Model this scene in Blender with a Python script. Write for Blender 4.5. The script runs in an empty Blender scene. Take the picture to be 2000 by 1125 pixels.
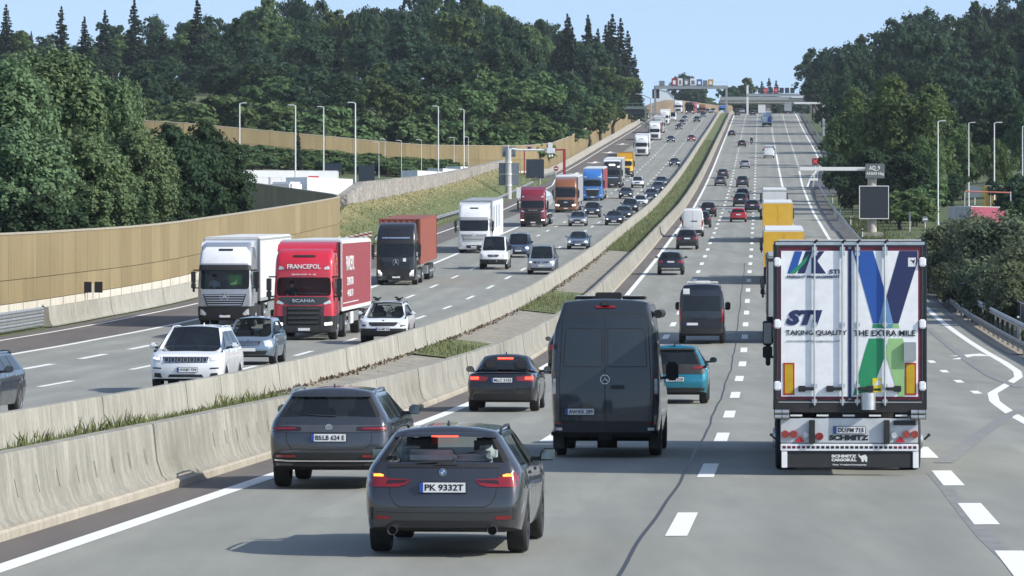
import bpy, bmesh, math, random
import numpy as np
from mathutils import Vector, Matrix
from mathutils.bvhtree import BVHTree
rnd = random.Random(7)
R = math.radians
SC = bpy.context.scene
COL = SC.collection
PI = math.pi
HAZE = 0.000055
# ---------------------------------------------------------------- camera
F_PX = 8600.0          # focal length in pixels of a 2000 px wide picture
EYE = 3.0              # eye height over the near road
YH = 580.0             # picture row of the near road's horizon
cam_d = bpy.data.cameras.new("camera")
cam_d.sensor_width = 36.0
cam_d.lens = F_PX / 2000 * 36
cam_d.clip_start = 1.0
cam_d.clip_end = 9000
cam = bpy.data.objects.new("camera", cam_d)
COL.objects.link(cam)
cam.location = (0, 0, EYE)
cam.rotation_euler = (R(90) + math.atan((YH - 562.5) / F_PX), 0, 0)
SC.camera = cam
# ---------------------------------------------------------------- sky, sun, exposure
SUN_EL, SUN_BACK = R(34), R(21)     # sun to the right, a little behind the camera
sun_dir = Vector((math.cos(SUN_EL) * math.cos(SUN_BACK), -math.cos(SUN_EL) * math.sin(SUN_BACK), math.sin(SUN_EL)))
W = bpy.data.worlds.new("World")
SC.world = W
W.use_nodes = True
nt = W.node_tree
bg = nt.nodes["Background"]
sky = nt.nodes.new("ShaderNodeTexSky")
sky.sky_type = 'NISHITA'
sky.sun_disc = False
sky.sun_elevation = SUN_EL
sky.sun_rotation = math.atan2(sun_dir.x, sun_dir.y)
sky.altitude = 300
sky.air_density = 1.0
sky.dust_density = 1.0
sky.ozone_density = 2.2
# the clear sky over this road is already blue at the skyline: read the sky a little higher up
tc = nt.nodes.new("ShaderNodeTexCoord")
va = nt.nodes.new("ShaderNodeVectorMath"); va.operation = 'ADD'; va.inputs[1].default_value = (0, 0, 0.13)
vn = nt.nodes.new("ShaderNodeVectorMath"); vn.operation = 'NORMALIZE'
nt.links.new(tc.outputs["Generated"], va.inputs[0]); nt.links.new(va.outputs[0], vn.inputs[0])
nt.links.new(vn.outputs[0], sky.inputs[0])
hsv = nt.nodes.new('ShaderNodeHueSaturation'); hsv.inputs['Saturation'].default_value = .86; hsv.inputs['Value'].default_value = 1.03
nt.links.new(sky.outputs[0], hsv.inputs['Color']); nt.links.new(hsv.outputs[0], bg.inputs[0])
bg.inputs[1].default_value = 0.135
sl = bpy.data.lights.new("sun", 'SUN')
sl.energy = 3.6
sl.angle = R(0.5)
sl.color = (1.0, 0.95, 0.86)
so = bpy.data.objects.new("sun", sl)
COL.objects.link(so)
so.rotation_euler = (-sun_dir).to_track_quat('-Z', 'Y').to_euler()
SC.view_settings.view_transform = 'Standard'
SC.view_settings.look = 'None'
SC.view_settings.exposure = 0.62
SC.view_settings.gamma = 1.0
SC.render.engine = 'CYCLES'
SC.cycles.use_denoising = True
SC.cycles.max_bounces = 6
SC.cycles.transparent_max_bounces = 12
SC.cycles.sample_clamp_indirect = 6
SC.cycles.volume_bounces = 0
SC.cycles.volume_max_steps = 64
SC.cycles.caustics_reflective = False
SC.cycles.caustics_refractive = False
# ---------------------------------------------------------------- tagging and mesh helpers
def tag(o, label=None, cat=None, group=None, kind=None):
 if label: o["label"] = label
 if cat: o["category"] = cat
 if group: o["group"] = group
 if kind: o["kind"] = kind
 return o
def empty(name, loc=(0, 0, 0), rot=(0, 0, 0), parent=None):
 o = bpy.data.objects.new(name, None)
 o.empty_display_size = 0.3
 COL.objects.link(o)
 o.location = loc; o.rotation_euler = rot
 if parent: o.parent = parent
 return o
def link(name, me, parent=None):
 o = bpy.data.objects.new(name, me)
 COL.objects.link(o)
 if parent: o.parent = parent
 return o
class MB:
 """collects verts/faces (with a material slot per face), builds one mesh object"""
 def __init__(s):
  s.v = []; s.f = []; s.m = []; s.uv = None
 def add(s, vs, fs, mi=0):
  b = len(s.v)
  s.v.extend([tuple(v) for v in vs])
  for f in fs:
   s.f.append([b + i for i in f]); s.m.append(mi)
  return s
 def box(s, c, d, mi=0, rz=0, M=None):
  x, y, z = d[0] / 2, d[1] / 2, d[2] / 2
  vs = [Vector((i * x, j * y, k * z)) for k in (-1, 1) for j in (-1, 1) for i in (-1, 1)]
  if rz:
   q = Matrix.Rotation(rz, 3, 'Z'); vs = [q @ v for v in vs]
  if M is not None: vs = [M @ v for v in vs]
  vs = [v + Vector(c) for v in vs]
  return s.add(vs, [(0, 2, 3, 1), (4, 5, 7, 6), (0, 1, 5, 4), (2, 6, 7, 3), (0, 4, 6, 2), (1, 3, 7, 5)], mi)
 def bx(s, x0, x1, y0, y1, z0, z1, mi=0):
  return s.box(((x0 + x1) / 2, (y0 + y1) / 2, (z0 + z1) / 2), (x1 - x0, y1 - y0, z1 - z0), mi)
 def cyl(s, p0, p1, r0, r1=None, n=10, mi=0, caps=True):
  r1 = r0 if r1 is None else r1
  p0, p1 = Vector(p0), Vector(p1)
  d = (p1 - p0).normalized()
  a = d.orthogonal().normalized(); b = d.cross(a)
  vs = []
  for p, r in ((p0, r0), (p1, r1)):
   for i in range(n):
    t = 2 * PI * i / n
    vs.append(p + a * (r * math.cos(t)) + b * (r * math.sin(t)))
  fs = [(i, (i + 1) % n, n + (i + 1) % n, n + i) for i in range(n)]
  if caps: fs += [tuple(reversed(range(n))), tuple(range(n, 2 * n))]
  return s.add(vs, fs, mi)
 def tube(s, pts, r, n=6, mi=0):
  for a, b in zip(pts[:-1], pts[1:]): s.cyl(a, b, r, r, n, mi)
  return s
 def loft(s, rings, close=False, mi=0, caps=False):
  n = len(rings[0]); vs = [p for r in rings for p in r]; fs = []
  for i in range(len(rings) - 1):
   for j in range(n if close else n - 1):
    k = (j + 1) % n
    fs.append((i * n + j, i * n + k, (i + 1) * n + k, (i + 1) * n + j))
  if caps:
   fs.append(tuple(reversed(range(n)))); fs.append(tuple(range((len(rings) - 1) * n, len(rings) * n)))
  return s.add(vs, fs, mi)
 def prism(s, poly, f0, f1, mi=0):
  """poly: 2-D outline; f0,f1 map a 2-D point to the two end caps"""
  n = len(poly)
  vs = [f0(p) for p in poly] + [f1(p) for p in poly]
  fs = [tuple(reversed(range(n))), tuple(range(n, 2 * n))] + [(i, (i + 1) % n, n + (i + 1) % n, n + i) for i in range(n)]
  return s.add(vs, fs, mi)
 def mesh(s, name, mats, bevel=0, seg=2, smooth=40, recalc=True, uv=None):
  me = bpy.data.meshes.new(name)
  me.from_pydata(s.v, [], s.f)
  for m in (mats if isinstance(mats, (list, tuple)) else [mats]): me.materials.append(m)
  if s.f: me.polygons.foreach_set("material_index", s.m)
  if uv is not None:
   l = me.uv_layers.new(name="UVMap")
   vi = np.empty(len(me.loops), dtype=np.int32); me.loops.foreach_get("vertex_index", vi)
   l.data.foreach_set("uv", np.asarray(uv, dtype=np.float32)[vi].ravel())
  if bevel or recalc or smooth:
   bm = bmesh.new(); bm.from_mesh(me)
   if bevel:
    bmesh.ops.remove_doubles(bm, verts=bm.verts, dist=1e-5)
    es = [e for e in bm.edges if len(e.link_faces) == 2 and e.calc_face_angle(0) > 0.5]
    bmesh.ops.bevel(bm, geom=es, offset=bevel, segments=seg, affect='EDGES', clamp_overlap=True)
   if recalc: bmesh.ops.recalc_face_normals(bm, faces=bm.faces)
   if smooth:
    a = R(smooth)
    for f in bm.faces: f.smooth = True
    for e in bm.edges:
     e.smooth = len(e.link_faces) == 2 and e.calc_face_angle(9) < a
   bm.to_mesh(me); bm.free()
  return me
 def build(s, name, mats, parent=None, **k):
  return link(name, s.mesh(name, mats, **k), parent)
# ---------------------------------------------------------------- materials
MATS = {}
def nodes(name):
 m = bpy.data.materials.new(name); m.use_nodes = True
 t = m.node_tree
 return m, t, t.nodes["Principled BSDF"]
def setp(b, **k):
 for n, v in k.items():
  b.inputs[n.replace('_', ' ')].default_value = v
def N(t, typ, **k):
 n = t.nodes.new(typ)
 for a, v in k.items(): setattr(n, a, v)
 return n
def noise(t, vec, scale, detail=4, rough=0.55):
 n = N(t, "ShaderNodeTexNoise"); n.inputs["Scale"].default_value = scale
 n.inputs["Detail"].default_value = detail; n.inputs["Roughness"].default_value = rough
 if vec is not None: t.links.new(vec, n.inputs["Vector"])
 return n.outputs["Fac"]
def ramp(t, fac, stops):
 r = N(t, "ShaderNodeValToRGB")
 e = r.color_ramp.elements
 while len(e) < len(stops): e.new(0.5)
 for el, (p, c) in zip(e, stops):
  el.position = p; el.color = (*c, 1) if len(c) == 3 else c
 t.links.new(fac, r.inputs[0])
 return r.outputs[0]
def mixc(t, fac, a, b, mode='MIX'):
 n = N(t, "ShaderNodeMix", data_type='RGBA', blend_type=mode)
 for sock, v in ((n.inputs[0], fac), (n.inputs[6], a), (n.inputs[7], b)):
  if isinstance(v, (int, float)): sock.default_value = v
  elif isinstance(v, tuple): sock.default_value = (*v, 1) if len(v) == 3 else v
  else: t.links.new(v, sock)
 return n.outputs[2]
def mth(t, op, a, b=0.0, c=None):
 n = N(t, "ShaderNodeMath", operation=op)
 for i, v in enumerate((a, b) if c is None else (a, b, c)):
  if isinstance(v, (int, float)): n.inputs[i].default_value = v
  else: t.links.new(v, n.inputs[i])
 return n.outputs[0]
def coord(t, which="Object", scale=None):
 c = N(t, "ShaderNodeTexCoord").outputs[which]
 if scale:
  m = N(t, "ShaderNodeMapping"); m.inputs["Scale"].default_value = scale
  t.links.new(c, m.inputs["Vector"]); return m.outputs[0]
 return c
def bump(t, b, h, strength=0.3, dist=0.02):
 n = N(t, "ShaderNodeBump"); n.inputs["Strength"].default_value = strength; n.inputs["Distance"].default_value = dist
 t.links.new(h, n.inputs["Height"]); t.links.new(n.outputs[0], b.inputs["Normal"])
def plain(name, col, rough=0.5, metal=0.0, coat=0.0, var=0.12, scale=6.0, spec=0.5, emit=None, es=0.0, dirt=0.0):
 """procedural surface: base colour broken up by noise, optional clear coat, optional road dirt low down"""
 if name in MATS: return MATS[name]
 m, t, b = nodes(name)
 o = coord(t)
 n = noise(t, o, scale, 5)
 lo = tuple(c * (1 - var) for c in col); hi = tuple(min(1, c * (1 + var)) for c in col)
 c = ramp(t, n, [(0.3, lo), (0.7, hi)])
 if dirt:
  sp = N(t, "ShaderNodeSeparateXYZ"); t.links.new(o, sp.inputs[0])
  d = mth(t, 'MULTIPLY', ramp(t, mth(t, 'ADD', sp.outputs[2], mth(t, 'MULTIPLY', n, 0.7)), [(0.45, (1, 1, 1)), (0.95, (0, 0, 0))]), dirt)
  c = mixc(t, d, c, (0.16, 0.15, 0.13))
 t.links.new(c, b.inputs["Base Color"])
 setp(b, Roughness=rough, Metallic=metal)
 b.inputs["Coat Weight"].default_value = coat
 b.inputs["Coat Roughness"].default_value = 0.04
 b.inputs["Specular IOR Level"].default_value = spec
 r2 = mth(t, 'ADD', mth(t, 'MULTIPLY', n, 0.16), rough - 0.08)
 t.links.new(r2, b.inputs["Roughness"])
 if emit:
  b.inputs["Emission Color"].default_value = (*emit, 1); b.inputs["Emission Strength"].default_value = es
 MATS[name] = m
 return m
def paint(name, col, metal=0.0, rough=0.38, dirt=0.25):
 return plain("paint_" + name, col, rough=rough, metal=metal, coat=0.9, var=0.05, scale=3.0, dirt=dirt)
def glass_mat(name, tint=(0.012, 0.016, 0.02), see=0.3, clr=(0.55, 0.62, 0.62, 1)):
 """tinted window: mostly a dark glossy pane, partly see-through"""
 if name in MATS: return MATS[name]
 m, t, b = nodes(name)
 n = noise(t, coord(t), 2.0, 2)
 c = ramp(t, n, [(0.3, tint), (0.7, tuple(x * 1.5 for x in tint))])
 t.links.new(c, b.inputs["Base Color"])
 setp(b, Roughness=0.04, IOR=1.5)
 tr = N(t, "ShaderNodeBsdfTransparent"); tr.inputs[0].default_value = clr
 mx = N(t, "ShaderNodeMixShader"); mx.inputs[0].default_value = see
 t.links.new(b.outputs[0], mx.inputs[1]); t.links.new(tr.outputs[0], mx.inputs[2])
 t.links.new(mx.outputs[0], t.nodes["Material Output"].inputs[0])
 MATS[name] = m
 return m
# ---------------------------------------------------------------- the road's course
# (distance ahead, sideways place of the lane line between 2nd and 3rd lane, height)
PROF = [(0,-1.75,0),(30,.38,0),(58.2,2.25,0),(76.2,3.40,0),(94.2,4.49,0),(112.2,5.54,.01),(130.2,6.60,.10),(148.2,7.65,.25),(166.2,8.70,.47),
 (184.2,9.70,.78),(202.2,10.69,1.17),(220.2,11.68,1.63),(238.2,12.69,2.15),(274.2,14.70,3.43),(310.2,16.74,4.78),(346.2,18.79,6.19),(382.2,20.82,7.66),
 (418.2,22.83,9.08),(454.2,24.85,10.52),(508.2,27.87,12.70),(553,30.40,14.75),(622,34.3,18.1),(774,42.8,26.0),(924,51.2,34.3),(1168,64.9,47.8),
 (1290,71.8,54.8),(1400,78.1,61.0),(1470,82.2,64.2),(1540,86.4,66.2),(1640,92.3,67.4),(1800,101.5,68.2),(2600,148,66)]
PD = np.array([p[0] for p in PROF], float); PX = np.array([p[1] for p in PROF]); PZ = np.array([p[2] for p in PROF], float)
def _pchip(x, y):
 h = np.diff(x); d = np.diff(y) / h
 m = np.zeros(len(x)); m[0] = d[0]; m[-1] = d[-1]
 for i in range(1, len(x) - 1):
  m[i] = 0 if d[i - 1] * d[i] <= 0 else (h[i - 1] + h[i]) / (h[i - 1] / d[i] + h[i] / d[i - 1]) if False else (d[i - 1] * h[i] + d[i] * h[i - 1]) / (h[i] + h[i - 1])
 def f(q):
  q = np.asarray(q, float); i = np.clip(np.searchsorted(x, q) - 1, 0, len(x) - 2)
  t = (q - x[i]) / h[i]; t2 = t * t; t3 = t2 * t
  return (2*t3-3*t2+1)*y[i] + (t3-2*t2+t)*h[i]*m[i] + (-2*t3+3*t2)*y[i+1] + (t3-t2)*h[i]*m[i+1]
 return f
RX = _pchip(PD, PX); RZ = _pchip(PD, PZ)
_ld = np.array([0, 60, 110, 166, 184, 220, 257, 309, 500, 2600.]); _lz = np.array([.22, .24, .29, .47, .48, .42, .28, .25, .2, .2])
_ls = np.array([-.42, -.42, -.42, -.36, -.3, -.12, 0, .15, .15, .15])
def LDZ(D): return np.interp(D, _ld, _lz)          # how much higher the left carriageway lies
def LSH(D): return np.interp(D, _ld, _ls)          # small sideways shift of the left carriageway
def zroad(off, D):
 z = RZ(D); a = np.clip((-np.asarray(off, float) - 8.3) / 3.4, 0, 1)
 return z + a * LDZ(D)
def P(off, D, up=0.0):
 return Vector((float(RX(D)) + off, float(D), float(zroad(off, D)) + up))
def heading(D): return math.atan((float(RX(D + 4)) - float(RX(D - 4))) / 8)
def slope(D): return math.atan((float(RZ(D + 4)) - float(RZ(D - 4))) / 8)
_DG = np.concatenate([np.arange(46, 400, .25), np.arange(400, 1700, 1.0)])
def hit(px, py):
 """where the road surface lies behind a point of the photograph: (sideways offset, distance)"""
 X = (px - 1000) * _DG / F_PX; off = X - RX(_DG)
 y = YH - F_PX * (zroad(off, _DG) - EYE) / _DG
 ok = y <= py
 i = int(np.argmax(ok)) if ok.any() else int(np.argmin(y))
 return float(off[i]), float(_DG[i])
def at(px, py, D):
 return Vector(((px - 1000) * D / F_PX, D, EYE + (YH - py) * D / F_PX))
# ================================================================ road surfaces
def road_mat(name, c0, c1, lane=None, joints=True, tint=1.0):
 m, t, b = nodes(name)
 uv = N(t, "ShaderNodeUVMap").outputs[0]
 sp = N(t, "ShaderNodeSeparateXYZ"); t.links.new(uv, sp.inputs[0])
 u, v = sp.outputs[0], sp.outputs[1]
 o = coord(t)
 big = noise(t, coord(t, scale=(.5, .06, .5)), 1.0, 4)
 mid = noise(t, coord(t, scale=(1, .10, 1)), 1.3, 6, .65)
 fine = noise(t, o, 38.0, 3, .7)
 c = ramp(t, big, [(.3, c0), (.7, c1)])
 c = mixc(t, .5, c, ramp(t, mid, [(.25, tuple(x * .66 for x in c0)), (.75, tuple(min(1, x * 1.15) for x in c1))]))
 c = mixc(t, .22, c, ramp(t, fine, [(.3, (.05, .05, .05)), (.7, (.75, .75, .72))]), 'OVERLAY')
 if lane:
  # faint wheel tracks and oil line inside each lane
  w = mth(t, 'SINE', mth(t, 'MULTIPLY', mth(t, 'ADD', u, lane[1]), 4 * PI / lane[0]))
  w = mth(t, 'MULTIPLY', mth(t, 'MULTIPLY', mth(t, 'ADD', w, 1.0), .5), mth(t, 'ADD', mth(t, 'MULTIPLY', big, .5), .1))
  c = mixc(t, mth(t, 'MULTIPLY', w, .55), c, tuple(x * .55 for x in c0))
 if joints:
  j = mth(t, 'LESS_THAN', mth(t, 'FRACT', mth(t, 'DIVIDE', v, 5.0)), .004)
  slab = N(t, "ShaderNodeTexWhiteNoise", noise_dimensions='2D')
  cv = N(t, "ShaderNodeCombineXYZ")
  t.links.new(mth(t, 'FLOOR', mth(t, 'DIVIDE', mth(t, 'ADD', u, 20.0), 3.7)), cv.inputs[0])
  t.links.new(mth(t, 'FLOOR', mth(t, 'DIVIDE', v, 15.0)), cv.inputs[1])
  t.links.new(cv.outputs[0], slab.inputs[0])
  c = mixc(t, mth(t, 'MULTIPLY', slab.outputs[0], .26), c, tuple(x * .6 for x in c0))
  c = mixc(t, mth(t, 'MULTIPLY', j, .5), c, tuple(x * .45 for x in c0))
 t.links.new(c, b.inputs["Base Color"])
 t.links.new(mth(t, 'ADD', mth(t, 'MULTIPLY', mid, .2), .68), b.inputs["Roughness"])
 b.inputs["Specular IOR Level"].default_value = .35
 bump(t, b, fine, .25, .01)
 return m
M_CONC = road_mat("road_concrete", (.265, .27, .238), (.325, .33, .297), lane=(3.65, .9))
M_CONCL = road_mat("road_concrete_left", (.27, .275, .245), (.325, .33, .30), lane=(3.65, 1.2))
M_ASPH = road_mat("shoulder_asphalt", (.125, .112, .103), (.165, .15, .138), joints=False)
M_ASPH2 = road_mat("dark_asphalt", (.10, .10, .10), (.14, .14, .135), joints=False)
M_WHITE = plain("road_paint", (.78, .78, .74), rough=.6, var=.1, scale=9, spec=.3)
M_TAR = plain("tar_seal", (.035, .035, .036), rough=.5, var=.3, scale=4)
def dsteps(d0, d1):
 out = [d0]
 while out[-1] < d1 - 1e-6:
  d = out[-1]; out.append(min(d1, d + (1.5 if d < 250 else 4 if d < 700 else 9)))
 return out
def strip(mb, uv, fl, fr, d0, d1, up=0.0, cols=1, shift=None):
 """a ribbon of road surface between two sideways offsets (numbers or functions of distance)"""
 L = fl if callable(fl) else (lambda d: fl); Q = fr if callable(fr) else (lambda d: fr)
 ds = dsteps(d0, d1); b = len(mb.v)
 for d in ds:
  s = shift(d) if shift else 0
  for c in range(cols + 1):
   o = L(d) + (Q(d) - L(d)) * c / cols + s
   mb.v.append(tuple(P(o, d, up))); uv.append((o, d))
 n = cols + 1
 for i in range(len(ds) - 1):
  for c in range(cols):
   mb.f.append([b + i * n + c, b + i * n + c + 1, b + (i + 1) * n + c + 1, b + (i + 1) * n + c]); mb.m.append(0)
def surface(name, mat, pieces, label=None, **k):
 mb = MB(); uv = []
 for p in pieces: strip(mb, uv, *p[:4], **(p[4] if len(p) > 4 else {}), **k)
 o = mb.build(name, mat, uv=uv, smooth=0, recalc=False)
 tag(o, kind='structure'); return o
BAY = [(0, 8.4), (118, 8.4), (132, 8.8), (146, 10.6), (155, 11.0), (252, 11.0), (264, 10.4), (284, 8.2), (600, 7.9), (700, 9.6), (780, 12.6), (880, 13), (2600, 13)]
_bd, _bo = zip(*BAY)
def redge(d): return float(np.interp(d, _bd, _bo))
lsh = lambda d: float(LSH(d))
surface("right_carriageway", M_CONC, [(-7.42, redge, 30, 2300, dict(cols=4))])
surface("inner_verge", M_ASPH, [(-8.22, -7.44, 30, 2300)])
surface("left_carriageway", M_CONCL, [(-26.6, -12.3, 30, 2300, dict(cols=4, shift=lsh))])
surface("left_shoulder", M_ASPH, [(lambda d: -31.3 if d < 620 else float(np.interp(d, [620, 700], [-31.3, -33.4])), -26.62, 30, 2300, dict(shift=lsh))])
# verge of dark asphalt right of the edge line
surface("outer_verge", M_ASPH2, [(lambda d: redge(d) + .02, lambda d: redge(d) + 1.15, 30, 2300, dict(up=-.02))])
# ---- white markings, 4 mm over the surface
mk = MB(); muv = []
UP = .006
def line(off, d0, d1, w=.15, shift=None, up=UP):
 f = off if callable(off) else (lambda d: off)
 strip(mk, muv, lambda d: f(d) - w / 2, lambda d: f(d) + w / 2, d0, d1, up=up, shift=shift)
def dashes(off, d_first, n, dash, period, w=.15, shift=None):
 for i in range(n):
  a = d_first + i * period
  line(off, a - dash / 2, a + dash / 2, w, shift)
line(-7.28, 30, 2200, .30)
D0 = 58.2 - 18
dashes(0, D0, 96, 6, 18, .28)
dashes(-3.62, D0, 96, 6, 18, .28)
dashes(4.02, 49, 7, 6, 12, .34)
line(4.02, 131, 880, .3)
dashes(4.02, 900, 60, 6, 12, .3)
EDGE = [(30, 7.15), (100, 7.15), (112, 7.2), (124, 7.35), (132, 7.7), (142, 8.7), (150, 9.5), (157, 9.85), (168, 9.98), (250, 10.0), (262, 9.6), (284, 7.1), (400, 6.95), (640, 6.95), (680, 7.1), (740, 7.4)]
_ed, _eo = zip(*EDGE)
line(lambda d: float(np.interp(d, _ed, _eo)), 30, 740, .30)
dashes(7.25, 133, 11, 3, 12, .25)
dashes(lambda d: float(np.interp(d, [740, 1400], [7.5, 8.0])), 752, 55, 6, 12, .25)
line(lambda d: float(np.interp(d, [620, 700, 780, 880, 1500], [7.2, 8.9, 11.6, 12.0, 12.2])), 640, 2200, .3)
# left carriageway
line(-12.75, 30, 2200, .3, lsh)
dashes(-15.95, 109.8 - 18 * 4, 100, 6, 18, .22, lsh)
dashes(-19.55, 129.4 - 18 * 5, 98, 6, 18, .22, lsh)
dashes(-23.2, 136, 10, 6, 12, .3, lsh)
line(-23.2, 258, 640, .3, lsh)
dashes(-23.2, 660, 40, 6, 12, .3, lsh)
line(-26.6, 30, 262, .3, lsh)
line(lambda d: float(np.interp(d, [0, 300, 380, 640, 700, 2300], [-30.3, -30.3, -29.2, -29.6, -31.6, -31.6])), 30, 2200, .2, lsh)
# arrow in the breakdown bay
def arrow(o0, d0, s, sh=None, sgn=1):
 poly = [(-.1, 0), (.1, 0), (.1, 2.6), (.55, 2.6), (.0, 4.6), (-.55, 2.6), (-.1, 2.6)]
 b = len(mk.v)
 for x, y in poly:
  mk.v.append(tuple(P(o0 + x * s + (y * .18 * s if sgn == 2 else 0), d0 + y * s * (1 if sgn > 0 else -1), UP))); muv.append((0, 0))
 mk.f.append([b + i for i in range(7)]); mk.m.append(0)
arrow(8.3, 172, 1.6, sgn=2)
for d in (720, 800, 880, 960): arrow(-29.0, d, 3.0, sgn=-1)
mo = mk.build("road_markings", M_WHITE, uv=muv, smooth=0, recalc=False); tag(mo, kind='structure')
# ---- tar sealed joints and tyre marks
tar = MB(); tuv = []
def wig(o, amp, f, ph):
 return lambda d: o + amp * math.sin(d * f + ph) + amp * .5 * math.sin(d * f * 2.7 + ph * 2)
for o, w, a0, a1 in ((-.40, .05, 30, 330),):
 f = wig(o, .022, .21, o)
 strip(tar, tuv, lambda d: f(d) - w / 2, lambda d: f(d) + w / 2, a0, a1, up=.003)
strip(tar, tuv, -7.46, -7.40, 30, 900, up=.003)
to = tar.build("road_tar_seams", M_TAR, uv=tuv, smooth=0, recalc=False); tag(to, kind='structure')
M_SKID = plain("tyre_marks", (.215, .215, .205), rough=.7, var=.25, scale=3)
sk = MB(); suv = []
def path(mb, pts, w, up):
 """a ribbon through (offset, distance) points"""
 q = []
 for (o0, d0), (o1, d1) in zip(pts[:-1], pts[1:]):
  for i in range(8): q.append((o0 + (o1 - o0) * i / 8, d0 + (d1 - d0) * i / 8))
 q.append(pts[-1]); b = len(mb.v)
 for i, (o, d) in enumerate(q):
  (ox, dx), (oy, dy) = q[max(0, i - 1)], q[min(len(q) - 1, i + 1)]
  tx, ty = oy - ox, dy - dx; l = math.hypot(tx, ty) or 1
  nx, ny = -ty / l * w / 2, tx / l * w / 2
  mb.v += [tuple(P(o + nx, d + ny, up)), tuple(P(o - nx, d - ny, up))]
  suv.extend([(o, d), (o, d)])
 for i in range(len(q) - 1):
  mb.f.append([b + 2 * i, b + 2 * i + 1, b + 2 * i + 3, b + 2 * i + 2]); mb.m.append(0)
def pp(*pts): return [hit(x, y) for x, y in pts]
path(sk, pp((1842, 905), (1880, 875), (1920, 845), (1968, 812), (1998, 800)), .35, .009)
path(sk, pp((1812, 640), (1850, 672), (1890, 705), (1936, 735), (1990, 757)), .3, .010)
path(sk, pp((1808, 742), (1870, 744), (1940, 748), (1990, 749)), .9, .0025)
path(sk, pp((1822, 925), (1845, 950), (1880, 995), (1925, 1050), (1990, 1110)), .22, .003)
sko = sk.build("road_tyre_marks", M_SKID, uv=suv, smooth=0, recalc=False); tag(sko, kind='structure')
# ================================================================ terrain
def ground_z(off, D):
 """terrain height at a sideways offset from the lane line"""
 zr = float(zroad(off, D)); a = -off
 if off > redge(D) + 1.0:                                # right of the road
  x = off - redge(D) - 1.0
  z = zr - .03 - .35 * min(1, x / 6) * (1 if D < 330 else 0)
  if D > 420: z += max(0, x - 14) * .10 * min(1, (D - 420) / 200)
  else: z += 0
 elif off < -31.0:
  x = a - 31.0
  z = zr - .05
  if 352 < D < 690:
   k = min(1, (D - 352) / 40) * min(1, max(0, (690 - D)) / 60)
   z += k * 2.9 * min(1, x / 5.0)
   if x > 5.6: z -= k * 2.4 * min(1, (x - 5.6) / .6)
  if D > 640 and x > 5:                               # hillside rising to the left and behind the far wall
   z += float(np.interp(a, [36, 41, 54, 69, 91, 110, 250], [0, 0, .5, 2.0, 4.2, 5.2, 7])) * min(1, (D - 625) / 65)
   if D > 730: z += min(5, (D - 730) * .02) * min(1, (x - 5) / 25)
 else:
  z = zr - .16 if not (-12.2 < off < -8.5) else zr - .02
 if D > 1750: z -= (D - 1750) * .03
 return z
GM, gt, gb = nodes("ground_grass")
go = coord(gt)
gn = noise(gt, go, .12, 5); gn2 = noise(gt, go, 2.5, 4)
gc = ramp(gt, gn, [(.3, (.055, .085, .028)), (.55, (.085, .115, .04)), (.75, (.15, .135, .06))])
gc = mixc(gt, .5, gc, ramp(gt, gn2, [(.3, (.035, .06, .02)), (.7, (.12, .14, .055))]))
gt.links.new(gc, gb.inputs["Base Color"]); setp(gb, Roughness=.95)
bump(gt, gb, gn2, .8, .15)
offs = [-900, -600, -420, -300, -220, -160, -120, -95, -75, -60, -50, -44, -40, -37.4, -36.9, -36.3, -35, -34, -33, -32, -31.1, -30.6, -26, -20, -14, -12.3, -12.0, -10.2, -8.7, -8.4, -4, 0, 4, 7, 7.6, 8.5, 9.4, 10.4, 11.3, 12.1, 13, 14, 15, 17, 20, 24, 30, 38, 48, 60, 80, 110, 150, 220, 320, 500, 900]
gds = list(np.arange(20, 340, 8)) + list(np.arange(340, 720, 6)) + list(np.arange(720, 1700, 18)) + [1750, 1850, 2000, 2200, 2600, 3200, 4200, 6000]
g = MB()
for d in gds:
 dd = min(d, 2550)
 for o in offs:
  z = ground_z(o, dd) - (max(0, d - 2550) * .02)
  g.v.append((float(RX(dd)) + o, float(d), z))
n = len(offs)
for i in range(len(gds) - 1):
 for j in range(n - 1):
  g.f.append([i * n + j, i * n + j + 1, (i + 1) * n + j + 1, (i + 1) * n + j]); g.m.append(0)
tag(g.build("ground", GM, recalc=False), kind='structure')
# ================================================================ barriers
def conc_mat(name, c0, c1, streak=.5, axis_z=True):
 if name in MATS: return MATS[name]
 m, t, b = nodes(name)
 o = coord(t)
 st = noise(t, coord(t, scale=(1.6, 1.6, .3)), 2.2, 6, .7)
 bl = noise(t, o, .8, 5)
 fi = noise(t, o, 14, 3)
 c = ramp(t, bl, [(.3, c0), (.7, c1)])
 c = mixc(t, mth(t, 'MULTIPLY', ramp(t, st, [(.42, (1, 1, 1)), (.62, (0, 0, 0))]), streak), c, tuple(x * .42 for x in c0))
 c = mixc(t, .12, c, ramp(t, fi, [(.3, (.1, .1, .09)), (.7, (.8, .8, .75))]), 'OVERLAY')
 t.links.new(c, b.inputs["Base Color"]); setp(b, Roughness=.88)
 bump(t, b, fi, .2, .01)
 MATS[name] = m
 return m
M_BARR = conc_mat("barrier_concrete", (.25, .243, .208), (.355, .342, .297), .45)
M_BARR2 = conc_mat("barrier_concrete_pale", (.30, .29, .25), (.405, .392, .345), .38)
M_SLOT = plain("dark_joint", (.02, .02, .018), rough=.9)
PROFILE = [(-.30, 0), (-.30, .06), (-.235, .10), (-.155, .33), (-.10, .86), (-.085, .90), (.085, .90), (.10, .86), (.155, .33), (.235, .10), (.30, .06), (.30, 0)]
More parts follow.
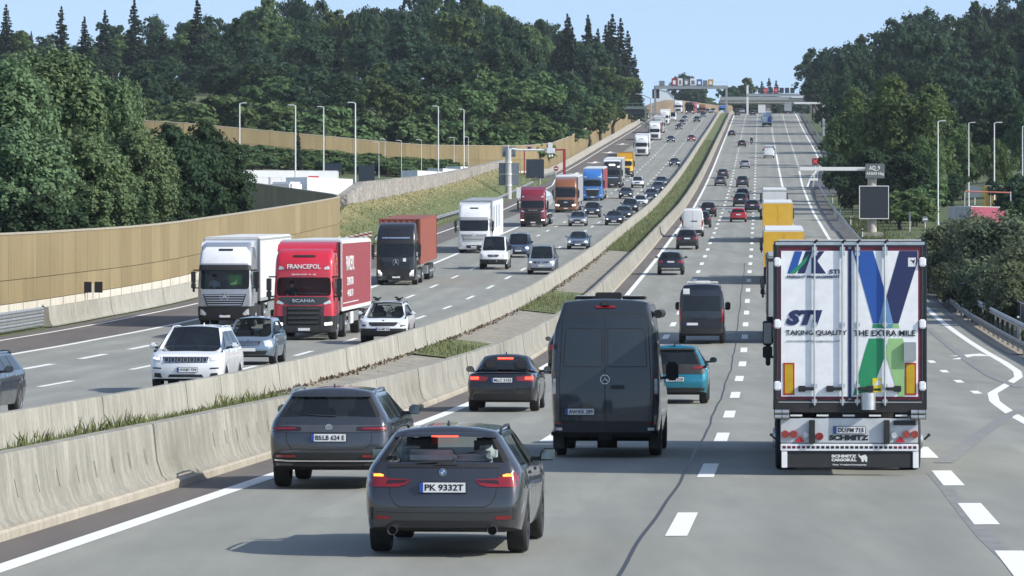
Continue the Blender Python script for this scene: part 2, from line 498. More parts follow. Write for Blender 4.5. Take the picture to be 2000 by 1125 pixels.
def barrier(name, off, d0, d1, seg, mat, label, base=0.0, h=1.0, shift=None, gap=.03, phase=0.0, wid=1.0):
 mb = MB(); root = empty(name, P(off(d0) if callable(off) else off, d0))
 O = root.location
 fo = off if callable(off) else (lambda d: off)
 d = d0 + phase; k = 0
 while d < d1:
  L = seg if d < 420 else seg * 3
  e = min(d + L, d1); jog = .012 * math.sin(k * 2.3)
  ns = max(2, int((e - d) / 3) + 1); rings = []
  for i in range(ns):
   q = d + gap / 2 + (e - d - gap) * i / (ns - 1)
   s = shift(q) if shift else 0
   rings.append([P(fo(q) + s + x * wid + jog, q, (base(q) if callable(base) else base) + z * h) - O for x, z in PROFILE])
  mb.loft(rings, close=True, caps=True)
  d = e; k += 1
 mb.build("segments", mat, root, smooth=25)
 tag(root, label, "barrier")
 return root, O
SEG = 6.35
bR, OR_ = barrier("median_barrier", -8.62, 30, 1560, SEG, M_BARR, "stained concrete median barrier beside the near dark cars, nearer of the two median walls", base=.10, phase=.6)
kb = MB(); ku = []
for (a, b2, z) in ((-8.38, -8.22, .13),):
 ds = dsteps(30, 1560)
 rings = [[P(x, d, zz) - OR_ for x, zz in ((a - .5, 0), (a - .5, z), (b2 - .03, z), (b2, z - .03), (b2, -.05))] for d in ds]
 kb.loft(rings)
kb.build("plinth", conc_mat("plinth_concrete", (.34, .31, .25), (.45, .41, .34), .3), bR, smooth=0)
d = 42.0
while d < 150:
 sl_ = MB()
 f = lambda z: (.155 - (z - .33) * .104) if z > .33 else .235 - (z - .10) * .348
 for zz in range(3):
  z0, z1 = .32 + zz * .08, .40 + zz * .08
  q = d + zz * -.05
  sl_.add([P(-8.62 + f(z) + .004, q + y, .10 + z) - OR_ for z, y in ((z0, 0), (z0, .032), (z1, -.05), (z1, -.018))], [(0, 1, 3, 2)])
 sl_.build("drain_slot", M_SLOT, bR, smooth=0)
 d += 1.6
barrier("median_barrier", -12.15, 30, 1560, SEG, M_BARR2, "pale concrete median barrier in front of the oncoming traffic, grass at its foot", base=lambda d: float(np.interp(d, [0, 60, 112, 200, 300], [-.26, -.26, -.12, -.05, 0])), shift=lambda d: lsh(d), phase=1.9)
barrier("shoulder_barrier", lambda d: float(np.interp(d, [0, 300, 352], [-32.0, -32.0, -31.6])), 203, 330, SEG, M_BARR2, "pale concrete barrier below the tan noise wall on the far left shoulder", base=0, shift=lsh)
barrier("ramp_barrier", lambda d: float(np.interp(d, [640, 735, 900, 1330], [-33.5, -33.0, -33.1, -33.0])), 655, 1330, SEG, M_BARR2, "long pale concrete barrier along the dark exit ramp under the tan wall", base=0, h=1.15, wid=1.6)
# ---- median ground and grass
M_MED = conc_mat("median_concrete", (.28, .26, .21), (.40, .375, .31), .6)
GRASSY = [(30, 117), (160, 180), (228, 262), (352, 2300)]
mm = MB(); mu = []
d_prev = 30
strip(mm, mu, lambda d: -11.9 + lsh(d), -8.85, 30, 1560, up=.09)
tag(mm.build("median_strip", M_MED, uv=mu, smooth=0, recalc=False), kind='structure')
M_MG = None
def grass_mat(name, c):
 if name in MATS: return MATS[name]
 m, t, b = nodes(name)
 o = coord(t); n = noise(t, o, .9, 4); n2 = noise(t, o, 9, 2)
 cc = ramp(t, n, [(.3, tuple(x * .6 for x in c)), (.55, c), (.75, (c[0] * 1.9, c[1] * 1.35, c[2] * 1.5))])
 cc = mixc(t, .35, cc, ramp(t, n2, [(.3, tuple(x * .4 for x in c)), (.7, tuple(x * 1.7 for x in c))]))
 t.links.new(cc, b.inputs["Base Color"]); setp(b, Roughness=.8)
 b.inputs["Subsurface Weight"].default_value = 0
 MATS[name] = m
 return m
M_GRASS = grass_mat("median_grass", (.125, .15, .052))
M_DRY = grass_mat("dry_grass", (.21, .19, .085))
mg = MB(); mgu = []
for a, b2 in GRASSY:
 strip(mg, mgu, lambda d: -11.75 + lsh(d), lambda d: -9.05 if d > 300 else -8.95, a, b2, up=.13)
tag(mg.build("median_turf", M_GRASS, uv=mgu, smooth=0, recalc=False), kind='structure')
def blades(name, mat, spots, hmin, hmax, w, label=None):
 """upright grass blades, two bent triangles each, at world points"""
 mb = MB()
 for p, k in spots:
  a = rnd.random() * 2 * PI; h = rnd.uniform(hmin, hmax) * k; ww = w * k ** .5
  dx, dy = math.cos(a) * ww, math.sin(a) * ww
  lx, ly = rnd.gauss(0, .3) * h, rnd.gauss(0, .3) * h
  mb.add([p + Vector((-dx, -dy, 0)), p + Vector((dx, dy, 0)), p + Vector((dx * .7 + lx * .4, dy * .7 + ly * .4, h * .6)), p + Vector((lx, ly, h)), p + Vector((-dx * .7 + lx * .4, -dy * .7 + ly * .4, h * .6))], [(0, 1, 2, 3, 4)])
 return mb.build(name, mat, smooth=0, recalc=False)
sp_ = []
for a, b2 in GRASSY[:3]:
 for i in range(int((b2 - a) * (420 if a < 100 else 150))):
  d = rnd.uniform(a, b2)
  o = rnd.choice([rnd.uniform(-11.85, -9.0), rnd.uniform(-9.7, -8.95)]) + (0 if a > 100 else lsh(d) * .5)
  o = max(o, -11.9 + lsh(d)); edge = min(1, (b2 - d) / 12, 1)
  if rnd.random() > edge: continue
  k = .5 + 1.0 * (.5 + .5 * math.sin(d * .7 + math.sin(d * .23) * 3)) * rnd.random()
  sp_.append((P(o, d, .1), k))
for i in range(12000):
 d = 352 + 640 * rnd.random() ** 1.5; o = rnd.uniform(-11.6, -9.1)
 sp_.append((P(o, d, .1), .9 + .5 * rnd.random()))
tag(blades("median_grass", M_GRASS, sp_, .10, .34, .014), kind='stuff', label="rough green grass growing between the two median barriers", cat="grass")
# dead leaves and weeds along the foot of the left median barrier
sp2 = []
for i in range(1400):
 d = rnd.uniform(112, 350); sp2.append((P(-11.75 + lsh(d) + abs(rnd.gauss(0, .18)), d, .1), rnd.uniform(.2, .8)))
tag(blades("leaf_litter", plain("dead_leaves", (.11, .08, .05), rough=.9, var=.4), sp2, .06, .2, .06), kind='stuff', label="brown dead leaves and weeds along the foot of the pale median barrier", cat="leaf litter")
# ================================================================ noise walls, retaining wall, guardrails
def wood_mat(name, c):
 m, t, b = nodes(name)
 o = coord(t); n = noise(t, coord(t, scale=(1.2, 1.2, .12)), 1.6, 5, .6); n2 = noise(t, o, .25, 3); n3 = noise(t, o, 9, 3)
 cc = ramp(t, n, [(.3, tuple(x * .72 for x in c)), (.7, tuple(x * 1.15 for x in c))])
 cc = mixc(t, .4, cc, ramp(t, n2, [(.3, tuple(x * .75 for x in c)), (.7, (c[0] * 1.05, c[1] * 1.1, c[2] * 1.25))]))
 # every panel weathers a little differently
 uv = N(t, "ShaderNodeUVMap").outputs[0]; wn = N(t, "ShaderNodeTexWhiteNoise", noise_dimensions='2D'); t.links.new(uv, wn.inputs[0])
 cc = mixc(t, mth(t, 'MULTIPLY', wn.outputs[0], .5), cc, tuple(x * .55 for x in c))
 t.links.new(cc, b.inputs["Base Color"]); setp(b, Roughness=.9); bump(t, b, n3, .25, .02)
 return m
M_TAN = wood_mat("noise_wall_tan", (.285, .222, .112))
M_WBLK = conc_mat("wall_base_white", (.56, .53, .45), (.66, .63, .55), .25)
M_CAP = plain("wall_cap", (.33, .30, .24), rough=.8)
M_STEEL = plain("galvanised_steel", (.38, .40, .41), rough=.45, metal=.6, var=.15, scale=3)
M_STEELD = plain("weathered_shaded_steel", (.22, .22, .215), rough=.6, metal=.4, var=.2, scale=3)  # guardrail posts; also carries the shade painted on the inner rail
def resample(pts, L):
 """points (offset, distance) -> equally long steps along the path"""
 out = [pts[0]]; acc = 0; cx, cy = pts[0]
 for (x0, y0), (x1, y1) in zip(pts[:-1], pts[1:]):
  seg = math.hypot(x1 - x0 + 0.06 * (y1 - y0), y1 - y0); pos = 0
  while acc + seg - pos >= L:
   pos += L - acc; acc = 0
   out.append((x0 + (x1 - x0) * pos / seg, y0 + (y1 - y0) * pos / seg))
  acc += seg - pos
 return out
def noise_wall(name, label, path, L, zb, zj, zt, base=None, th=.14, zfun=None, shift=None):
 root = empty(name, P(path[0][0], path[0][1])); O = root.location
 st = resample(path, L); zf = zfun or (lambda o, d: float(zroad(o, d)))
 def pt(o, d, z): return Vector((float(RX(d)) + o + (shift(d) if shift else 0), d, zf(o, d) + z)) - O
 up, lo, bb, cp = MB(), MB(), MB(), MB(); uvu, uvl = [], []
 for i, ((o0, d0), (o1, d1)) in enumerate(zip(st[:-1], st[1:])):
  a, b = pt(o0, d0, 0), pt(o1, d1, 0); t_ = (b - a); hz = Vector((t_.x, t_.y, 0)).normalized(); nrm = Vector((hz.y, -hz.x, 0)) * th / 2
  g = t_ * (.018 / t_.length)
  def slab_(mb, z0, z1, k=1.0, uvx=None, ga=g):
   n0 = nrm * k
   vs = [p + s * n0 + Vector((0, 0, z)) for z in (z0, z1) for p in (a + ga, b - ga) for s in (-1, 1)]
   mb.add(vs, [(0, 1, 3, 2), (4, 6, 7, 5), (0, 4, 5, 1), (2, 3, 7, 6), (0, 2, 6, 4), (1, 5, 7, 3)])
   if uvx is not None: uvx.extend([(i * .37 + .1, z0)] * 8)
  slab_(up, zj + .015, zt, 1, uvu); slab_(lo, zb, zj - .015, 1.12, uvl)
  if base is not None: slab_(bb, base, zb - .03, 1.3, None, g * 5)
  slab_(cp, zt, zt + .10, 1.5, None, g * 0)
 up.build("upper_panels", M_TAN, root, smooth=0, uv=uvu); lo.build("lower_panels", M_TAN, root, smooth=0, uv=uvl)
 if base is not None: bb.build("base_blocks", M_WBLK, root, smooth=0)
 cp.build("wall_cap", M_CAP, root, smooth=0)
 back = MB()                                            # dark core seen through the joints
 for (o0, d0), (o1, d1) in zip(st[:-1], st[1:]):
  a, b = pt(o0, d0, 0), pt(o1, d1, 0); back.add([a + Vector((0, 0, (base if base is not None else zb))), b + Vector((0, 0, (base if base is not None else zb))), b + Vector((0, 0, zt)), a + Vector((0, 0, zt))], [(0, 1, 2, 3)])
 back.build("wall_core", M_SLOT, root, smooth=0, recalc=False)
 tag(root, label, "noise wall"); return root
noise_wall("noise_wall", "tan noise wall along the left shoulder with white base blocks, curving away at its far end",
     [(-33.5, 150), (-33.5, 200), (-33.3, 260), (-33.0, 335), (-33.0, 351), (-33.5, 358), (-34.8, 366), (-37, 376), (-41, 395), (-47, 424), (-53, 452), (-60, 480), (-70, 515)], 3.85, 1.12, 2.18, 4.25, base=.2, shift=lambda d: float(np.interp(d, [0, 340, 400], [0, 0, 0])))
def farz(o, d): return float(zroad(o, min(d, 1400))) + float(np.interp(-o, [36, 41, 54, 69, 91, 110, 140], [0, 0, .3, 1.9, 4.1, 5.2, 7.5]))
noise_wall("noise_wall", "long tan noise wall at the foot of the wooded hill, behind the lorry park and beside the ramp",
     [(-34.6, 1330), (-34.8, 1180), (-34.8, 975), (-34.2, 800), (-34.3, 742), (-37, 722), (-42, 716), (-54, 708), (-69, 701), (-91, 695), (-110, 692), (-135, 690)], 4.6, .3, 2.1, 4.4, base=-1.5, zfun=farz)
# stone retaining wall over the grass bank
sw = empty("retaining_wall", P(-36.2, 392)); O = sw.location; mb = MB()
MS, t_, b_ = nodes("rubble_stone"); o_ = coord(t_)
vo = N(t_, "ShaderNodeTexVoronoi"); vo.inputs["Scale"].default_value = 2.2; t_.links.new(o_, vo.inputs["Vector"])
cst = mixc(t_, .6, ramp(t_, vo.outputs["Distance"], [(.05, (.42, .40, .36)), (.55, (.16, .15, .14))]), ramp(t_, noise(t_, o_, .6, 4), [(.3, (.20, .19, .17)), (.7, (.40, .37, .33))]))
t_.links.new(cst, b_.inputs["Base Color"]); setp(b_, Roughness=.95); bump(t_, b_, vo.outputs["Distance"], .8, .15)
rings = []
for d in np.arange(392, 640, 6.0):
 h = 4.75 * min(1, .80 + (d - 392) / 90) if d < 410 else 4.7 - (d - 410) * .004
 jj = .12 * math.sin(d * 1.7)
 rings.append([P(-36.9, d, -1) - O, P(-36.9, d, h) - O, P(-36.1 + jj, d, h + .1 * math.sin(d * 2.3)) - O, P(-35.9 + jj, d, -1) - O])
mb.loft(rings, close=True, caps=True); mb.build("rubble_masonry", MS, sw, smooth=0)
tag(sw, "grey rubble retaining wall along the top of the flowered grass bank", "wall")
# guardrails: W profile on posts
def guardrail(name, label, path, z=.72, side=1, posts=4.0, zfun=None, low=(), mat=None, terminal=False):
 root = empty(name, P(path[0][0], path[0][1])); O = root.location
 st = resample(path, 2.0); zf = zfun or (lambda o, d: float(ground_z(o, d)))
 prof = [(.0, -.155), (.045, -.14), (.08, -.09), (.08, -.05), (.02, -.02), (.02, .02), (.08, .05), (.08, .09), (.045, .14), (0, .155)]
 rings = []
 for i, (o, d) in enumerate(st):
  zz = z
  if terminal: zz = z * min(1, i / 4 + .05)
  rings.append([Vector((float(RX(d)) + o + side * x, d, zf(o, d) + zz + q)) - O for x, q in prof])
 mb = MB(); mb.loft(rings)
 mb.loft([[p + Vector((-side * .006, 0, 0)) for p in r] for r in rings]); mb.build("rail", mat or M_STEEL, root, smooth=30)
 for dz in low: mb = MB(); mb.loft([[p + Vector((0, 0, dz - z)) for p in r] for r in rings]); mb.build("rail", mat or M_STEEL, root, smooth=30)
 n = 0
 for i in range(0, len(st), max(1, int(posts / 2))):
  if n >= 90: break
  o, d = st[i]; m = MB(); base = zf(o, d); m.box(Vector((float(RX(d)) + o - side * .06, d, base + z / 2 - .1)) - O, (.10, .06, z + .3)); m.build("post", M_STEELD, root, smooth=0); n += 1
 tag(root, label, "guardrail"); return root
guardrail("guardrail", "steel guardrail at the foot of the flowered grass bank", [(-31.9, 372), (-31.3, 392), (-31.2, 520), (-31.4, 625)], z=.75, side=1, terminal=True)
guardrail("guardrail", "three-beam steel guardrail joining the pale shoulder barrier at the left edge", [(-32.2, 150), (-32.2, 203)], z=.78, side=1, zfun=lambda o, d: float(zroad(o, d)), low=(.48, .2))
guardrail("guardrail", "upper steel guardrail outside the breakdown bay at the right edge", [(11.9, 150), (12.1, 200), (12.1, 262), (10.6, 290), (9.1, 312), (9.0, 640), (10, 700)], z=.85, side=-1)
guardrail("guardrail", "darker inner guardrail between the breakdown bay and the upper rail", [(11.2, 158), (11.35, 200), (11.35, 265), (10.2, 288), (8.75, 315)], z=.55, side=-1, mat=M_STEELD)  # the shade on this lower rail is put into its darker steel colour
guardrail("guardrail", "guardrail high on the climb along the right edge under the trees", [(10.6, 705), (14.0, 780), (14.4, 900), (14.6, 1380)], z=.8, side=-1, posts=8)
guardrail("guardrail", "railing beside the ramp mouth in front of the tan wall", [(-31.8, 640), (-31.6, 700)], z=.9, side=1)
# gutter slab outside the breakdown bay
mb = MB(); uvg = []
strip(mb, uvg, 10.75, 11.6, 178, 236, up=.03)
tag(mb.build("gutter", conc_mat("gutter_concrete", (.30, .26, .20), (.40, .36, .29), .3), uv=uvg, smooth=0, recalc=False), kind='structure')
# parapet railing with a dark screen
pr_t = empty("parapet_railing", P(14.2, 190)); O = pr_t.location
zt_ = lambda d: float(ground_z(13.2, d)) + .1
def ptr(d, z, o=13.4): return Vector((float(RX(d)) + o, d, zt_(d) + z)) - O
mb = MB(); mb.tube([ptr(d, 1.25) for d in np.arange(178, 247, 4)], .05); mb.tube([ptr(d, .25) for d in np.arange(178, 247, 4)], .035); mb.build("handrail", M_STEEL, pr_t, smooth=60)
for d in np.arange(178, 247, 4):
 m = MB(); m.cyl(ptr(d, -.4), ptr(d, 1.28), .04, n=6); m.build("post", M_STEEL, pr_t)
for d0, d1 in ((178, 194), (232, 246)):
 m = MB()
 for d in np.arange(d0, d1, 1.0): m.cyl(ptr(d, .25), ptr(d, 1.25), .018, n=5)
 m.build("railing_bars", M_STEEL, pr_t)
m = MB(); m.loft([[ptr(d, .28), ptr(d, 1.2)] for d in np.arange(195, 232, 3)]); m.loft([[ptr(d, .28, 13.44), ptr(d, 1.2, 13.44)] for d in np.arange(195, 232, 3)]); m.build("screen", plain("dark_screen", (.02, .032, .045), rough=.4), pr_t, smooth=0)
tag(pr_t, "steel parapet railing with a dark screen above the right-hand guardrail", "railing")
# light median posts
# ================================================================ cars and vans: one lofted body, cut into its parts
M_TRIM = plain("black_plastic", (.018, .018, .019), rough=.55, var=.2)
M_UNDER = plain("underbody", (.012, .012, .012), rough=.8, var=.3)
M_TYRE = plain("tyre_rubber", (.02, .02, .021), rough=.8, var=.25, scale=20)
M_RIM = plain("alloy_rim", (.42, .43, .44), rough=.3, metal=.9, var=.1)
M_RIMD = plain("dark_rim", (.05, .05, .055), rough=.35, metal=.8)
M_CHROME = plain("bright_metal", (.75, .76, .77), rough=.28, metal=1, var=.05)
M_PLATE = plain("plate_white", (.72, .73, .72), rough=.4, var=.04)
M_PBLUE = plain("plate_blue", (.02, .06, .32), rough=.4)
M_INK = plain("plate_ink", (.01, .01, .012), rough=.5)
M_RED = plain("tail_lamp_red", (.22, .006, .010), rough=.12, coat=1, var=.15)
M_REDON = plain("brake_lamp_lit", (.8, .03, .02), rough=.2, emit=(1, .06, .03), es=2.2)
M_AMBON = plain("tail_lamp_lit", (.9, .2, .03), rough=.2, emit=(1, .22, .03), es=2.4)
M_SMOKE = plain("smoked_lamp", (.03, .006, .008), rough=.1, coat=1)
M_LAMP = plain("headlamp_glass", (.55, .58, .6), rough=.08, coat=1, var=.25, scale=14)
M_LAMPON = plain("headlamp_lit", (.95, .95, .92), rough=.1, emit=(1, .97, .9), es=1.6)
M_LAMPD = plain("dark_lamp_glass", (.06, .065, .07), rough=.08, coat=1)
M_GLASS = glass_mat("window_glass", (.010, .013, .016), .22)
M_GLASSC = glass_mat("clear_window_glass", (.010, .013, .014), .78, (.86, .9, .9, 1))
M_SEAT = plain("seat_fabric", (.03, .03, .033), rough=.9)
M_CLOTH = plain("pale_cloth", (.55, .62, .64), rough=.9)
M_SKIN = plain("skin", (.45, .26, .19), rough=.6)
M_MIRR = plain("mirror_glass", (.16, .18, .19), rough=.06, metal=1)
DEF = dict(L=4.4, W=1.8, H=1.48, wb=2.65, fo=.85, r=.325, gc=.20, belt=.96, beltf=.92, roofw=.58, nose=.72, hood=.95,
     cowl=-.42, wtop=-1.15, rear=[(.22, .12), (.35, .03), (.55, 0), (.75, .03), (.92, .12), (.96, .15), (1.44, .62)],
     front=[(.2, .12), (.35, .03), (.5, 0), (.72, .06)], pil=[.05, 1.05], deck=None, panel=False, clad=False, taper=.10, ftaper=.16, tum=0, hunch=.0)
def smoothstep(a, b, x):
 t = min(1, max(0, (x - a) / (b - a))); return t * t * (3 - 2 * t)
SHELLS = {}
def car_shell(key, spec, lod):
 """subdivided body, cut by tag: {tag: (verts, faces)} plus a BVH of the whole skin"""
 if key in SHELLS: return SHELLS[key]
 c = dict(DEF); c.update(spec)
 hw = c['W'] / 2; ro = c['L'] - c['wb'] - c['fo']; wb = c['wb']; r = c['r']; Ra = r + .055; H = c['H']; gc = c['gc']
 rz, ry = zip(*c['rear']); fz, fy = zip(*c['front'])
 rp = lambda z: -ro + float(np.interp(z, rz, ry))
 fp = lambda z: wb + c['fo'] - float(np.interp(z, fz, fy))
 ybk = -ro; yrr = -ro + c['rear'][-1][1]
 deck = c['deck']                                       # sedan: (rear window base y, deck height)
 cow = wb + c['cowl']; wt = wb + c['wtop']
 def beltz(y): return c['belt'] + (c['beltf'] - c['belt']) * smoothstep(0, cow, y)
 def section(ys, yt, zb, k=1.0, w7=None, z7=None, z10=None, zb5=None, lower=1.0, archlift=None, lean=None):
  z5 = zb5 if zb5 is not None else beltz(ys)
  w7 = c['roofw'] if w7 is None else w7
  w5 = hw * k - .06 - c['tum']
  z7 = H - .075 if z7 is None else z7; z10 = H if z10 is None else z10
  pts = [(.8 * hw * k, zb), (hw * k - .05, zb + .02), (hw * k - .012, zb + .34 * (z5 - zb)), (hw * k, zb + .64 * (z5 - zb)), (hw * k - .025, z5 - .07), (w5, z5)]
  if archlift is not None:
   a = archlift
   for i, add in ((1, 0), (2, .035), (3, .08)):
    if pts[i][1] < a + add: pts[i] = (min(pts[i][0] + .02, hw * k), a + add)
   if pts[3][1] > z5 - .1: pts[4] = (pts[4][0], (pts[3][1] + z5) / 2)
  p6 = (w5 + (w7 - w5) * .86, z5 + (z7 - z5) * .86)
  pts += [p6, (w7, z7), (w7 * .91, z7 + (z10 - z7) * .35), (w7 * .47, z7 + (z10 - z7) * .85), (0, z10)]
  out = []
  for i, (x, z) in enumerate(pts):
   if lean: y = lean(z, i)
   else: y = ys if i <= 5 else yt if i >= 7 else ys + (yt - ys) * .86
   out.append((x, y, z))
  return out
 S = []; flag = []      # rings and, for each gap to the next ring, what fills it
 def ring(pts, f): S.append(pts); flag.append(f)
 zt7, zt10 = H - .075 - c['hunch'], H - c['hunch']
 bz = c['rear'][-2][0]
 if deck:
  yw, zd = deck
  lr = lambda z, i: rp(z) if i <= 5 else rp(zd)
  zz = dict(zb5=zd - .03, z7=zd - .01, z10=zd + .012, w7=hw - .20)
  ring([(x * (1 - .07 if i < 5 else 1 - .05), rp(z) if i <= 5 else rp(zd) + .0, z) for i, (x, y, z) in enumerate(section(0, 0, gc + .06, .96, **zz))], 'deck')
  ring([(x, rp(z) + .12, z) for (x, y, z) in section(0, 0, gc + .03, .99, **zz)], 'deck')
 else:
  ring([(x * (1 - c['taper'] * (1 if i < 7 else .6)), rp(z), z) for i, (x, y, z) in enumerate(section(0, 0, gc + .06, .985, zb5=bz, z7=zt7, z10=zt10))], 'rq')
  ring([(x, rp(z) + .14, z) for (x, y, z) in section(0, 0, gc + .03, .997, zb5=bz + (beltz(0) - bz) * .3, z7=zt7 + .01, z10=zt10 + .008)], 'rq')
 # rear arch
 pr, pf = c['pil']
 for q in (-1, -.96, -.66, 0, .66, .96, 1):
  ys = q * Ra * (1 if abs(q) < 1 else 1.05)
  al = None if abs(q) == 1 else r * .55 if abs(q) == .96 else math.sqrt(max(0, Ra * Ra - ys * ys)) + r
  if deck:
   yw, zd = deck
   t = (ys + Ra) / (2 * Ra)
   if ys < yw: ring(section(ys, ys, gc, 1, zb5=zd - .03 + (beltz(0) - zd + .03) * t, z7=zd - .01, z10=zd + .015, w7=hw - .2, archlift=al), 'deck')
   else: ring(section(ys, ys, gc, 1, archlift=al, z7=zd, z10=zd + .02, w7=hw - .2), 'deck')
  else:
   base = max(yrr + .30, -Ra); yt = base + (max(pr - .02, base + .3) - base) * (q + 1) / 2
   ring(section(ys, yt, gc, 1, archlift=al), 'rq' if q < 1 else 'rq')
 if deck:
  yw, zd = deck
  ring(section(Ra * 1.1, yw, gc, 1, zb5=beltz(.3), z7=zd + .02, z10=zd + .05, w7=hw - .20), 'rwin')
  ring(section(Ra * 1.1 + .2, yw + .62, gc, 1, z7=H - .12, z10=H - .04), 'win')
  pr = max(pr, yw + .7)
 a1 = wb - Ra * 1.05
 ring(section(max(pr, Ra * 1.12), max(pr, yrr + .75), gc), 'pil')
 ring(section(max(pr, Ra * 1.12) + .09, max(pr, yrr + .75) + .09, gc), 'win')
 ring(section(pf, pf, gc), 'pil')
 ring(section(pf + .09, pf + .09, gc), 'win')
 lo = pf + .1 + (a1 - pf - .1) * .55
 ring(section(min(lo, wt + .2) if wt + .2 > pf + .12 else lo, max(wt, pf + .15), gc, z7=H - .085, z10=H - .02), 'ws')
 zc = c['hood']; zn = c['nose']
 hoodz = lambda y: zn + (zc - zn) * (1 - ((y - cow) / max(.01, fp(zn) - cow)) ** 1.7 if y > cow else 1)
 def hsec(y, k, al=None, zb=gc):
  z = hoodz(y); e = min(beltz(y), z - .015) if y > cow + .05 else beltz(y)
  e = e - .02
  return section(y, y, zb, k, w7=hw * k - .16, z7=max(e + .02, z - .03), z10=z + .015, zb5=e, archlift=al)
 fq = [q for q in (-1, -.96, -.66, 0, .66, .96, 1)]
 ylist = [(wb + q * Ra * (1 if abs(q) < 1 else 1.05), q) for q in fq]
 if cow < ylist[0][0] - .04:
  ring(hsec(cow, 1), 'hood'); cowl_done = True
 else: cowl_done = False
 for ys, q in ylist:
  al = None if abs(q) == 1 else r * .55 if abs(q) == .96 else math.sqrt(max(0, Ra * Ra - (ys - wb) ** 2)) + r
  if cowl_done: ring(hsec(ys, 1, al), 'hood')
  else:                                              # van: the windscreen reaches over the wheel
   t = (q + 1) / 2
   if t < .999:
    yt = wt + (cow - wt) * min(1, t * 1.15)
    z7 = (H - .085) + (zc - H + .085) * min(1, t * 1.15);
    w7 = c['roofw'] + (hw - .14 - c['roofw']) * min(1, t * 1.15)
    ring(section(ys, yt, gc, 1, w7=w7, z7=max(z7, beltz(ys) + .02), z10=max(z7 + .05, beltz(ys) + .04), archlift=al), 'ws')
   else: ring(hsec(max(cow, ys), 1, al), 'hood')
 z1 = c['front'][1][0]
 yb_ = fp(zn) - .15
 f1 = hsec(yb_, .985, zb=gc + .02)
 ring([(x, min(y, 99) if i > 4 else fp(z) - .15 - .0, z) for i, (x, y, z) in enumerate(f1)], 'hood')
 f0 = section(0, 0, gc + .05, 1 - .02, w7=hw - .2, z7=zn - .0, z10=zn + .012, zb5=zn - .03)
 f0 = [(x * (1 - c['ftaper'] * (1 if i < 5 else .8)), fp(z) if i <= 5 else fp(zn), z) for i, (x, y, z) in enumerate(f0)]
 ring(f0, 'end')
 TG = {}; names = []
 def tg(n):
  if n not in TG: TG[n] = len(names); names.append(n)
  return TG[n]
 V = []; Fc = []; Ft = []
 idx = []
 for s in S:
  row = []
  for x, y, z in s: V.append((x, y, z)); row.append(len(V) - 1)
  lrow = []
  for x, y, z in s[:-1]: V.append((-x, y, z)); lrow.append(len(V) - 1)
  idx.append(row + lrow[::-1])                       # right bottom -> roof -> left bottom : 21 points
 n = 21; half = 10
 def side_tag(j, f):
  i = j if j < 10 else 19 - j                       # strip index p_i..p_i+1
  L = 'L' if j >= 10 else 'R'
  if i == 0: return 'trim'
  if i == 1 and c['clad']: return 'clad'
  if i <= 4: return 'body'
  if i == 5:
   if f == 'win' or (f == 'rq' and not c['panel']) : return 'win' + L
   if f == 'ws': return 'win' + L
   if f == 'pil': return 'pillar'
   return 'body'
  if i == 6: return 'body'
  if f == 'ws': return 'body' if i == 7 else 'windscreen'
  if f == 'rwin': return 'body' if i == 7 else 'rear_window'
  return 'body'
 rq_seen = 0
 for k in range(len(S) - 1):
  f = flag[k]
  if f == 'rq':
   rq_seen += 1
   if rq_seen <= 2 or c['panel']: f2 = 'solid'     # D-pillar
   else: f2 = 'rq'
  elif f == 'win' and c['panel'] and k < len(S) and S[k][10][1] < c['pil'][1] - .01: f2 = 'solid'
  else: f2 = f
  for j in range(n - 1):
   a, b, d, e = idx[k][j], idx[k][j + 1], idx[k + 1][j + 1], idx[k + 1][j]
   Fc.append((a, b, d, e)); Ft.append(tg(side_tag(j, f2)))
 def patch(ringidx, pts, top, rear):
  """closes an end: rows from the bottom of the ring up to row TOP, columns matching the ring above it"""
  xs = [pts[i][0] for i in range(top, 11)]; m = len(xs) - 1
  ts = [x / xs[0] for x in xs]; cols = ts + [-t for t in ts[:-1]][::-1]
  rows = []
  for i in range(top + 1):
   x, y, z = pts[i]
   if i == top: rows.append([ringidx[q] for q in range(top, 21 - top)]); continue
   row = [ringidx[i]]
   for t in cols[1:-1]:
    bul = (1 - t * t) * (.07 if rear else .12) * (1 if i < 6 else .5)
    V.append((x * t, y + (-bul if rear else bul), z + (.02 * (1 - t * t) if i >= 5 else 0))); row.append(len(V) - 1)
   row.append(ringidx[20 - i]); rows.append(row)
  for i in range(top):
   for q in range(len(cols) - 1):
    Fc.append((rows[i][q], rows[i][q + 1], rows[i + 1][q + 1], rows[i + 1][q]))
    inner = 0 < q < len(cols) - 2
    if rear and not deck and i == 5 and inner and not c['panel']: t = 'rear_window'
    elif rear and not deck and i == 5 and not c['panel']: t = 'pillar'
    elif i == 0: t = 'trim'
    elif i == 1 and c['clad']: t = 'clad'
    else: t = 'body'
    Ft.append(tg(t))
 patch(idx[0], S[0], 7 if not deck else 7, True)
 patch(idx[-1], S[-1], 5, False)
 # floor
 for k in range(len(S) - 1):
  Fc.append((idx[k][0], idx[k + 1][0], idx[k + 1][20], idx[k][20])); Ft.append(tg('trim'))
 me = bpy.data.meshes.new("shell"); me.from_pydata(V, [], Fc)
 for i in range(len(names)): me.materials.append(None)
 me.polygons.foreach_set("material_index", Ft)
 bm = bmesh.new(); bm.from_mesh(me)
 bmesh.ops.recalc_face_normals(bm, faces=bm.faces)
 cl = bm.edges.layers.float.new('crease_edge')
 glassy = {TG[x] for x in ('winL', 'winR', 'windscreen', 'rear_window', 'pillar') if x in TG}
 for e in bm.edges:
  ms = {f.material_index for f in e.link_faces}
  if len(ms) > 1:
   e[cl] = .6 if ms & glassy and not ms <= glassy else .45
   if TG['trim'] in ms: e[cl] = .9
 bm.to_mesh(me); bm.free()
 ob = bpy.data.objects.new("shell", me); COL.objects.link(ob)
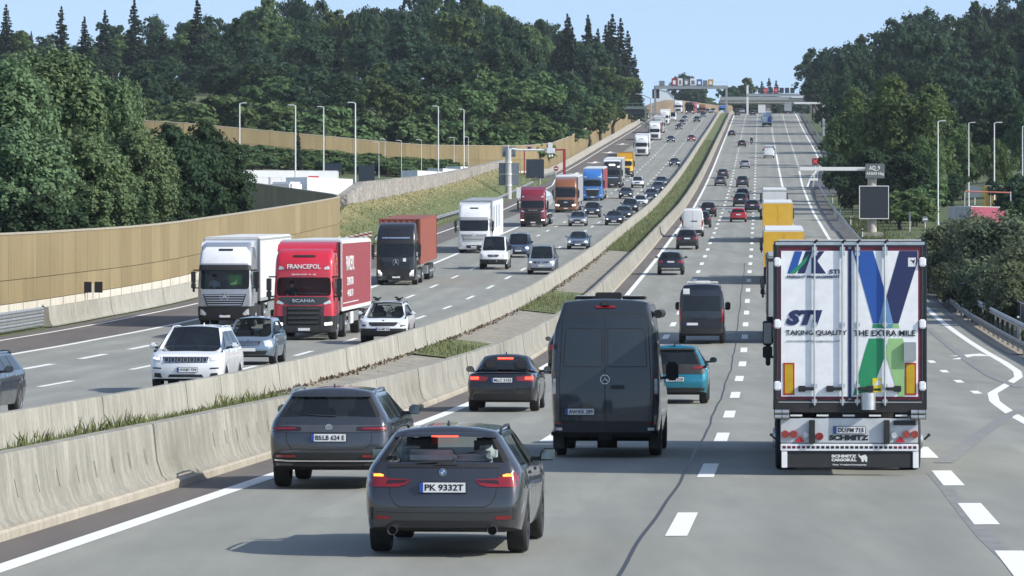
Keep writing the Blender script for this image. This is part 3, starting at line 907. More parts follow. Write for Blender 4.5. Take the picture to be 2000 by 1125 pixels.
 md = ob.modifiers.new("s", 'SUBSURF'); md.levels = lod; md.render_levels = lod
 bpy.context.view_layer.update()
 ev = ob.evaluated_get(bpy.context.evaluated_depsgraph_get())
 m2 = bpy.data.meshes.new_from_object(ev)
 bpy.data.objects.remove(ob); bpy.data.meshes.remove(me)
 vs = np.empty(len(m2.vertices) * 3); m2.vertices.foreach_get("co", vs); vs = vs.reshape(-1, 3)
 polys = [tuple(p.vertices) for p in m2.polygons]; mi = [p.material_index for p in m2.polygons]
 parts = {}
 for nm, ti in TG.items():
  fs = [p for p, q in zip(polys, mi) if q == ti]
  used = sorted({v for f in fs for v in f}); mp = {v: i for i, v in enumerate(used)}
  parts[nm] = ([tuple(vs[v]) for v in used], [tuple(mp[v] for v in f) for f in fs])
 bvh = BVHTree.FromPolygons([tuple(v) for v in vs], polys)
 bpy.data.meshes.remove(m2)
 SHELLS[key] = (parts, bvh, c)
 return SHELLS[key]
def shade(me, ang=35):
 bm = bmesh.new(); bm.from_mesh(me)
 for f in bm.faces: f.smooth = True
 for e in bm.edges: e.smooth = len(e.link_faces) == 2 and e.calc_face_angle(9) < R(ang)
 bm.to_mesh(me); bm.free()
def raw(name, vs, fs, mat, parent, ang=35):
 me = bpy.data.meshes.new(name); me.from_pydata(vs, [], fs); me.materials.append(mat)
 if ang: shade(me, ang)
 return link(name, me, parent)
class Skin:
 """puts flat outlines on a body: view axis 'rear' (-y), 'front' (+y), 'right' (+x), 'left' (-x)"""
 AX = {'rear': (Vector((0, 1, 0)), -30, lambda u, v: (u, 0, v)), 'front': (Vector((0, -1, 0)), 30, lambda u, v: (u, 0, v)),
    'right': (Vector((-1, 0, 0)), 9, lambda u, v: (0, u, v)), 'left': (Vector((1, 0, 0)), -9, lambda u, v: (0, u, v))}
 def __init__(s, bvh): s.b = bvh
 def pt(s, u, v, ax, off):
  d, far, f = s.AX[ax]
  o = Vector(f(u, v));
  if ax in ('rear', 'front'): o.y = far
  else: o.x = far
  loc, nrm, _, _ = s.b.ray_cast(o, d)
  if loc is None:
   best = s.b.find_nearest(Vector(f(u, v)) - d * 3)
   loc = best[0]; loc = Vector((u, loc.y, v)) if ax in ('rear', 'front') else Vector((loc.x, u, v))
  return loc - d * off
 def patch(s, name, poly, ax, mat, parent, off=.008, thick=.02, res=.055, flat=False):
  bm = bmesh.new()
  vs = [bm.verts.new((u, v, 0)) for u, v in poly]
  bm.faces.new(vs)
  us = [p[0] for p in poly]; ws = [p[1] for p in poly]
  for lo, hi, no in ((min(us), max(us), (1, 0, 0)), (min(ws), max(ws), (0, 1, 0))):
   k = max(1, int((hi - lo) / res));
   for i in range(1, k):
    q = lo + (hi - lo) * i / k
    bmesh.ops.bisect_plane(bm, geom=bm.verts[:] + bm.edges[:] + bm.faces[:], plane_co=(q, 0, 0) if no[0] else (0, q, 0), plane_no=no)
  d = s.AX[ax][0]
  if flat:
   cu, cv = (min(us) + max(us)) / 2, (min(ws) + max(ws)) / 2
   dep = [s.pt(u, v, ax, off) for u, v in ((cu, cv), (min(us), cv), (max(us), cv), (cu, min(ws)), (cu, max(ws)))]
   base = min(dep, key=lambda p: p.dot(d))
  for v in bm.verts:
   u, w = v.co.x, v.co.y
   if flat:
    p = Vector((u, base.y, w)) if ax in ('rear', 'front') else Vector((base.x, u, w))
   else: p = s.pt(u, w, ax, off)
   v.co = p
  r = bmesh.ops.extrude_face_region(bm, geom=bm.faces[:])
  for v in [g for g in r['geom'] if isinstance(g, bmesh.types.BMVert)]: v.co += d * (thick + off)
  bmesh.ops.recalc_face_normals(bm, faces=bm.faces)
  me = bpy.data.meshes.new(name)
  for f in bm.faces: f.smooth = True
  for e in bm.edges: e.smooth = len(e.link_faces) == 2 and e.calc_face_angle(9) < R(40)
  bm.to_mesh(me); bm.free(); me.materials.append(mat)
  return link(name, me, parent)
 def seam(s, name, pts, ax, mat, parent, w=.008, off=.002, close=False, step=.06):
  q = []
  pts = list(pts) + ([pts[0]] if close else [])
  for (a, b), (c, d) in zip(pts[:-1], pts[1:]):
   k = max(1, int(math.hypot(c - a, d - b) / step))
   q += [(a + (c - a) * i / k, b + (d - b) * i / k) for i in range(k)]
  q.append(pts[-1])
  mb = MB(); rings = []
  for i, (u, v) in enumerate(q):
   a, b = q[max(0, i - 1)], q[min(len(q) - 1, i + 1)]
   tx, ty = b[0] - a[0], b[1] - a[1]; l = math.hypot(tx, ty) or 1
   nx, ny = -ty / l * w / 2, tx / l * w / 2
   rings.append([s.pt(u + nx, v + ny, ax, off), s.pt(u - nx, v - ny, ax, off)])
  mb.loft(rings)
  return mb.build(name, mat, parent, smooth=0, recalc=False)
def rect(u0, u1, v0, v1, r=0.0):
 if not r: return [(u0, v0), (u1, v0), (u1, v1), (u0, v1)]
 out = []
 for cx, cy, a in ((u1 - r, v0 + r, -90), (u1 - r, v1 - r, 0), (u0 + r, v1 - r, 90), (u0 + r, v0 + r, 180)):
  for i in range(4): t = R(a + 30 * i); out.append((cx + r * math.cos(t), cy + r * math.sin(t)))
 return out
def mir(p): return [(-u, v) for u, v in reversed(p)]
def disc(u, v, r, n=16, sy=1.0): return [(u + r * math.cos(2 * PI * i / n), v + sy * r * math.sin(2 * PI * i / n)) for i in range(n)]
def text_mesh(s, size, font_w=1.0, shear=0.0, bold=0.0, ext=.004):
 cu = bpy.data.curves.new("t", 'FONT'); cu.body = s; cu.size = size; cu.align_x = 'CENTER'; cu.align_y = 'CENTER'
 cu.extrude = ext; cu.shear = shear; cu.offset = bold; cu.resolution_u = 3
 o = bpy.data.objects.new("t", cu); me = bpy.data.meshes.new_from_object(o)
 bpy.data.objects.remove(o); bpy.data.curves.remove(cu)
 return me
def lettering(name, s, loc, size, mat, parent, face='rear', width=None, height=None, shear=0, bold=0, ext=.004, mi=False):
 """raised letters standing upright on a plane; face says which way they are read from"""
 me = text_mesh(s, size, shear=shear, bold=bold, ext=ext)
 if not me.vertices: return None
 xs = np.empty(len(me.vertices) * 3); me.vertices.foreach_get("co", xs); xs = xs.reshape(-1, 3)
 if width: xs[:, 0] *= width / max(1e-6, xs[:, 0].max() - xs[:, 0].min())
 if height: xs[:, 1] *= height / max(1e-6, xs[:, 1].max() - xs[:, 1].min())
 xs[:, 0] -= (xs[:, 0].max() + xs[:, 0].min()) / 2; xs[:, 1] -= (xs[:, 1].max() + xs[:, 1].min()) / 2
 M = {'rear': lambda p: (p[0], -p[2], p[1]), 'front': lambda p: (-p[0], p[2], p[1]), 'right': lambda p: (p[2], p[0], p[1]), 'left': lambda p: (-p[2], -p[0], p[1])}[face]
 me.vertices.foreach_set("co", np.array([M(p) for p in xs]).ravel().astype(np.float32))
 me.materials.append(mat); me.update()
 o = link(name, me, parent); o.location = loc
 return o
_WH = {}
def wheel_meshes(r, w, dark=False, truck=False):
 k = (round(r, 3), round(w, 3), dark, truck)
 if k in _WH: return _WH[k]
 n = 28; mb = MB()
 prof = [(-w / 2, r * .66), (-w / 2 - .006, r * .8), (-w / 2, r * .93), (-w / 2 + .025, r * .99), (-w / 4, r), (w / 4, r), (w / 2 - .025, r * .99), (w / 2, r * .93), (w / 2 + .006, r * .8), (w / 2, r * .66), (w / 2 - .08, r * .62), (-w / 2 + .08, r * .62)]
 rings = [[(x, q * math.cos(2 * PI * i / n), q * math.sin(2 * PI * i / n)) for x, q in prof] for i in range(n)]
 rings.append(rings[0])
 mb.loft(rings, close=True); t = mb.mesh("wheel", M_TYRE, smooth=35)
 mb = MB(); rr = r * .66
 def ringx(x, q): return [(x, q * math.cos(2 * PI * i / n), q * math.sin(2 * PI * i / n)) for i in range(n)]
 mb.loft([ringx(w / 2 + .002, rr), ringx(w / 2 - .01, rr * .93), ringx(w / 2 - .09, rr * .9), ringx(w / 2 - .09, .01)], close=True)
 if truck:
  mb.loft([ringx(w / 2 - .05, rr * .75), ringx(w / 2 + .03, rr * .42), ringx(w / 2 + .05, rr * .36), ringx(w / 2 + .05, .01)], close=True)
 else:
  for i in range(5):
   for dt in (-.16, .16):
    a = 2 * PI * i / 5 + dt; b = 2 * PI * i / 5 + dt * .5
    ca, sa, cb, sb = math.cos(a), math.sin(a), math.cos(b), math.sin(b)
    q = .028
    vs = []
    for rad, ang, x in ((rr * .15, b, w / 2 - .012), (rr * .94, a, w / 2 - .004)):
     c_, s_ = math.cos(ang), math.sin(ang)
     for e in (-q, q):
      for dx in (0, -.03): vs.append((x + dx, rad * c_ - e * s_, rad * s_ + e * c_))
    mb.add(vs, [(0, 2, 6, 4), (0, 4, 5, 1), (2, 3, 7, 6), (4, 6, 7, 5)])
  mb.cyl((w / 2 - .06, 0, 0), (w / 2 - .005, 0, 0), rr * .2, rr * .2, 12)
 rm = mb.mesh("rim", M_RIMD if dark else M_RIM, smooth=35)
 _WH[k] = (t, rm); return _WH[k]
def add_wheels(root, hw, wb, r, w=.22, dark=False, rims=True):
 t, rm = wheel_meshes(r, w, dark)
 for y in (0, wb):
  for s in (1, -1):
   o = link("wheel", t, root); o.location = (s * (hw - w / 2 - .015), y, r)
   if s < 0: o.rotation_euler.z = PI
   o.rotation_euler.x = rnd.random() * 6
   if rims: link("rim", rm, o)
_SH = {}
def shared(key, make):
 if key not in _SH: _SH[key] = make()
 return _SH[key]
def plate(root, sk, ax, u, z, txt=None, w=.52, h=.11, blue=True, face=None):
 p = sk.pt(u, z, ax, .0); d = -1 if ax == 'rear' else 1
 ys = [sk.pt(u + a, z + b, ax, 0).y for a in (-w / 2, 0, w / 2) for b in (-h / 2, h / 2)]
 y = (min(ys) - .012) if ax == 'rear' else (max(ys) + .012)
 mb = MB(); mb.box((u, y, z), (w, .012, h), 0); mb.box((u, y - d * .006, z), (w + .02, .012, h + .02), 2)
 bu = u - (w / 2 - .022) * (1 if ax == 'rear' else -1)
 if blue: mb.box((bu, y + d * .002, z), (.042, .012, h), 1)
 o = mb.build("number_plate", [M_PLATE, M_PBLUE, M_INK], root, smooth=0)
 if txt: lettering("plate_text", txt, (u + (.02 if ax == 'rear' else -.02), y + d * .007, z), .1, M_INK, o, ax, width=w * .84, height=h * .66, bold=.0025, ext=.002)
 return o
def islands(vs, fs):
 """loose pieces of a mesh"""
 par = list(range(len(vs)))
 def find(i):
  while par[i] != i: par[i] = par[par[i]]; i = par[i]
  return i
 for f in fs:
  for a in f[1:]: par[find(a)] = find(f[0])
 gr = {}
 for f in fs: gr.setdefault(find(f[0]), []).append(f)
 for g in gr.values():
  used = sorted({v for f in g for v in f}); mp = {v: i for i, v in enumerate(used)}
  yield [vs[v] for v in used], [tuple(mp[v] for v in f) for f in g]
def make_car(name, style, spec, col, lod=2, glass=None, rim_dark=False, inside=True, wheels_rims=True, two_tone=None):
 parts, bvh, c = car_shell((style, lod), spec, lod)
 root = empty(name)
 g = glass or M_GLASS
 mats = {'body': col, 'trim': M_UNDER, 'clad': M_TRIM, 'winL': g, 'winR': g, 'pillar': M_TRIM, 'windscreen': g, 'rear_window': g}
 nm = {'body': 'body', 'trim': 'underbody', 'clad': 'cladding', 'winL': 'side_window', 'winR': 'side_window', 'pillar': 'pillar_trim', 'windscreen': 'windscreen', 'rear_window': 'rear_window'}
 for k, (vs, fs) in parts.items():
  if not fs: continue
  if k == 'pillar':
   for iv, jf in islands(vs, fs): raw("pillar_trim", iv, jf, M_TRIM, root, 40)
   continue
  me = shared((style, lod, k), lambda: None)
  if me is None:
   me = bpy.data.meshes.new(nm[k]); me.from_pydata(vs, [], fs); me.materials.append(mats[k]); shade(me, 40)
   _SH[(style, lod, k)] = me
  o = link(nm[k], me if me.materials[0] == mats[k] else me.copy(), root)
  if o.data.materials[0] != mats[k]: o.data.materials[0] = mats[k]
 hw = c['W'] / 2; r = c['r']
 # dark wheel housings so that no light shines under the body
 for y in (0, c['wb']):
  mb = MB(); mb.bx(-hw + .25, hw - .25, y - r - .1, y + r + .1, c['gc'] + .0, r * 2 + .02)
  mb.bx(-hw + .06, hw - .06, y - r - .03, y + r + .03, r * 2 - .02, r * 2 + .045)
  mb.build("wheel_housing", M_UNDER, root, smooth=0)
 add_wheels(root, hw, c['wb'], r, .225 if r < .4 else .26, rim_dark, wheels_rims)
 sk = Skin(bvh)
 if inside and not c['panel']:
  z0 = c['belt']; ydr = c['wb'] + c['wtop'] - .25
  for x in (-.38, .38):
   for y in (ydr, ydr - .95):
    mb = MB(); mb.box((x, y, z0 - .12), (.46, .14, .5)); mb.box((x, y - .02, z0 + .20), (.26, .09, .2))
    mb.build("seat", M_SEAT, root, bevel=.03, smooth=40)
  mb = MB(); mb.bx(-hw + .12, hw - .12, ydr + .75, ydr + 1.0, z0 - .25, z0 - .06); mb.build("dashboard", M_SEAT, root, bevel=.03)
 return root, sk, c
def mirrors(root, c, col, y=None, z=None, big=False, face_glass=True):
 hw = c['W'] / 2; y = c['wb'] + c['cowl'] - .28 if y is None else y; z = c['beltf'] + .10 if z is None else z
 for s in (-1, 1):
  mb = MB(); w, h = (.2, .15) if not big else (.24, .36)
  mb.box((s * (hw + .10), y, z), (w, .11, h), 0);
  o = mb.build("wing_mirror", col, root, bevel=.045, smooth=50)
  m2 = MB(); m2.box((s * (hw + .10), y - .056, z), (w * .82, .006, h * .78)); m2.build("mirror_glass", M_TRIM if big else M_MIRR, o, bevel=.0)
  m3 = MB(); m3.box((s * (hw - .03), y + .02, z - h * .35), (.16, .06, .05)); m3.build("mirror_stalk", M_TRIM, o)
def handles(root, sk, c, mat, ys, z=None):
 z = z or c['belt'] - .10
 for y in ys:
  for ax in ('right', 'left'):
   sk.patch("door_handle", rect(y - .09, y + .09, z - .018, z + .018, .012), ax, mat, root, off=.02, thick=.02)
def door_seams(root, sk, c, ys, z0=None):
 mb = None
 z0 = z0 or c['gc'] + .12
 for y in ys:
  for ax in ('right', 'left'):
   sk.seam("door_gap", [(y, z0), (y, c['belt'] - .01)], ax, M_SLOT, root, w=.012, off=.002)
def roof_rails(root, c, col, y0, y1, z=.045):
 for s in (-1, 1):
  x = s * (c['roofw'] + .01); zz = c['H'] - .075
  pts = [(x, y0, zz - .02), (x * .995, y0 + .16, zz + z * .8), (x * .99, y0 + .4, zz + z), (x * .985, (y0 + y1) / 2, zz + z + .01), (x * .98, y1 - .3, zz + z), (x * .97, y1, zz - .02)]
  MB().tube(pts, .017, 6).build("roof_rail", col, root)
def fin(root, c, y, mat):
 mb = MB(); z = c['H'] - .012
 mb.loft([[(-.025, y - .09, z), (.025, y - .09, z), (.006, y - .085, z + .07), (-.006, y - .085, z + .07)], [(-.02, y + .1, z - .005), (.02, y + .1, z - .005), (.004, y + .02, z + .02), (-.004, y + .02, z + .02)]], close=True, caps=True)
 mb.build("roof_antenna", mat, root, smooth=30)
def place(root, off, D, oncoming=False, wb=0, label=None, cat=None, group=None, sc=1.0, yaw=0.0):
 h = heading(D); s = slope(D)
 p = P(off, D, .008)
 if oncoming:
  q = p + Vector((math.sin(h), math.cos(h), math.tan(s))) * wb * sc
  root.location = q; root.rotation_mode = 'XYZ'
  root.rotation_euler = (-s, 0, PI - h + yaw)
 else:
  root.location = p; root.rotation_euler = (s, 0, -h + yaw)
 root.scale = (sc,) * 3
 tag(root, label, cat, group)
 return root
# ================================================================ the cars one can read in detail
C_GREY = paint("mineral_grey", (.062, .066, .075), metal=.65, rough=.24, dirt=.3)
C_GREYB = paint("dolphin_grey", (.07, .076, .088), metal=.65, rough=.24, dirt=.3)
C_BLACK = paint("black", (.008, .008, .010), metal=.2, rough=.3, dirt=.35)
C_BLUEB = paint("blue_black", (.012, .016, .028), metal=.4, rough=.32, dirt=.3)
C_BROWN = paint("black_brown", (.022, .014, .014), metal=.3, rough=.32, dirt=.3)
C_ANTH = paint("anthracite_blue", (.022, .030, .038), metal=.3, rough=.42, dirt=.3)
C_TEAL = paint("teal", (.012, .20, .28), metal=.5, rough=.28, dirt=.15)
C_WHITE = paint("white", (.74, .76, .78), rough=.4, dirt=.18)
C_WHITE2 = paint("white_van", (.66, .67, .67), rough=.45, dirt=.35)
C_SILVER = paint("silver", (.42, .44, .46), metal=.7, rough=.34, dirt=.2)
C_LBLUE = paint("ice_blue", (.22, .29, .36), metal=.6, rough=.34, dirt=.25)
C_DBLUE = paint("van_blue", (.05, .085, .15), metal=.35, rough=.36, dirt=.3)
C_RED = paint("red", (.42, .016, .022), metal=.2, rough=.32, dirt=.15)
C_DGREY = paint("dark_grey", (.035, .037, .042), metal=.45, rough=.34, dirt=.3)
C_MGREY = paint("mid_grey", (.13, .135, .14), metal=.6, rough=.34, dirt=.2)
G_OURS = "cars driving away from the camera on the right carriageway"
G_ONC = "oncoming cars on the left carriageway"
def ring_mesh(u, v, r0, r1, n=20):
 return [(u + r1 * math.cos(2*PI*i/n), v + r1 * math.sin(2*PI*i/n)) for i in range(n)]
def star_badge(root, sk, ax, u, z, r, ring=None, depth=.012, mat=None):
 """a three-pointed star in a ring"""
 mat = mat or M_CHROME
 p = sk.pt(u, z, ax, .012); d = -1 if ax == 'rear' else 1
 mb = MB(); n = 24
 prof = [(r * .9, -.5), (r * .9, .5), (r, .5), (r, -.5)]
 rings = [[(u + q * math.cos(2*PI*i/n), p.y + d * (depth * s + .01), z + q * math.sin(2*PI*i/n)) for q, s in prof] for i in range(n)]; rings.append(rings[0])
 mb.loft(rings, close=True)
 for k in range(3):
  a = PI / 2 + k * 2 * PI / 3
  tip = (u + r * .95 * math.cos(a), p.y + d * .012, z + r * .95 * math.sin(a))
  s1 = (u + r * .2 * math.cos(a + PI / 3), p.y + d * .012, z + r * .2 * math.sin(a + PI / 3)); s2 = (u + r * .2 * math.cos(a - PI / 3), p.y + d * .012, z + r * .2 * math.sin(a - PI / 3))
  c = (u, p.y + d * .03, z)
  mb.add([tip, s1, c, s2], [(0, 1, 2), (0, 2, 3)])
 return mb.build("star_badge", mat, root, smooth=30)
def roundel(root, sk, ax, u, z, r, kind):
 p = sk.pt(u, z, ax, .0); d = -1 if ax == 'rear' else 1
 b = MB(); b.cyl((u, p.y + d * .002, z), (u, p.y + d * .014, z), r, r, 20, 0)
 y = p.y + d * .016
 if kind == 'quarters':
  n = 8
  for q in range(4):
   vs = [(u, y, z)] + [(u + r * .68 * math.cos(PI / 2 * (q + i / n)), y, z + r * .68 * math.sin(PI / 2 * (q + i / n))) for i in range(n + 1)]
   b.add(vs, [tuple([0, i + 1, i + 2]) for i in range(n)], 1 if q % 2 == 0 else 2)
  ring = [[(u + k * math.cos(2*PI*i/20), y, z + k * math.sin(2*PI*i/20)) for k in (r * .9, r)] for i in range(21)]
  b.loft(ring, mi=1)
 elif kind == 'vw':
  ring = [[(u + k * math.cos(2*PI*i/20), y, z + k * math.sin(2*PI*i/20)) for k in (r * .86, r)] for i in range(21)]
  b.loft(ring, mi=1)
  w = r * .12
  def bar(x0, z0, x1, z1):
   b.add([(u + x0 * r - w, y, z + z0 * r), (u + x0 * r + w, y, z + z0 * r), (u + x1 * r + w, y, z + z1 * r), (u + x1 * r - w, y, z + z1 * r)], [(0, 1, 2, 3)], 1)
  for s in (-1, 1):
   bar(s * .32, .78, s * .02, .12); bar(s * .66, .5, s * .3, -.62); bar(s * .02, .0, s * .3, -.62)
 else:
  ring = [[(u + k * math.cos(2*PI*i/20), y, z + k * math.sin(2*PI*i/20)) for k in (r * .8, r)] for i in range(21)]
  b.loft(ring, mi=1)
 return b.build("maker_badge", [M_INK if kind != 'oval' else M_PBLUE, M_CHROME, plain("badge_blue", (.05, .2, .55), rough=.3)], root, smooth=0, recalc=False)
def exhausts(root, xs, y, z, r=.05):
 for x in xs:
  mb = MB(); n = 18
  rings = []
  for yy, q in ((.10, r * .85), (-.02, r * .85), (-.035, r), (.0, r * 1.04), (.1, r)): rings.append([(x + q * math.cos(2*PI*i/n), y + yy, z + q * math.sin(2*PI*i/n)) for i in range(n)])
  mb.loft(rings, close=True)
  o = mb.build("exhaust_pipe", M_CHROME, root)
  b = MB(); b.cyl((x, y + .06, z), (x, y + .07, z), r * .84, n=14); b.build("exhaust_inside", M_UNDER, o)
def person_in(root, x, y, z, shirt, name="driver"):
 """head, neck and shoulders of someone seated behind a window: one continuous skinned figure"""
 me = bpy.data.meshes.new(name); bm = bmesh.new(); ly = bm.verts.layers.skin.verify()
 pts = [((0, 0, -.32), .16), ((0, -.01, -.02), .19), ((0, .0, .10), .075), ((0, .02, .16), .06), ((0, .03, .24), .095), ((0, .02, .33), .085), ((.2, 0, -.0), .08), ((.24, .14, -.2), .06), ((.14, .36, -.16), .045), ((-.2, 0, 0), .08), ((-.24, .14, -.2), .06), ((-.14, .36, -.16), .045)]
 vs = [bm.verts.new(Vector(p) + Vector((x, y, z))) for p, _ in pts]
 for a, b in ((0, 1), (1, 2), (2, 3), (3, 4), (4, 5), (1, 6), (6, 7), (7, 8), (1, 9), (9, 10), (10, 11)): bm.edges.new((vs[a], vs[b]))
 for v, (_, r) in zip(vs, pts): v[ly].radius = (r, r * .85)
 vs[0][ly].use_root = True
 bm.to_mesh(me); bm.free()
 o = bpy.data.objects.new(name, me); COL.objects.link(o)
 o.modifiers.new("skin", 'SKIN'); sb = o.modifiers.new("sub", 'SUBSURF'); sb.levels = 1
 bpy.context.view_layer.update()
 m2 = bpy.data.meshes.new_from_object(o.evaluated_get(bpy.context.evaluated_depsgraph_get()))
 bpy.data.objects.remove(o)
 m2.materials.clear(); m2.materials.append(shirt); m2.materials.append(M_SKIN)
 for p in m2.polygons:
  p.use_smooth = True
  cz = p.center.z - z
  if cz > .12 or (p.center.y - y) > .26: p.material_index = 1
 b = link("person", m2)
 h = MB(); n = 10
 h.loft([[(x + q * math.cos(2*PI*i/n), y - .0 + .02 + q * math.sin(2*PI*i/n), z + zz) for i in range(n)] for zz, q in ((.27, .105), (.33, .102), (.39, .07), (.405, .01))], close=True)
 h.build("hair", plain("brown_hair", (.04, .025, .015), rough=.8), b, smooth=60)
 return b
# ---------------------------------------------------------------- grey estate in front of the camera
EST = dict(L=4.71, W=1.83, H=1.46, wb=2.85, fo=.80, r=.345, gc=.25, belt=1.0, beltf=.95, roofw=.60, nose=.72, hood=.97, cowl=-.45, wtop=-1.25, taper=.085,
     rear=[(.22, .14), (.32, .05), (.46, 0), (.60, .0), (.72, .03), (.90, .10), (.99, .13), (1.05, .17), (1.46, .52)], pil=[.30, 1.30])
def estate(name, col):
 t, sk, c = make_car(name, 'estate', EST, col, 2, glass=M_GLASSC, rim_dark=True)
 yb = -1.06
 # lower black apron with its notch, bumper line and boot outline
 sk.patch("bumper_apron", [(-.80, .285), (.80, .285), (.80, .32), (.66, .345), (.56, .405), (-.56, .405), (-.66, .345), (-.80, .32)], 'rear', M_TRIM, t, off=.012)
 sk.seam("tailgate_gap", [(-.62, .98), (-.60, .70), (-.545, .60), (-.47, .565), (.47, .565), (.545, .60), (.60, .70), (.62, .98)], 'rear', M_SLOT, t, w=.011)
 sk.seam("bumper_crease", [(-.80, .515), (-.5, .50), (.5, .50), (.80, .515)], 'rear', M_SLOT, t, w=.007)
 L = [(-.85, .79), (-.50, .79), (-.41, .82), (-.37, .865), (-.39, .875), (-.60, .885), (-.80, .955), (-.855, .955)]
 for poly, s in ((L, -1), (mir(L), 1)):
  o = sk.patch("tail_lamp", poly, 'rear', M_RED, t, off=.010)
  q = [(-.79, .908), (-.68, .905), (-.675, .925), (-.72, .938), (-.79, .935)]
  sk.patch("lamp_glow", q if s < 0 else mir(q), 'rear', M_AMBON, o, off=.018, thick=.005)
  q = [(-.64, .83), (-.42, .845), (-.39, .868), (-.62, .868)]
  sk.patch("lamp_smoke", q if s < 0 else mir(q), 'rear', M_SMOKE, o, off=.016, thick=.004)
 for s in (-1, 1):
  p = [(-.76, .425), (-.59, .425), (-.59, .45), (-.62, .462), (-.77, .468)]
  sk.patch("reflector", p if s < 0 else mir(p), 'rear', M_RED, t, off=.008)
  p = [(-.815, .42), (-.79, .42), (-.79, .56), (-.83, .56)]
  sk.patch("bumper_vent", p if s < 0 else mir(p), 'rear', M_SLOT, t, off=.004)
 plate(t, sk, 'rear', 0, .785, "PK 9332T")
 roundel(t, sk, 'rear', 0, .955, .041, 'quarters')
 sk.patch("high_brake_lamp", rect(-.15, .15, 1.345, 1.360), 'rear', M_REDON, t, off=.08, thick=.01)
 # window surround and wiper
 sk.patch("window_surround", [(-.64, 1.005), (.64, 1.005), (.63, 1.04), (-.63, 1.04)], 'rear', M_TRIM, t, off=.008)
 sk.patch("spoiler_lip", [(-.58, 1.335), (-.15, 1.35), (.15, 1.35), (.58, 1.335), (.57, 1.375), (.3, 1.395), (-.3, 1.395), (-.57, 1.375)], 'rear', col, t, off=.035, thick=.06)
 sk.seam("rear_wiper", [(.02, 1.045), (-.02, 1.075), (-.30, 1.062)], 'rear', M_TRIM, t, w=.018, off=.022)
 sk.patch("wiper_base", [(-.10, 1.035), (.16, 1.035), (.06, 1.075), (-.02, 1.078)], 'rear', M_TRIM, t, off=.02)
 exhausts(t, (-.565, .565), yb - .045, .305, .055)
 roof_rails(t, c, M_TRIM, -.42, 1.45); fin(t, c, -.12, col); mirrors(t, c, M_TRIM)
 handles(t, sk, c, col, (.62, 1.75)); door_seams(t, sk, c, (.48, 1.36, 2.33))
 mb = MB()                                              # what lies under the window: a pale sunshade and luggage
 mb.box((-.18, -.30, 1.10), (.60, .42, .18)); mb.box((.28, -.28, 1.07), (.44, .36, .14)); mb.box((.42, -.02, 1.13), (.25, .4, .2)); mb.box((-.45, .02, 1.12), (.3, .5, .2))
 mb.build("luggage", M_CLOTH, t, bevel=.06, seg=3, smooth=60)
 return t, c
t, c = estate("estate_car", C_GREY)
off, D = hit(879, 1079)
place(t, off, D, label="dark grey estate car nearest the camera, its brake light glowing", cat="car", group=G_OURS, sc=1.02)
# ---------------------------------------------------------------- kits shared by many cars
def rear_kit(t, sk, c, lamps='block', lit=False, txt=None, pz=None, bumper=True, badge=None, smoke=False, win_top=True, seams=True, high=None, small=False):
 hw = c['W'] / 2; b = c['rear'][-2][0] - .06 if not c['deck'] else c['deck'][1] - .06
 ml = M_SMOKE if smoke else M_RED
 if lamps == 'block': L = [(-hw + .05, b - .24), (-hw + .36, b - .22), (-hw + .42, b - .10), (-hw + .40, b - .06), (-hw + .06, b - .02)]
 elif lamps == 'wide': L = [(-hw + .05, b - .16), (-hw + .5, b - .15), (-hw + .56, b - .05), (-hw + .06, b - .0)]
 elif lamps == 'tall': L = [(-hw + .03, b - .30), (-hw + .19, b - .28), (-hw + .17, b + .28), (-hw + .10, b + .34), (-hw + .07, b + .1)]
 elif lamps == 'bar': L = [(-hw + .06, b - .15), (-.1, b - .14), (-.1, b - .06), (-hw + .07, b - .03)]
 for q in (L, mir(L)):
  o = sk.patch("tail_lamp", q, 'rear', ml, t, off=.012)
  if lit:
   u = [p[0] for p in q]; v = [p[1] for p in q]
   s = 1 if u[0] > 0 else -1; a = max(abs(x) for x in u) - .05; w = min(.22, abs(max(u) - min(u)) * .6)
   vm = (max(v) + min(v)) / 2
   sk.patch("lamp_glow", rect(*sorted((s * (a - w), s * a)), vm - .035, vm + .035, .02), 'rear', M_REDON if lit == 'red' else M_AMBON, o, off=.022, thick=.006)
 if bumper: sk.patch("bumper_apron", [(-hw + .14, c['gc'] + .075), (hw - .14, c['gc'] + .075), (hw - .18, c['gc'] + .22), (-hw + .18, c['gc'] + .22)], 'rear', M_TRIM, t, off=.012)
 pz = pz if pz is not None else b - .14
 plate(t, sk, 'rear', 0, pz, txt)
 if seams: sk.seam("tailgate_gap", [(-hw + .27, b - .02), (-hw + .30, b - .28), (-hw + .40, b - .40), (hw - .40, b - .40), (hw - .30, b - .28), (hw - .27, b - .02)], 'rear', M_SLOT, t, w=.012)
 if badge: roundel(t, sk, 'rear', 0, pz + .17, .05, badge)
 if high: sk.patch("high_brake_lamp", rect(-.16, .16, high, high + .025), 'rear', M_REDON if lit else M_RED, t, off=.05)
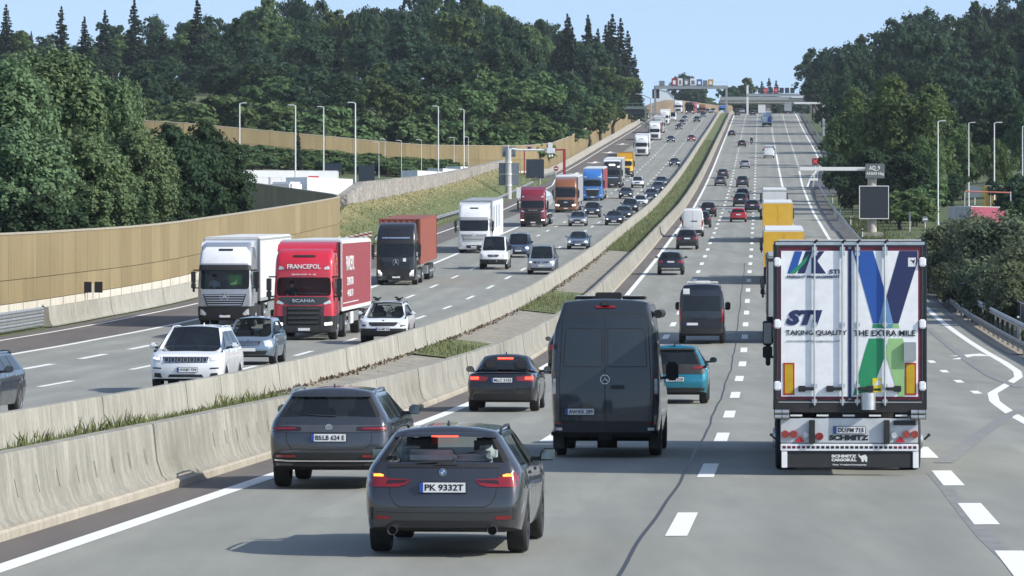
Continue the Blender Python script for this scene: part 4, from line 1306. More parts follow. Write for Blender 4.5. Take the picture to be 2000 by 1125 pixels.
def front_kit(t, sk, c, grille='wide', lit=True, txt=None, badge='dot', lamps='slant', gmat=None, intake=True, lower=None):
 hw = c['W'] / 2; n = c['nose']; g = gmat or M_TRIM
 if lamps == 'slant': L = [(-hw + .08, n - .12), (-hw + .40, n - .14), (-hw + .46, n - .05), (-hw + .14, n + .0)]
 elif lamps == 'tall': L = [(-hw + .06, n - .20), (-hw + .30, n - .20), (-hw + .36, n - .02), (-hw + .12, n + .03)]
 elif lamps == 'slim': L = [(-hw + .08, n - .09), (-hw + .45, n - .11), (-hw + .47, n - .04), (-hw + .12, n - .0)]
 for q in (L, mir(L)):
  o = sk.patch("headlamp", q, 'front', M_LAMP if lit != 'off' else M_LAMPD, t, off=.012)
  if lit is True:
   u = [p[0] for p in q]; s = 1 if u[0] + u[1] > 0 else -1
   sk.patch("lamp_beam", disc(s * (hw - .26), n - .08, .07, 12, .6), 'front', M_LAMPON, o, off=.022, thick=.006)
 G = {'wide': [(-hw + .50, n - .16), (hw - .50, n - .16), (hw - .44, n - .03), (-hw + .44, n - .03)],
   'big': [(-.42, n - .34), (.42, n - .34), (.50, n - .05), (-.50, n - .05)],
   'oval': [(-.36, n - .15), (-.30, n - .20), (.30, n - .20), (.36, n - .15), (.40, n - .06), (.34, n - .03), (-.34, n - .03), (-.40, n - .06)],
   'kidney': [(-.34, n - .20), (.34, n - .20), (.36, n - .05), (-.36, n - .05)]}[grille]
 go = sk.patch("grille", G, 'front', g, t, off=.012)
 gz = [p[1] for p in G]
 for k in range(3):
  z = min(gz) + (max(gz) - min(gz)) * (k + .6) / 3.4
  sk.seam("grille_bar", [(-.34, z), (.34, z)], 'front', M_CHROME if grille != 'kidney' else M_TRIM, go, w=.014, off=.02)
 if intake: sk.patch("lower_intake", [(-hw + .30, c['gc'] + .09), (hw - .30, c['gc'] + .09), (hw - .22, c['gc'] + .22), (-hw + .22, c['gc'] + .22)], 'front', M_TRIM, t, off=.010)
 plate(t, sk, 'front', 0, lower or (n - .30 if grille != 'big' else n - .36), txt)
 if badge == 'star': star_badge(t, sk, 'front', 0, n - .12, .09)
 elif badge: roundel(t, sk, 'front', 0, n - .005 if grille in ('wide', 'kidney') else n - .05, .05, badge)
SUV = dict(L=4.68, W=1.86, H=1.66, wb=2.78, fo=.90, r=.365, gc=.29, belt=1.09, beltf=1.06, roofw=.62, nose=.88, hood=1.10, cowl=-.42, wtop=-1.2, taper=.08,
     rear=[(.25, .14), (.38, .03), (.55, 0), (.80, .02), (1.0, .06), (1.06, .08), (1.12, .12), (1.66, .50)], front=[(.24, .14), (.4, .02), (.6, 0), (.88, .07)], pil=[.22, 1.22], clad=False)
SUVB = dict(SUV, L=4.82, W=1.95, H=1.74, wb=2.92, gc=.31, belt=1.14, beltf=1.12, nose=.99, hood=1.16, roofw=.66, clad=False, ftaper=.10, front=[(.26, .14), (.42, .02), (.65, 0), (.99, .05)])
SUVS = dict(SUV, L=4.40, W=1.84, H=1.60, wb=2.64, fo=.87, clad=True)
SED = dict(L=4.50, W=1.80, H=1.43, wb=2.63, fo=.86, r=.325, gc=.23, belt=.95, beltf=.92, roofw=.57, nose=.72, hood=.94, cowl=-.40, wtop=-1.22, taper=.085,
     rear=[(.22, .14), (.32, .04), (.5, 0), (.7, .02), (.86, .05), (.98, .07), (1.43, .3)], deck=(.02, .99), pil=[.75, 1.22])
HAT = dict(L=4.20, W=1.79, H=1.48, wb=2.60, fo=.82, r=.325, gc=.24, belt=.98, beltf=.94, roofw=.58, nose=.74, hood=.96, cowl=-.40, wtop=-1.15, taper=.10,
     rear=[(.22, .14), (.32, .05), (.5, 0), (.7, .03), (.92, .09), (1.0, .13), (1.48, .46)], pil=[.30, 1.12])
EVH = dict(HAT, L=4.26, W=1.81, H=1.57, wb=2.77, fo=.84, r=.36, belt=1.02, beltf=1.02, nose=.86, hood=1.06, cowl=-.15, wtop=-1.1, rear=[(.22, .14), (.34, .04), (.52, 0), (.72, .02), (.84, .05), (.94, .09), (1.02, .14), (1.57, .55)])
MPV = dict(L=4.9, W=1.93, H=1.90, wb=3.2, fo=.90, r=.345, gc=.24, belt=1.14, beltf=1.08, roofw=.70, nose=.92, hood=1.14, cowl=-.10, wtop=-.85, taper=.06,
     rear=[(.24, .12), (.4, .02), (.6, 0), (1.1, .04), (1.16, .06), (1.90, .22)], pil=[.5, 1.75])
CAD = dict(L=4.4, W=1.80, H=1.82, wb=2.70, fo=.86, r=.33, gc=.24, belt=1.12, beltf=1.06, roofw=.68, nose=.84, hood=1.06, cowl=-.18, wtop=-.9, taper=.06,
     rear=[(.24, .12), (.4, .02), (.6, 0), (1.1, .04), (1.16, .06), (1.82, .2)], pil=[.4, 1.4])
VAN = dict(L=5.93, W=2.02, H=2.90, wb=3.66, fo=1.0, r=.37, gc=.34, belt=1.30, beltf=1.26, roofw=.80, nose=1.08, hood=1.34, cowl=.28, wtop=-.62, taper=.045, panel=True,
     rear=[(.34, .10), (.42, .02), (.6, 0), (1.2, .01), (1.3, .02), (2.2, .08), (2.5, .13), (2.90, .40)], front=[(.34, .10), (.5, 0), (.7, .0), (1.08, .10)], pil=[1.2, 2.35])
VANL = dict(VAN, H=2.62, rear=[(.34, .10), (.42, .02), (.6, 0), (1.2, .01), (1.3, .02), (2.2, .06), (2.4, .08), (2.62, .2)])
SPO = dict(L=4.5, W=1.88, H=1.32, wb=2.6, fo=.95, r=.34, gc=.2, belt=.88, beltf=.86, roofw=.54, nose=.66, hood=.86, cowl=-.45, wtop=-1.3, taper=.1,
     rear=[(.22, .14), (.32, .05), (.5, 0), (.7, .04), (.85, .12), (.92, .2), (1.32, .9)], pil=[.5, 1.2])
# ---- grey family car ahead of the estate, left lane
t, sk, c = make_car("family_car", 'suvl', dict(SUV, H=1.51, belt=1.03, beltf=1.02, hood=1.05, nose=.84, gc=.27, rear=[(.25, .14), (.38, .03), (.55, 0), (.80, .02), (.96, .06), (1.02, .09), (1.07, .13), (1.51, .50)]), C_GREYB, 2, rim_dark=True)
hw = c['W'] / 2
sk.patch("lamp_bar", [(-.86, .855), (.86, .855), (.86, .955), (.6, .965), (-.6, .965), (-.86, .955)], 'rear', M_LAMPD, t, off=.010)
for s in (-1, 1):
 q = [(-.87, .865), (-.42, .88), (-.42, .935), (-.87, .95)]
 sk.patch("tail_lamp", q if s < 0 else mir(q), 'rear', M_SMOKE, t, off=.016)
 q = [(-.86, .895), (-.50, .90), (-.50, .925), (-.86, .93)]
 sk.patch("lamp_strip", q if s < 0 else mir(q), 'rear', M_RED, t, off=.024, thick=.006)
 q = [(-.80, .48), (-.50, .48), (-.50, .515), (-.80, .515)]
 sk.patch("reflector", q if s < 0 else mir(q), 'rear', M_RED, t, off=.026, thick=.01)
sk.patch("bumper_apron", [(-.88, .33), (.88, .33), (.89, .545), (-.89, .545)], 'rear', M_TRIM, t, off=.012)
sk.seam("chrome_strip", [(-.82, .44), (-.6, .425), (.6, .425), (.82, .44)], 'rear', M_CHROME, t, w=.022, off=.03)
sk.patch("skid_plate", [(-.5, .345), (.5, .345), (.56, .39), (-.56, .39)], 'rear', M_MGREY if False else M_TRIM, t, off=.03)
sk.seam("tailgate_gap", [(-.64, 1.01), (-.64, .72), (-.56, .60), (.56, .60), (.64, .72), (.64, 1.01)], 'rear', M_SLOT, t, w=.011)
plate(t, sk, 'rear', 0, .775, "BS:LB 624 E"); roundel(t, sk, 'rear', 0, .925, .052, 'vw')
sk.seam("rear_wiper", [(.1, 1.10), (-.3, 1.115)], 'rear', M_TRIM, t, w=.016, off=.02)
sk.patch("spoiler_lip", [(-.60, 1.38), (.60, 1.38), (.58, 1.42), (-.58, 1.42)], 'rear', C_GREYB, t, off=.05, thick=.07)
roof_rails(t, c, M_CHROME, -.40, 1.5); fin(t, c, -.1, C_GREYB); mirrors(t, c, C_GREYB)
handles(t, sk, c, C_GREYB, (.6, 1.65)); door_seams(t, sk, c, (.46, 1.26, 2.25))
off, D = hit(656, 952)
place(t, off, D, label="grey family car with a dark rear lamp bar, next to the stained median barrier", cat="car", group=G_OURS, sc=1.04)
# ---- black saloon with its brake lights on
t, sk, c = make_car("saloon_car", 'sedan', SED, C_BLACK, 2, rim_dark=False)
rear_kit(t, sk, c, 'wide', lit='red', txt="M:LC 5153", pz=.80, high=None, badge=None)
for s in (-1, 1):
 q = [(-.82, .86), (-.66, .86), (-.66, .92), (-.82, .92)]
sk.patch("high_brake_lamp", rect(-.2, .2, 1.30, 1.345), 'rear', M_REDON, t, off=.03)
sk.patch("boot_lip", [(-.66, .985), (.66, .985), (.64, 1.01), (-.64, 1.01)], 'rear', C_BLACK, t, off=.04, thick=.08)
fin(t, c, 1.0, C_BLACK); mirrors(t, c, C_BLACK); handles(t, sk, c, C_BLACK, (.7, 1.6)); door_seams(t, sk, c, (.5, 1.22, 2.15))
off, D = hit(985, 803)
place(t, off, D, label="black saloon with red brake lights, left of the big dark van", cat="car", group=G_OURS, sc=1.03)
# ---- dark car hidden behind the camper van
t, sk, c = make_car("family_car", 'suv', SUV, C_BLACK, 1)
rear_kit(t, sk, c, 'block'); mirrors(t, c, C_BLACK)
off, D = hit(1122, 729)
place(t, off, D, label="black car mostly hidden behind the big dark van, only its left mirror and flank showing", cat="car", group=G_OURS)
# ---- teal hatchback
t, sk, c = make_car("hatchback", 'evh', EVH, C_TEAL, 2, rim_dark=True)
sk.patch("tailgate_panel", [(-.80, .80), (.80, .80), (.83, .98), (.70, 1.06), (-.70, 1.06), (-.83, .98)], 'rear', M_TRIM, t, off=.012)
for s in (-1, 1):
 q = [(-.86, .96), (-.52, .93), (-.50, .985), (-.84, 1.03)]
 sk.patch("tail_lamp", q if s < 0 else mir(q), 'rear', M_RED, t, off=.022)
sk.patch("bumper_apron", [(-.78, .31), (.78, .31), (.82, .43), (-.82, .43)], 'rear', M_TRIM, t, off=.012)
plate(t, sk, 'rear', 0, .66, "OL:ZE 2228"); roundel(t, sk, 'rear', 0, .93, .06, 'vw')
sk.patch("spoiler_lip", [(-.56, 1.44), (.56, 1.44), (.54, 1.48), (-.54, 1.48)], 'rear', M_TRIM, t, off=.08, thick=.1)
fin(t, c, -.1, M_TRIM); mirrors(t, c, C_TEAL); handles(t, sk, c, C_TEAL, (.6, 1.6)); door_seams(t, sk, c, (.46, 1.2, 2.1))
lettering("model_badge", "I D . 3", sk.pt(0, .845, 'rear', .03), .05, M_CHROME, t, 'rear', width=.2, height=.04)
off, D = hit(1318, 788)
place(t, off, D, label="teal hatchback with a black tailgate, right of the big dark van", cat="car", group=G_OURS, sc=1.03)
# ---- big dark camper van
def van_doors(t, sk, c, mat, top):
 sk.seam("rear_door_gap", [(0, .62), (0, top - .12)], 'rear', M_SLOT, t, w=.014)
 sk.seam("rear_door_outline", [(-.80, .66), (-.84, 1.3), (-.78, top - .25), (-.72, top - .12), (.72, top - .12), (.78, top - .25), (.84, 1.3), (.80, .66)], 'rear', M_SLOT, t, w=.014, close=True)
t, sk, c = make_car("camper_van", 'van', VAN, C_ANTH, 2, rim_dark=True, inside=False)
van_doors(t, sk, c, C_ANTH, 2.75)
for s in (-1, 1):
 q = [(-.76, 1.66), (-.05, 1.66), (-.05, 2.36), (-.66, 2.36), (-.72, 2.30), (-.755, 1.78)]
 sk.seam("window_blank_outline", q if s < 0 else mir(q), 'rear', M_MGREY if False else M_TRIM, t, w=.016, close=True)
 q = [(-.985, .92), (-.90, .90), (-.895, 1.46), (-.93, 1.60), (-.97, 1.60)]
 o = sk.patch("tail_lamp", q if s < 0 else mir(q), 'rear', M_RED, t, off=.012)
 q = [(-.965, 1.16), (-.90, 1.16), (-.90, 1.44), (-.95, 1.44)]
 sk.patch("lamp_white", q if s < 0 else mir(q), 'rear', M_LAMP, o, off=.02, thick=.005)
 sk.patch("hinge", rect(*sorted((s * .90, s * .95)), 1.98, 2.08), 'rear', M_TRIM, t, off=.03)
 sk.patch("reflector", rect(*sorted((s * .70, s * .92)), .615, .65), 'rear', M_RED, t, off=.05)
 sk.patch("step_lamp", rect(*sorted((s * .78, s * .9)), .50, .55), 'rear', M_LAMP, t, off=.055)
 mb = MB(); mb.bx(s * .98 - .09 - s * .1, s * .98 + .09 - s * .1, -.50, -.47, .14, .44); mb.build("mud_flap", M_TRIM, t)
sk.patch("bumper", [(-.98, .40), (.98, .40), (.98, .66), (-.98, .66)], 'rear', M_TRIM, t, off=.05, thick=.1)
mb = MB(); mb.bx(-.62, .62, -1.25, -1.12, .40, .46); mb.cyl((0, -1.35, .40), (0, -1.2, .36), .03); mb.cyl((0, -1.36, .38), (0, -1.36, .47), .03); mb.bx(-.12, .12, -1.33, -1.25, .33, .52)
mb.build("tow_hitch", M_UNDER, t, smooth=30)
mb = MB(); mb.cyl((-.8, -.2, .34), (.8, -.2, .34), .07); mb.cyl((-.18, -.2, .33), (.18, -.2, .33), .19, n=14); mb.build("rear_axle", M_UNDER, t)
star_badge(t, sk, 'rear', 0, 1.43, .085)
sk.patch("door_handle", rect(.10, .36, 1.255, 1.325, .03), 'rear', M_TRIM, t, off=.03)
plate(t, sk, 'rear', -.46, .84, "AW:KK 289")
sk.patch("high_brake_lamp", rect(-.18, .18, 2.735, 2.775), 'rear', M_RED, t, off=.02)
sk.patch("rear_camera", [(-.07, 2.78), (.07, 2.78), (.05, 2.86), (-.05, 2.86)], 'rear', M_TRIM, t, off=.06, thick=.08)
mirrors(t, c, M_TRIM, y=c['wb'] - .15, z=1.5, big=True)
mb = MB(); mb.bx(-.66, -.22, .9, 2.2, 2.885, 2.95); mb.bx(.22, .66, .9, 2.2, 2.885, 2.95); mb.bx(-.24, .24, .2, .8, 2.89, 3.02)
mb.build("roof_vents", M_TRIM, t, bevel=.02)
for x in (-.45, .45):
 mb = MB(); mb.bx(x - .18, x + .18, .86, .9, 2.95, 2.965); mb.build("roof_lamp", M_LAMP, t)
mb = MB(); mb.cyl((.93, -.1, 2.62), (.93, 2.6, 2.62), .08, n=12); mb.build("awning", M_TRIM, t)
door_seams(t, sk, c, (1.25, 2.4), .5)
off, D = hit(1187, 890)
place(t, off, D, label="big dark blue-grey camper van with high roof and plain rear doors", cat="van", group="vans driving away", sc=1.02)
# ---- second, smaller camper with a full dark rear window
t, sk, c = make_car("camper_van", 'vanl', VANL, C_BLUEB, 2, rim_dark=True, inside=False)
sk.patch("rear_window", [(-.82, 1.45), (.82, 1.45), (.78, 2.10), (-.78, 2.10)], 'rear', M_GLASS, t, off=.012)
sk.seam("rear_door_gap", [(0, .62), (0, 2.4)], 'rear', M_SLOT, t, w=.016)
for s in (-1, 1):
 q = [(-.985, .95), (-.88, .95), (-.87, 1.52), (-.96, 1.62)]
 sk.patch("tail_lamp", q if s < 0 else mir(q), 'rear', M_RED, t, off=.02)
sk.patch("bumper", [(-.98, .40), (.98, .40), (.98, .66), (-.98, .66)], 'rear', M_TRIM, t, off=.04, thick=.1)
plate(t, sk, 'rear', -.42, .88, None)
sk.patch("sticker", rect(-.80, -.52, 2.18, 2.42), 'rear', M_PLATE, t, off=.01)
mirrors(t, c, M_TRIM, y=c['wb'] - .1, z=1.55, big=True)
mb = MB(); mb.bx(-.3, .35, .3, 1.1, 2.60, 2.72); mb.bx(-.7, .7, 1.6, 1.66, 2.6, 2.68); mb.build("roof_vents", M_WHITE, t, bevel=.02)
off, D = hit(1371, 671)
place(t, off, D, label="dark camper van with full-width rear window, ahead of the teal hatchback", cat="van", group="vans driving away", sc=1.0)
# ---- white panel van
t, sk, c = make_car("panel_van", 'vanl', VANL, C_WHITE2, 1, inside=False)
van_doors(t, sk, c, C_WHITE2, 2.5)
for s in (-1, 1):
 q = [(-.985, .95), (-.88, .95), (-.87, 1.5), (-.96, 1.6)]
 sk.patch("tail_lamp", q if s < 0 else mir(q), 'rear', M_RED, t, off=.02)
sk.patch("bumper", [(-.98, .40), (.98, .40), (.98, .66), (-.98, .66)], 'rear', M_TRIM, t, off=.04, thick=.1)
plate(t, sk, 'rear', -.42, .95); sk.patch("door_handle", rect(-.12, .45, 1.42, 1.5), 'rear', M_TRIM, t, off=.02)
mirrors(t, c, M_TRIM, y=c['wb'] - .1, z=1.55, big=True)
off, D = hit(1353, 463)
place(t, off, D, label="white panel van with plain rear doors in the left lane", cat="van", group="vans driving away")
# ---- further cars on our side: (x, y of the rear tyres, shape, paint, lamps, label)
STY = dict(suv=SUV, suvs=SUVS, suvb=SUVB, sed=SED, hat=HAT, est=EST, evh=EVH, mpv=MPV, cad=CAD, spo=SPO)
KEY = dict(est='estate', sed='sedan')
OURS = [
 (1310, 537, 'suvs', C_BLUEB, 1, "blue-black small SUV with a silver rear skid plate, by the inner edge line"),
 (1342, 487, 'suv', C_BROWN, 1, "dark brown car close behind the white panel van"),
 (1371, 445, 'suv', C_BLACK, 0, "black car half hidden right of the white panel van"),
 (1383, 424, 'suv', C_BROWN, 0, "dark brown SUV just ahead of the white panel van"),
 (1446, 404, 'suv', C_BLACK, 0, "black SUV ahead of the red hatchback"),
 (1469, 415, 'est', C_BLUEB, 0, "dark blue estate changing lanes beside the yellow lorries"),
 (1442, 434, 'hat', C_RED, 1, "red hatchback in the middle lane"),
 (1450, 393, 'suv', C_DGREY, 0, "dark grey car directly ahead of the black SUV near the yellow lorries"),
 (1450, 366, 'suv', C_GREY, 0, "dark grey car alone on the dashed line beyond the yellow lorries"),
 (1407, 363, 'sed', C_MGREY, 0, "mid-grey car following a dark one along the inner edge line"),
 (1412, 348, 'est', C_DGREY, 0, "dark car just ahead of the mid-grey one at the inner edge line"),
 (1455, 329, 'hat', C_SILVER, 0, "silver-white hatchback alone in the middle of the climb"),
 (1449, 287, 'hat', C_BLACK, 0, "black car level with the motorcycle"),
 (1429, 266, 'sed', C_BLACK, 0, "black car high on the climb at the inner edge line"),
 (1440, 226, 'hat', C_DGREY, 0, "dark car at the crest by the inner edge line"),
 (1449, 221, 'suv', C_SILVER, 0, "pale car at the crest just ahead of a dark one"),
 (1470, 226, 'suv', C_DGREY, 0, "dark car at the crest beside the pale blue lorry"),
]
for x, y, st, col, det, lab in OURS:
 off, D = hit(x, y)
 t, sk, c = make_car({'sed': "saloon_car", 'hat': "hatchback", 'est': "estate_car"}.get(st, "family_car"), KEY.get(st, st), STY[st], col, 2 if D < 320 else 1, rim_dark=True, inside=D < 600, wheels_rims=D < 500)
 rear_kit(t, sk, c, 'wide' if st in ('est', 'sed') else 'block', badge=None, seams=D < 330, txt=None, bumper=True)
 if x == 1310:
  sk.patch("skid_plate", [(-.6, .40), (.6, .40), (.66, .50), (-.66, .50)], 'rear', M_CHROME, t, off=.03); fin(t, c, 0, col)
 mirrors(t, c, col)
 place(t, off, D, label=lab, cat="car", group=G_OURS)
# ================================================================ oncoming cars
# ---- white off-roader
t, sk, c = make_car("offroad_car", 'suvb', SUVB, C_WHITE, 2, glass=M_GLASS, rim_dark=True)
hw = c['W'] / 2; n = c['nose']
gr = sk.patch("grille", [(-.56, .80), (.56, .80), (.60, .95), (-.60, .95)], 'front', M_TRIM, t, off=.012)
for k in range(7):
 u = -.50 + k * 1.0 / 6
 o = sk.patch("grille_slot_frame", rect(u - .06, u + .06, .815, .94, .02), 'front', M_CHROME, gr, off=.022, thick=.01)
 sk.patch("grille_slot", rect(u - .042, u + .042, .83, .93, .015), 'front', M_SLOT, o, off=.03, thick=.008)
for s in (-1, 1):
 q = [(-.90, .86), (-.64, .84), (-.63, .94), (-.86, .985)]
 o = sk.patch("headlamp", q if s < 0 else mir(q), 'front', M_LAMP if s < 0 else M_LAMP, t, off=.014)
 q = [(-.86, .90), (-.70, .88), (-.69, .92), (-.84, .945)]
 sk.patch("lamp_beam", q if s < 0 else mir(q), 'front', M_LAMPON, o, off=.022, thick=.006)
 q = [(-.86, .64), (-.64, .635), (-.64, .665), (-.86, .675)]
 sk.patch("fog_lamp", q if s < 0 else mir(q), 'front', M_TRIM, t, off=.012)
 q = [(-.84, .42), (-.62, .40), (-.66, .52), (-.82, .53)]
 sk.patch("side_intake", q if s < 0 else mir(q), 'front', M_TRIM, t, off=.012)
sk.patch("lower_intake", [(-.50, .36), (.50, .36), (.42, .49), (-.42, .49)], 'front', M_TRIM, t, off=.012)
plate(t, sk, 'front', -.05, .61, "GG:JD 724")
roof_rails(t, c, C_WHITE, -.3, 1.7); mirrors(t, c, C_WHITE); handles(t, sk, c, C_WHITE, (.7, 1.8)); door_seams(t, sk, c, (.5, 1.3, 2.35))
fin(t, c, .2, C_WHITE)
off, D = hit(372, 767)
place(t, off, D, True, c['wb'], "white off-road car with seven-slot grille, behind the pale median barrier", "car", G_ONC, 1.05)
# ---- ice-blue small car
t, sk, c = make_car("small_car", 'cad0', dict(CAD, L=4.02, W=1.72, H=1.54, wb=2.49, fo=.80, belt=1.0, beltf=.98, nose=.80, hood=1.0, cowl=-.28, wtop=-.98, r=.32, roofw=.60, rear=[(.24, .12), (.4, .02), (.6, 0), (.95, .04), (1.02, .08), (1.54, .36)], pil=[.3, 1.05]), C_LBLUE, 2, glass=M_GLASSC)
front_kit(t, sk, c, 'wide', lit='dim', badge='oval', lamps='tall')
o = sk.patch("lamp_beam", disc(.64, .72, .11, 14, .8), 'front', M_LAMPON, t, off=.03)
mirrors(t, c, C_LBLUE); handles(t, sk, c, C_LBLUE, (.5, 1.3)); door_seams(t, sk, c, (.4, 1.1, 2.0))
off, D = hit(490, 712)
place(t, off, D, True, c['wb'], "ice-blue small car behind the white off-road car", "car", G_ONC, 1.04)
# ---- dark estate leaving the picture at the left edge
t, sk, c = make_car("estate_car", 'estate', EST, C_BLUEB, 2, rim_dark=False)
front_kit(t, sk, c); mirrors(t, c, C_GREYB); handles(t, sk, c, M_CHROME, (.55, 1.65)); door_seams(t, sk, c, (.45, 1.36, 2.3)); roof_rails(t, c, M_TRIM, -.42, 1.4)
rear_kit(t, sk, c, 'block')
place(t, -17.1, 101, True, 0, "dark navy estate cut off by the left edge of the photo", "car", G_ONC, 1.04)
# ---- white compact SUV with bicycle wheel on its rear rack
t, sk, c = make_car("family_car", 'suvs', SUVS, C_WHITE, 2, glass=M_GLASSC, rim_dark=True)
hw = c['W'] / 2
sk.patch("grille", [(-.42, .70), (.42, .70), (.53, .76), (.55, .85), (-.55, .85), (-.53, .76)], 'front', M_TRIM, t, off=.012)
for s in (-1, 1):
 q = [(-.86, .78), (-.58, .78), (-.56, .87), (-.84, .91)]
 sk.patch("headlamp", q if s < 0 else mir(q), 'front', M_LAMP, t, off=.014)
 q = [(-.84, .69), (-.66, .68), (-.66, .75), (-.84, .76)]
 sk.patch("fog_lamp", q if s < 0 else mir(q), 'front', M_LAMPD, t, off=.014)
sk.patch("bumper_band", [(-.86, .50), (.86, .50), (.88, .61), (-.88, .61)], 'front', M_TRIM, t, off=.014)
plate(t, sk, 'front', 0, .585, "SA:MP 94"); roundel(t, sk, 'front', 0, .895, .045, 'dot')
roof_rails(t, c, M_TRIM, -.3, 1.5); mirrors(t, c, C_WHITE); handles(t, sk, c, C_WHITE, (.6, 1.6)); door_seams(t, sk, c, (.45, 1.2, 2.1))
off, D = hit(752, 672)
place(t, off, D, True, c['wb'], "white compact SUV with roof carriers, right of the red lorry", "car", G_ONC, 1.05)
skoda = t; skc = c
for s in (-1, 1):                                          # folded cycle carriers on the roof
 mb = MB(); z = c['H'] + .09
 mb.tube([(s * .42 - .16, 1.2, z + .05), (s * .42, 1.1, z), (s * .42 + .12, .9, z + .07), (s * .42 + .2, .8, z + .04)], .03, 6); mb.bx(s * .42 - .05, s * .42 + .12, .7, 1.15, z - .06, z + .02); mb.bx(s * .42 - .03, s * .42 + .03, .2, 1.3, z - .08, z - .05)
 mb.build("roof_carrier", M_TRIM, t, bevel=.01)
p = empty("bicycle", (0, 0, 0))
tt, rm = wheel_meshes(.36, .05)
for yy in (-1.62, -1.62):
 pass
mb = MB(); n = 28
def hoop(cx, cy, cz, r, q, ax='xz'):
 pts = [(cx + r * math.cos(2*PI*i/n), cy, cz + r * math.sin(2*PI*i/n)) for i in range(n + 1)]
 m = MB(); m.tube(pts, q, 6); return m
for cx in (-.1, .98):
 w = hoop(cx, -1.15, .92, .34, .024).build("wheel", M_TYRE, p)
 m = MB()
 for i in range(12):
  a = 2 * PI * i / 12; m.cyl((cx, -1.15, .92), (cx + .32 * math.cos(a), -1.15, .92 + .32 * math.sin(a)), .003, n=4)
 m.build("spokes", M_CHROME, w)
mb.tube([(-.1, -1.15, .92), (.1, -1.15, 1.4), (.62, -1.15, 1.38), (.35, -1.15, .92), (.98, -1.15, .92)], .02, 6); mb.tube([(.35, -1.15, .92), (.12, -1.15, 1.3)], .02, 6); mb.tube([(.62, -1.15, 1.38), (.98, -1.15, .92)], .018, 6); mb.tube([(.35, -1.15, .92), (.68, -1.15, 1.48)], .018, 6)
mb.build("frame", M_TRIM, p, smooth=60)
mb = MB(); mb.box((.70, -1.15, 1.5), (.24, .12, .05)); mb.build("saddle", M_TRIM, p, bevel=.02)
p.matrix_world = skoda.matrix_world
p.location = skoda.location; p.rotation_euler = skoda.rotation_euler; p.scale = skoda.scale
tag(p, "black bicycle carried across the back of the white compact SUV, its wheel sticking out", "bicycle")
# ---- silver people carrier, silver saloon, blue van
ONC = [
 (1058, 536, 'mpv', C_SILVER, dict(grille='wide', badge='star', lamps='tall', lit=True), "silver people carrier nearest the median among the oncoming vans"),
 (1129, 487, 'sed', C_LBLUE, dict(grille='oval', badge='dot', lamps='tall', lit=True), "pale silver-blue saloon alone near the median"),
 (1013, 503, 'cad', C_DBLUE, dict(grille='wide', badge='vw', lamps='tall', lit=True), "dark blue boxy van right behind the white pickup"),
 (1128, 442, 'est', C_SILVER, dict(grille='kidney', badge='dot', lit='dim'), "silver estate in front of the orange lorry"),
 (1156, 425, 'suv', C_BLACK, dict(grille='wide', badge='vw'), "black family car behind the silver estate"),
 (1199, 440, 'sed', C_BLACK, dict(grille='wide', badge='dot'), "black saloon heading the queue at the median"),
 (1217, 430, 'est', C_DGREY, dict(grille='big'), "dark estate close behind the black saloon at the median"),
 (1230, 417, 'suv', C_BLUEB, dict(grille='wide'), "third dark car in the queue along the median"),
 (1250, 403, 'spo', C_WHITE, dict(grille='wide', lit='dim', lamps='slim'), "low white sports car by the median"),
 (1272, 391, 'sed', C_BLACK, dict(grille='big'), "black saloon behind the low white sports car"),
 (1285, 376, 'est', C_GREY, dict(grille='wide'), "dark grey estate farther up the median queue"),
 (1291, 365, 'est', C_MGREY, dict(grille='wide', lit='dim'), "mid-grey estate at the tail of the median queue"),
 (1245, 367, 'suvs', C_WHITE, dict(grille='oval', lit='dim'), "white SUV right of the black and white lorry"),
 (1222, 388, 'sed', C_BLACK, dict(grille='wide'), "black saloon right of the blue lorry"),
 (1317, 325, 'sed', C_BLUEB, dict(grille='wide'), "dark car alone midway up the oncoming lanes"),
 (1310, 278, 'sed', C_BLUEB, dict(grille='wide'), "dark car level with the red one farther up"),
 (1350, 276, 'sed', C_RED, dict(grille='wide'), "red car beside the median high on the hill"),
 (1326, 253, 'sed', C_BLACK, dict(grille='wide'), "first of three cars bunched near the white lorries on the hill, black"),
 (1332, 244, 'hat', C_DGREY, dict(grille='wide'), "second of the bunched cars on the hill, dark grey"),
 (1337, 236, 'hat', C_SILVER, dict(grille='wide', lit='dim'), "third of the bunched cars on the hill, pale silver"),
 (1361, 239, 'suvb', C_BLACK, dict(grille='big'), "broad black SUV near the crest in the oncoming lanes"),
 (1373, 229, 'sed', C_BLUEB, dict(grille='wide'), "dark car behind the broad black SUV near the crest"),
]
for x, y, st, col, kw, lab in ONC:
 off, D = hit(x, y)
 t, sk, c = make_car({'sed': "saloon_car", 'hat': "hatchback", 'est': "estate_car", 'mpv': "people_carrier", 'cad': "small_van"}.get(st, "family_car"), KEY.get(st, st), STY[st], col, 2 if D < 420 else 1, rim_dark=False, inside=D < 600, wheels_rims=D < 600)
 front_kit(t, sk, c, **kw); mirrors(t, c, col)
 if st == 'mpv': roof_rails(t, c, M_TRIM, -.3, 2.2)
 place(t, off, D, True, c['wb'], lab, "van" if st in ('mpv', 'cad') else "car", G_ONC)
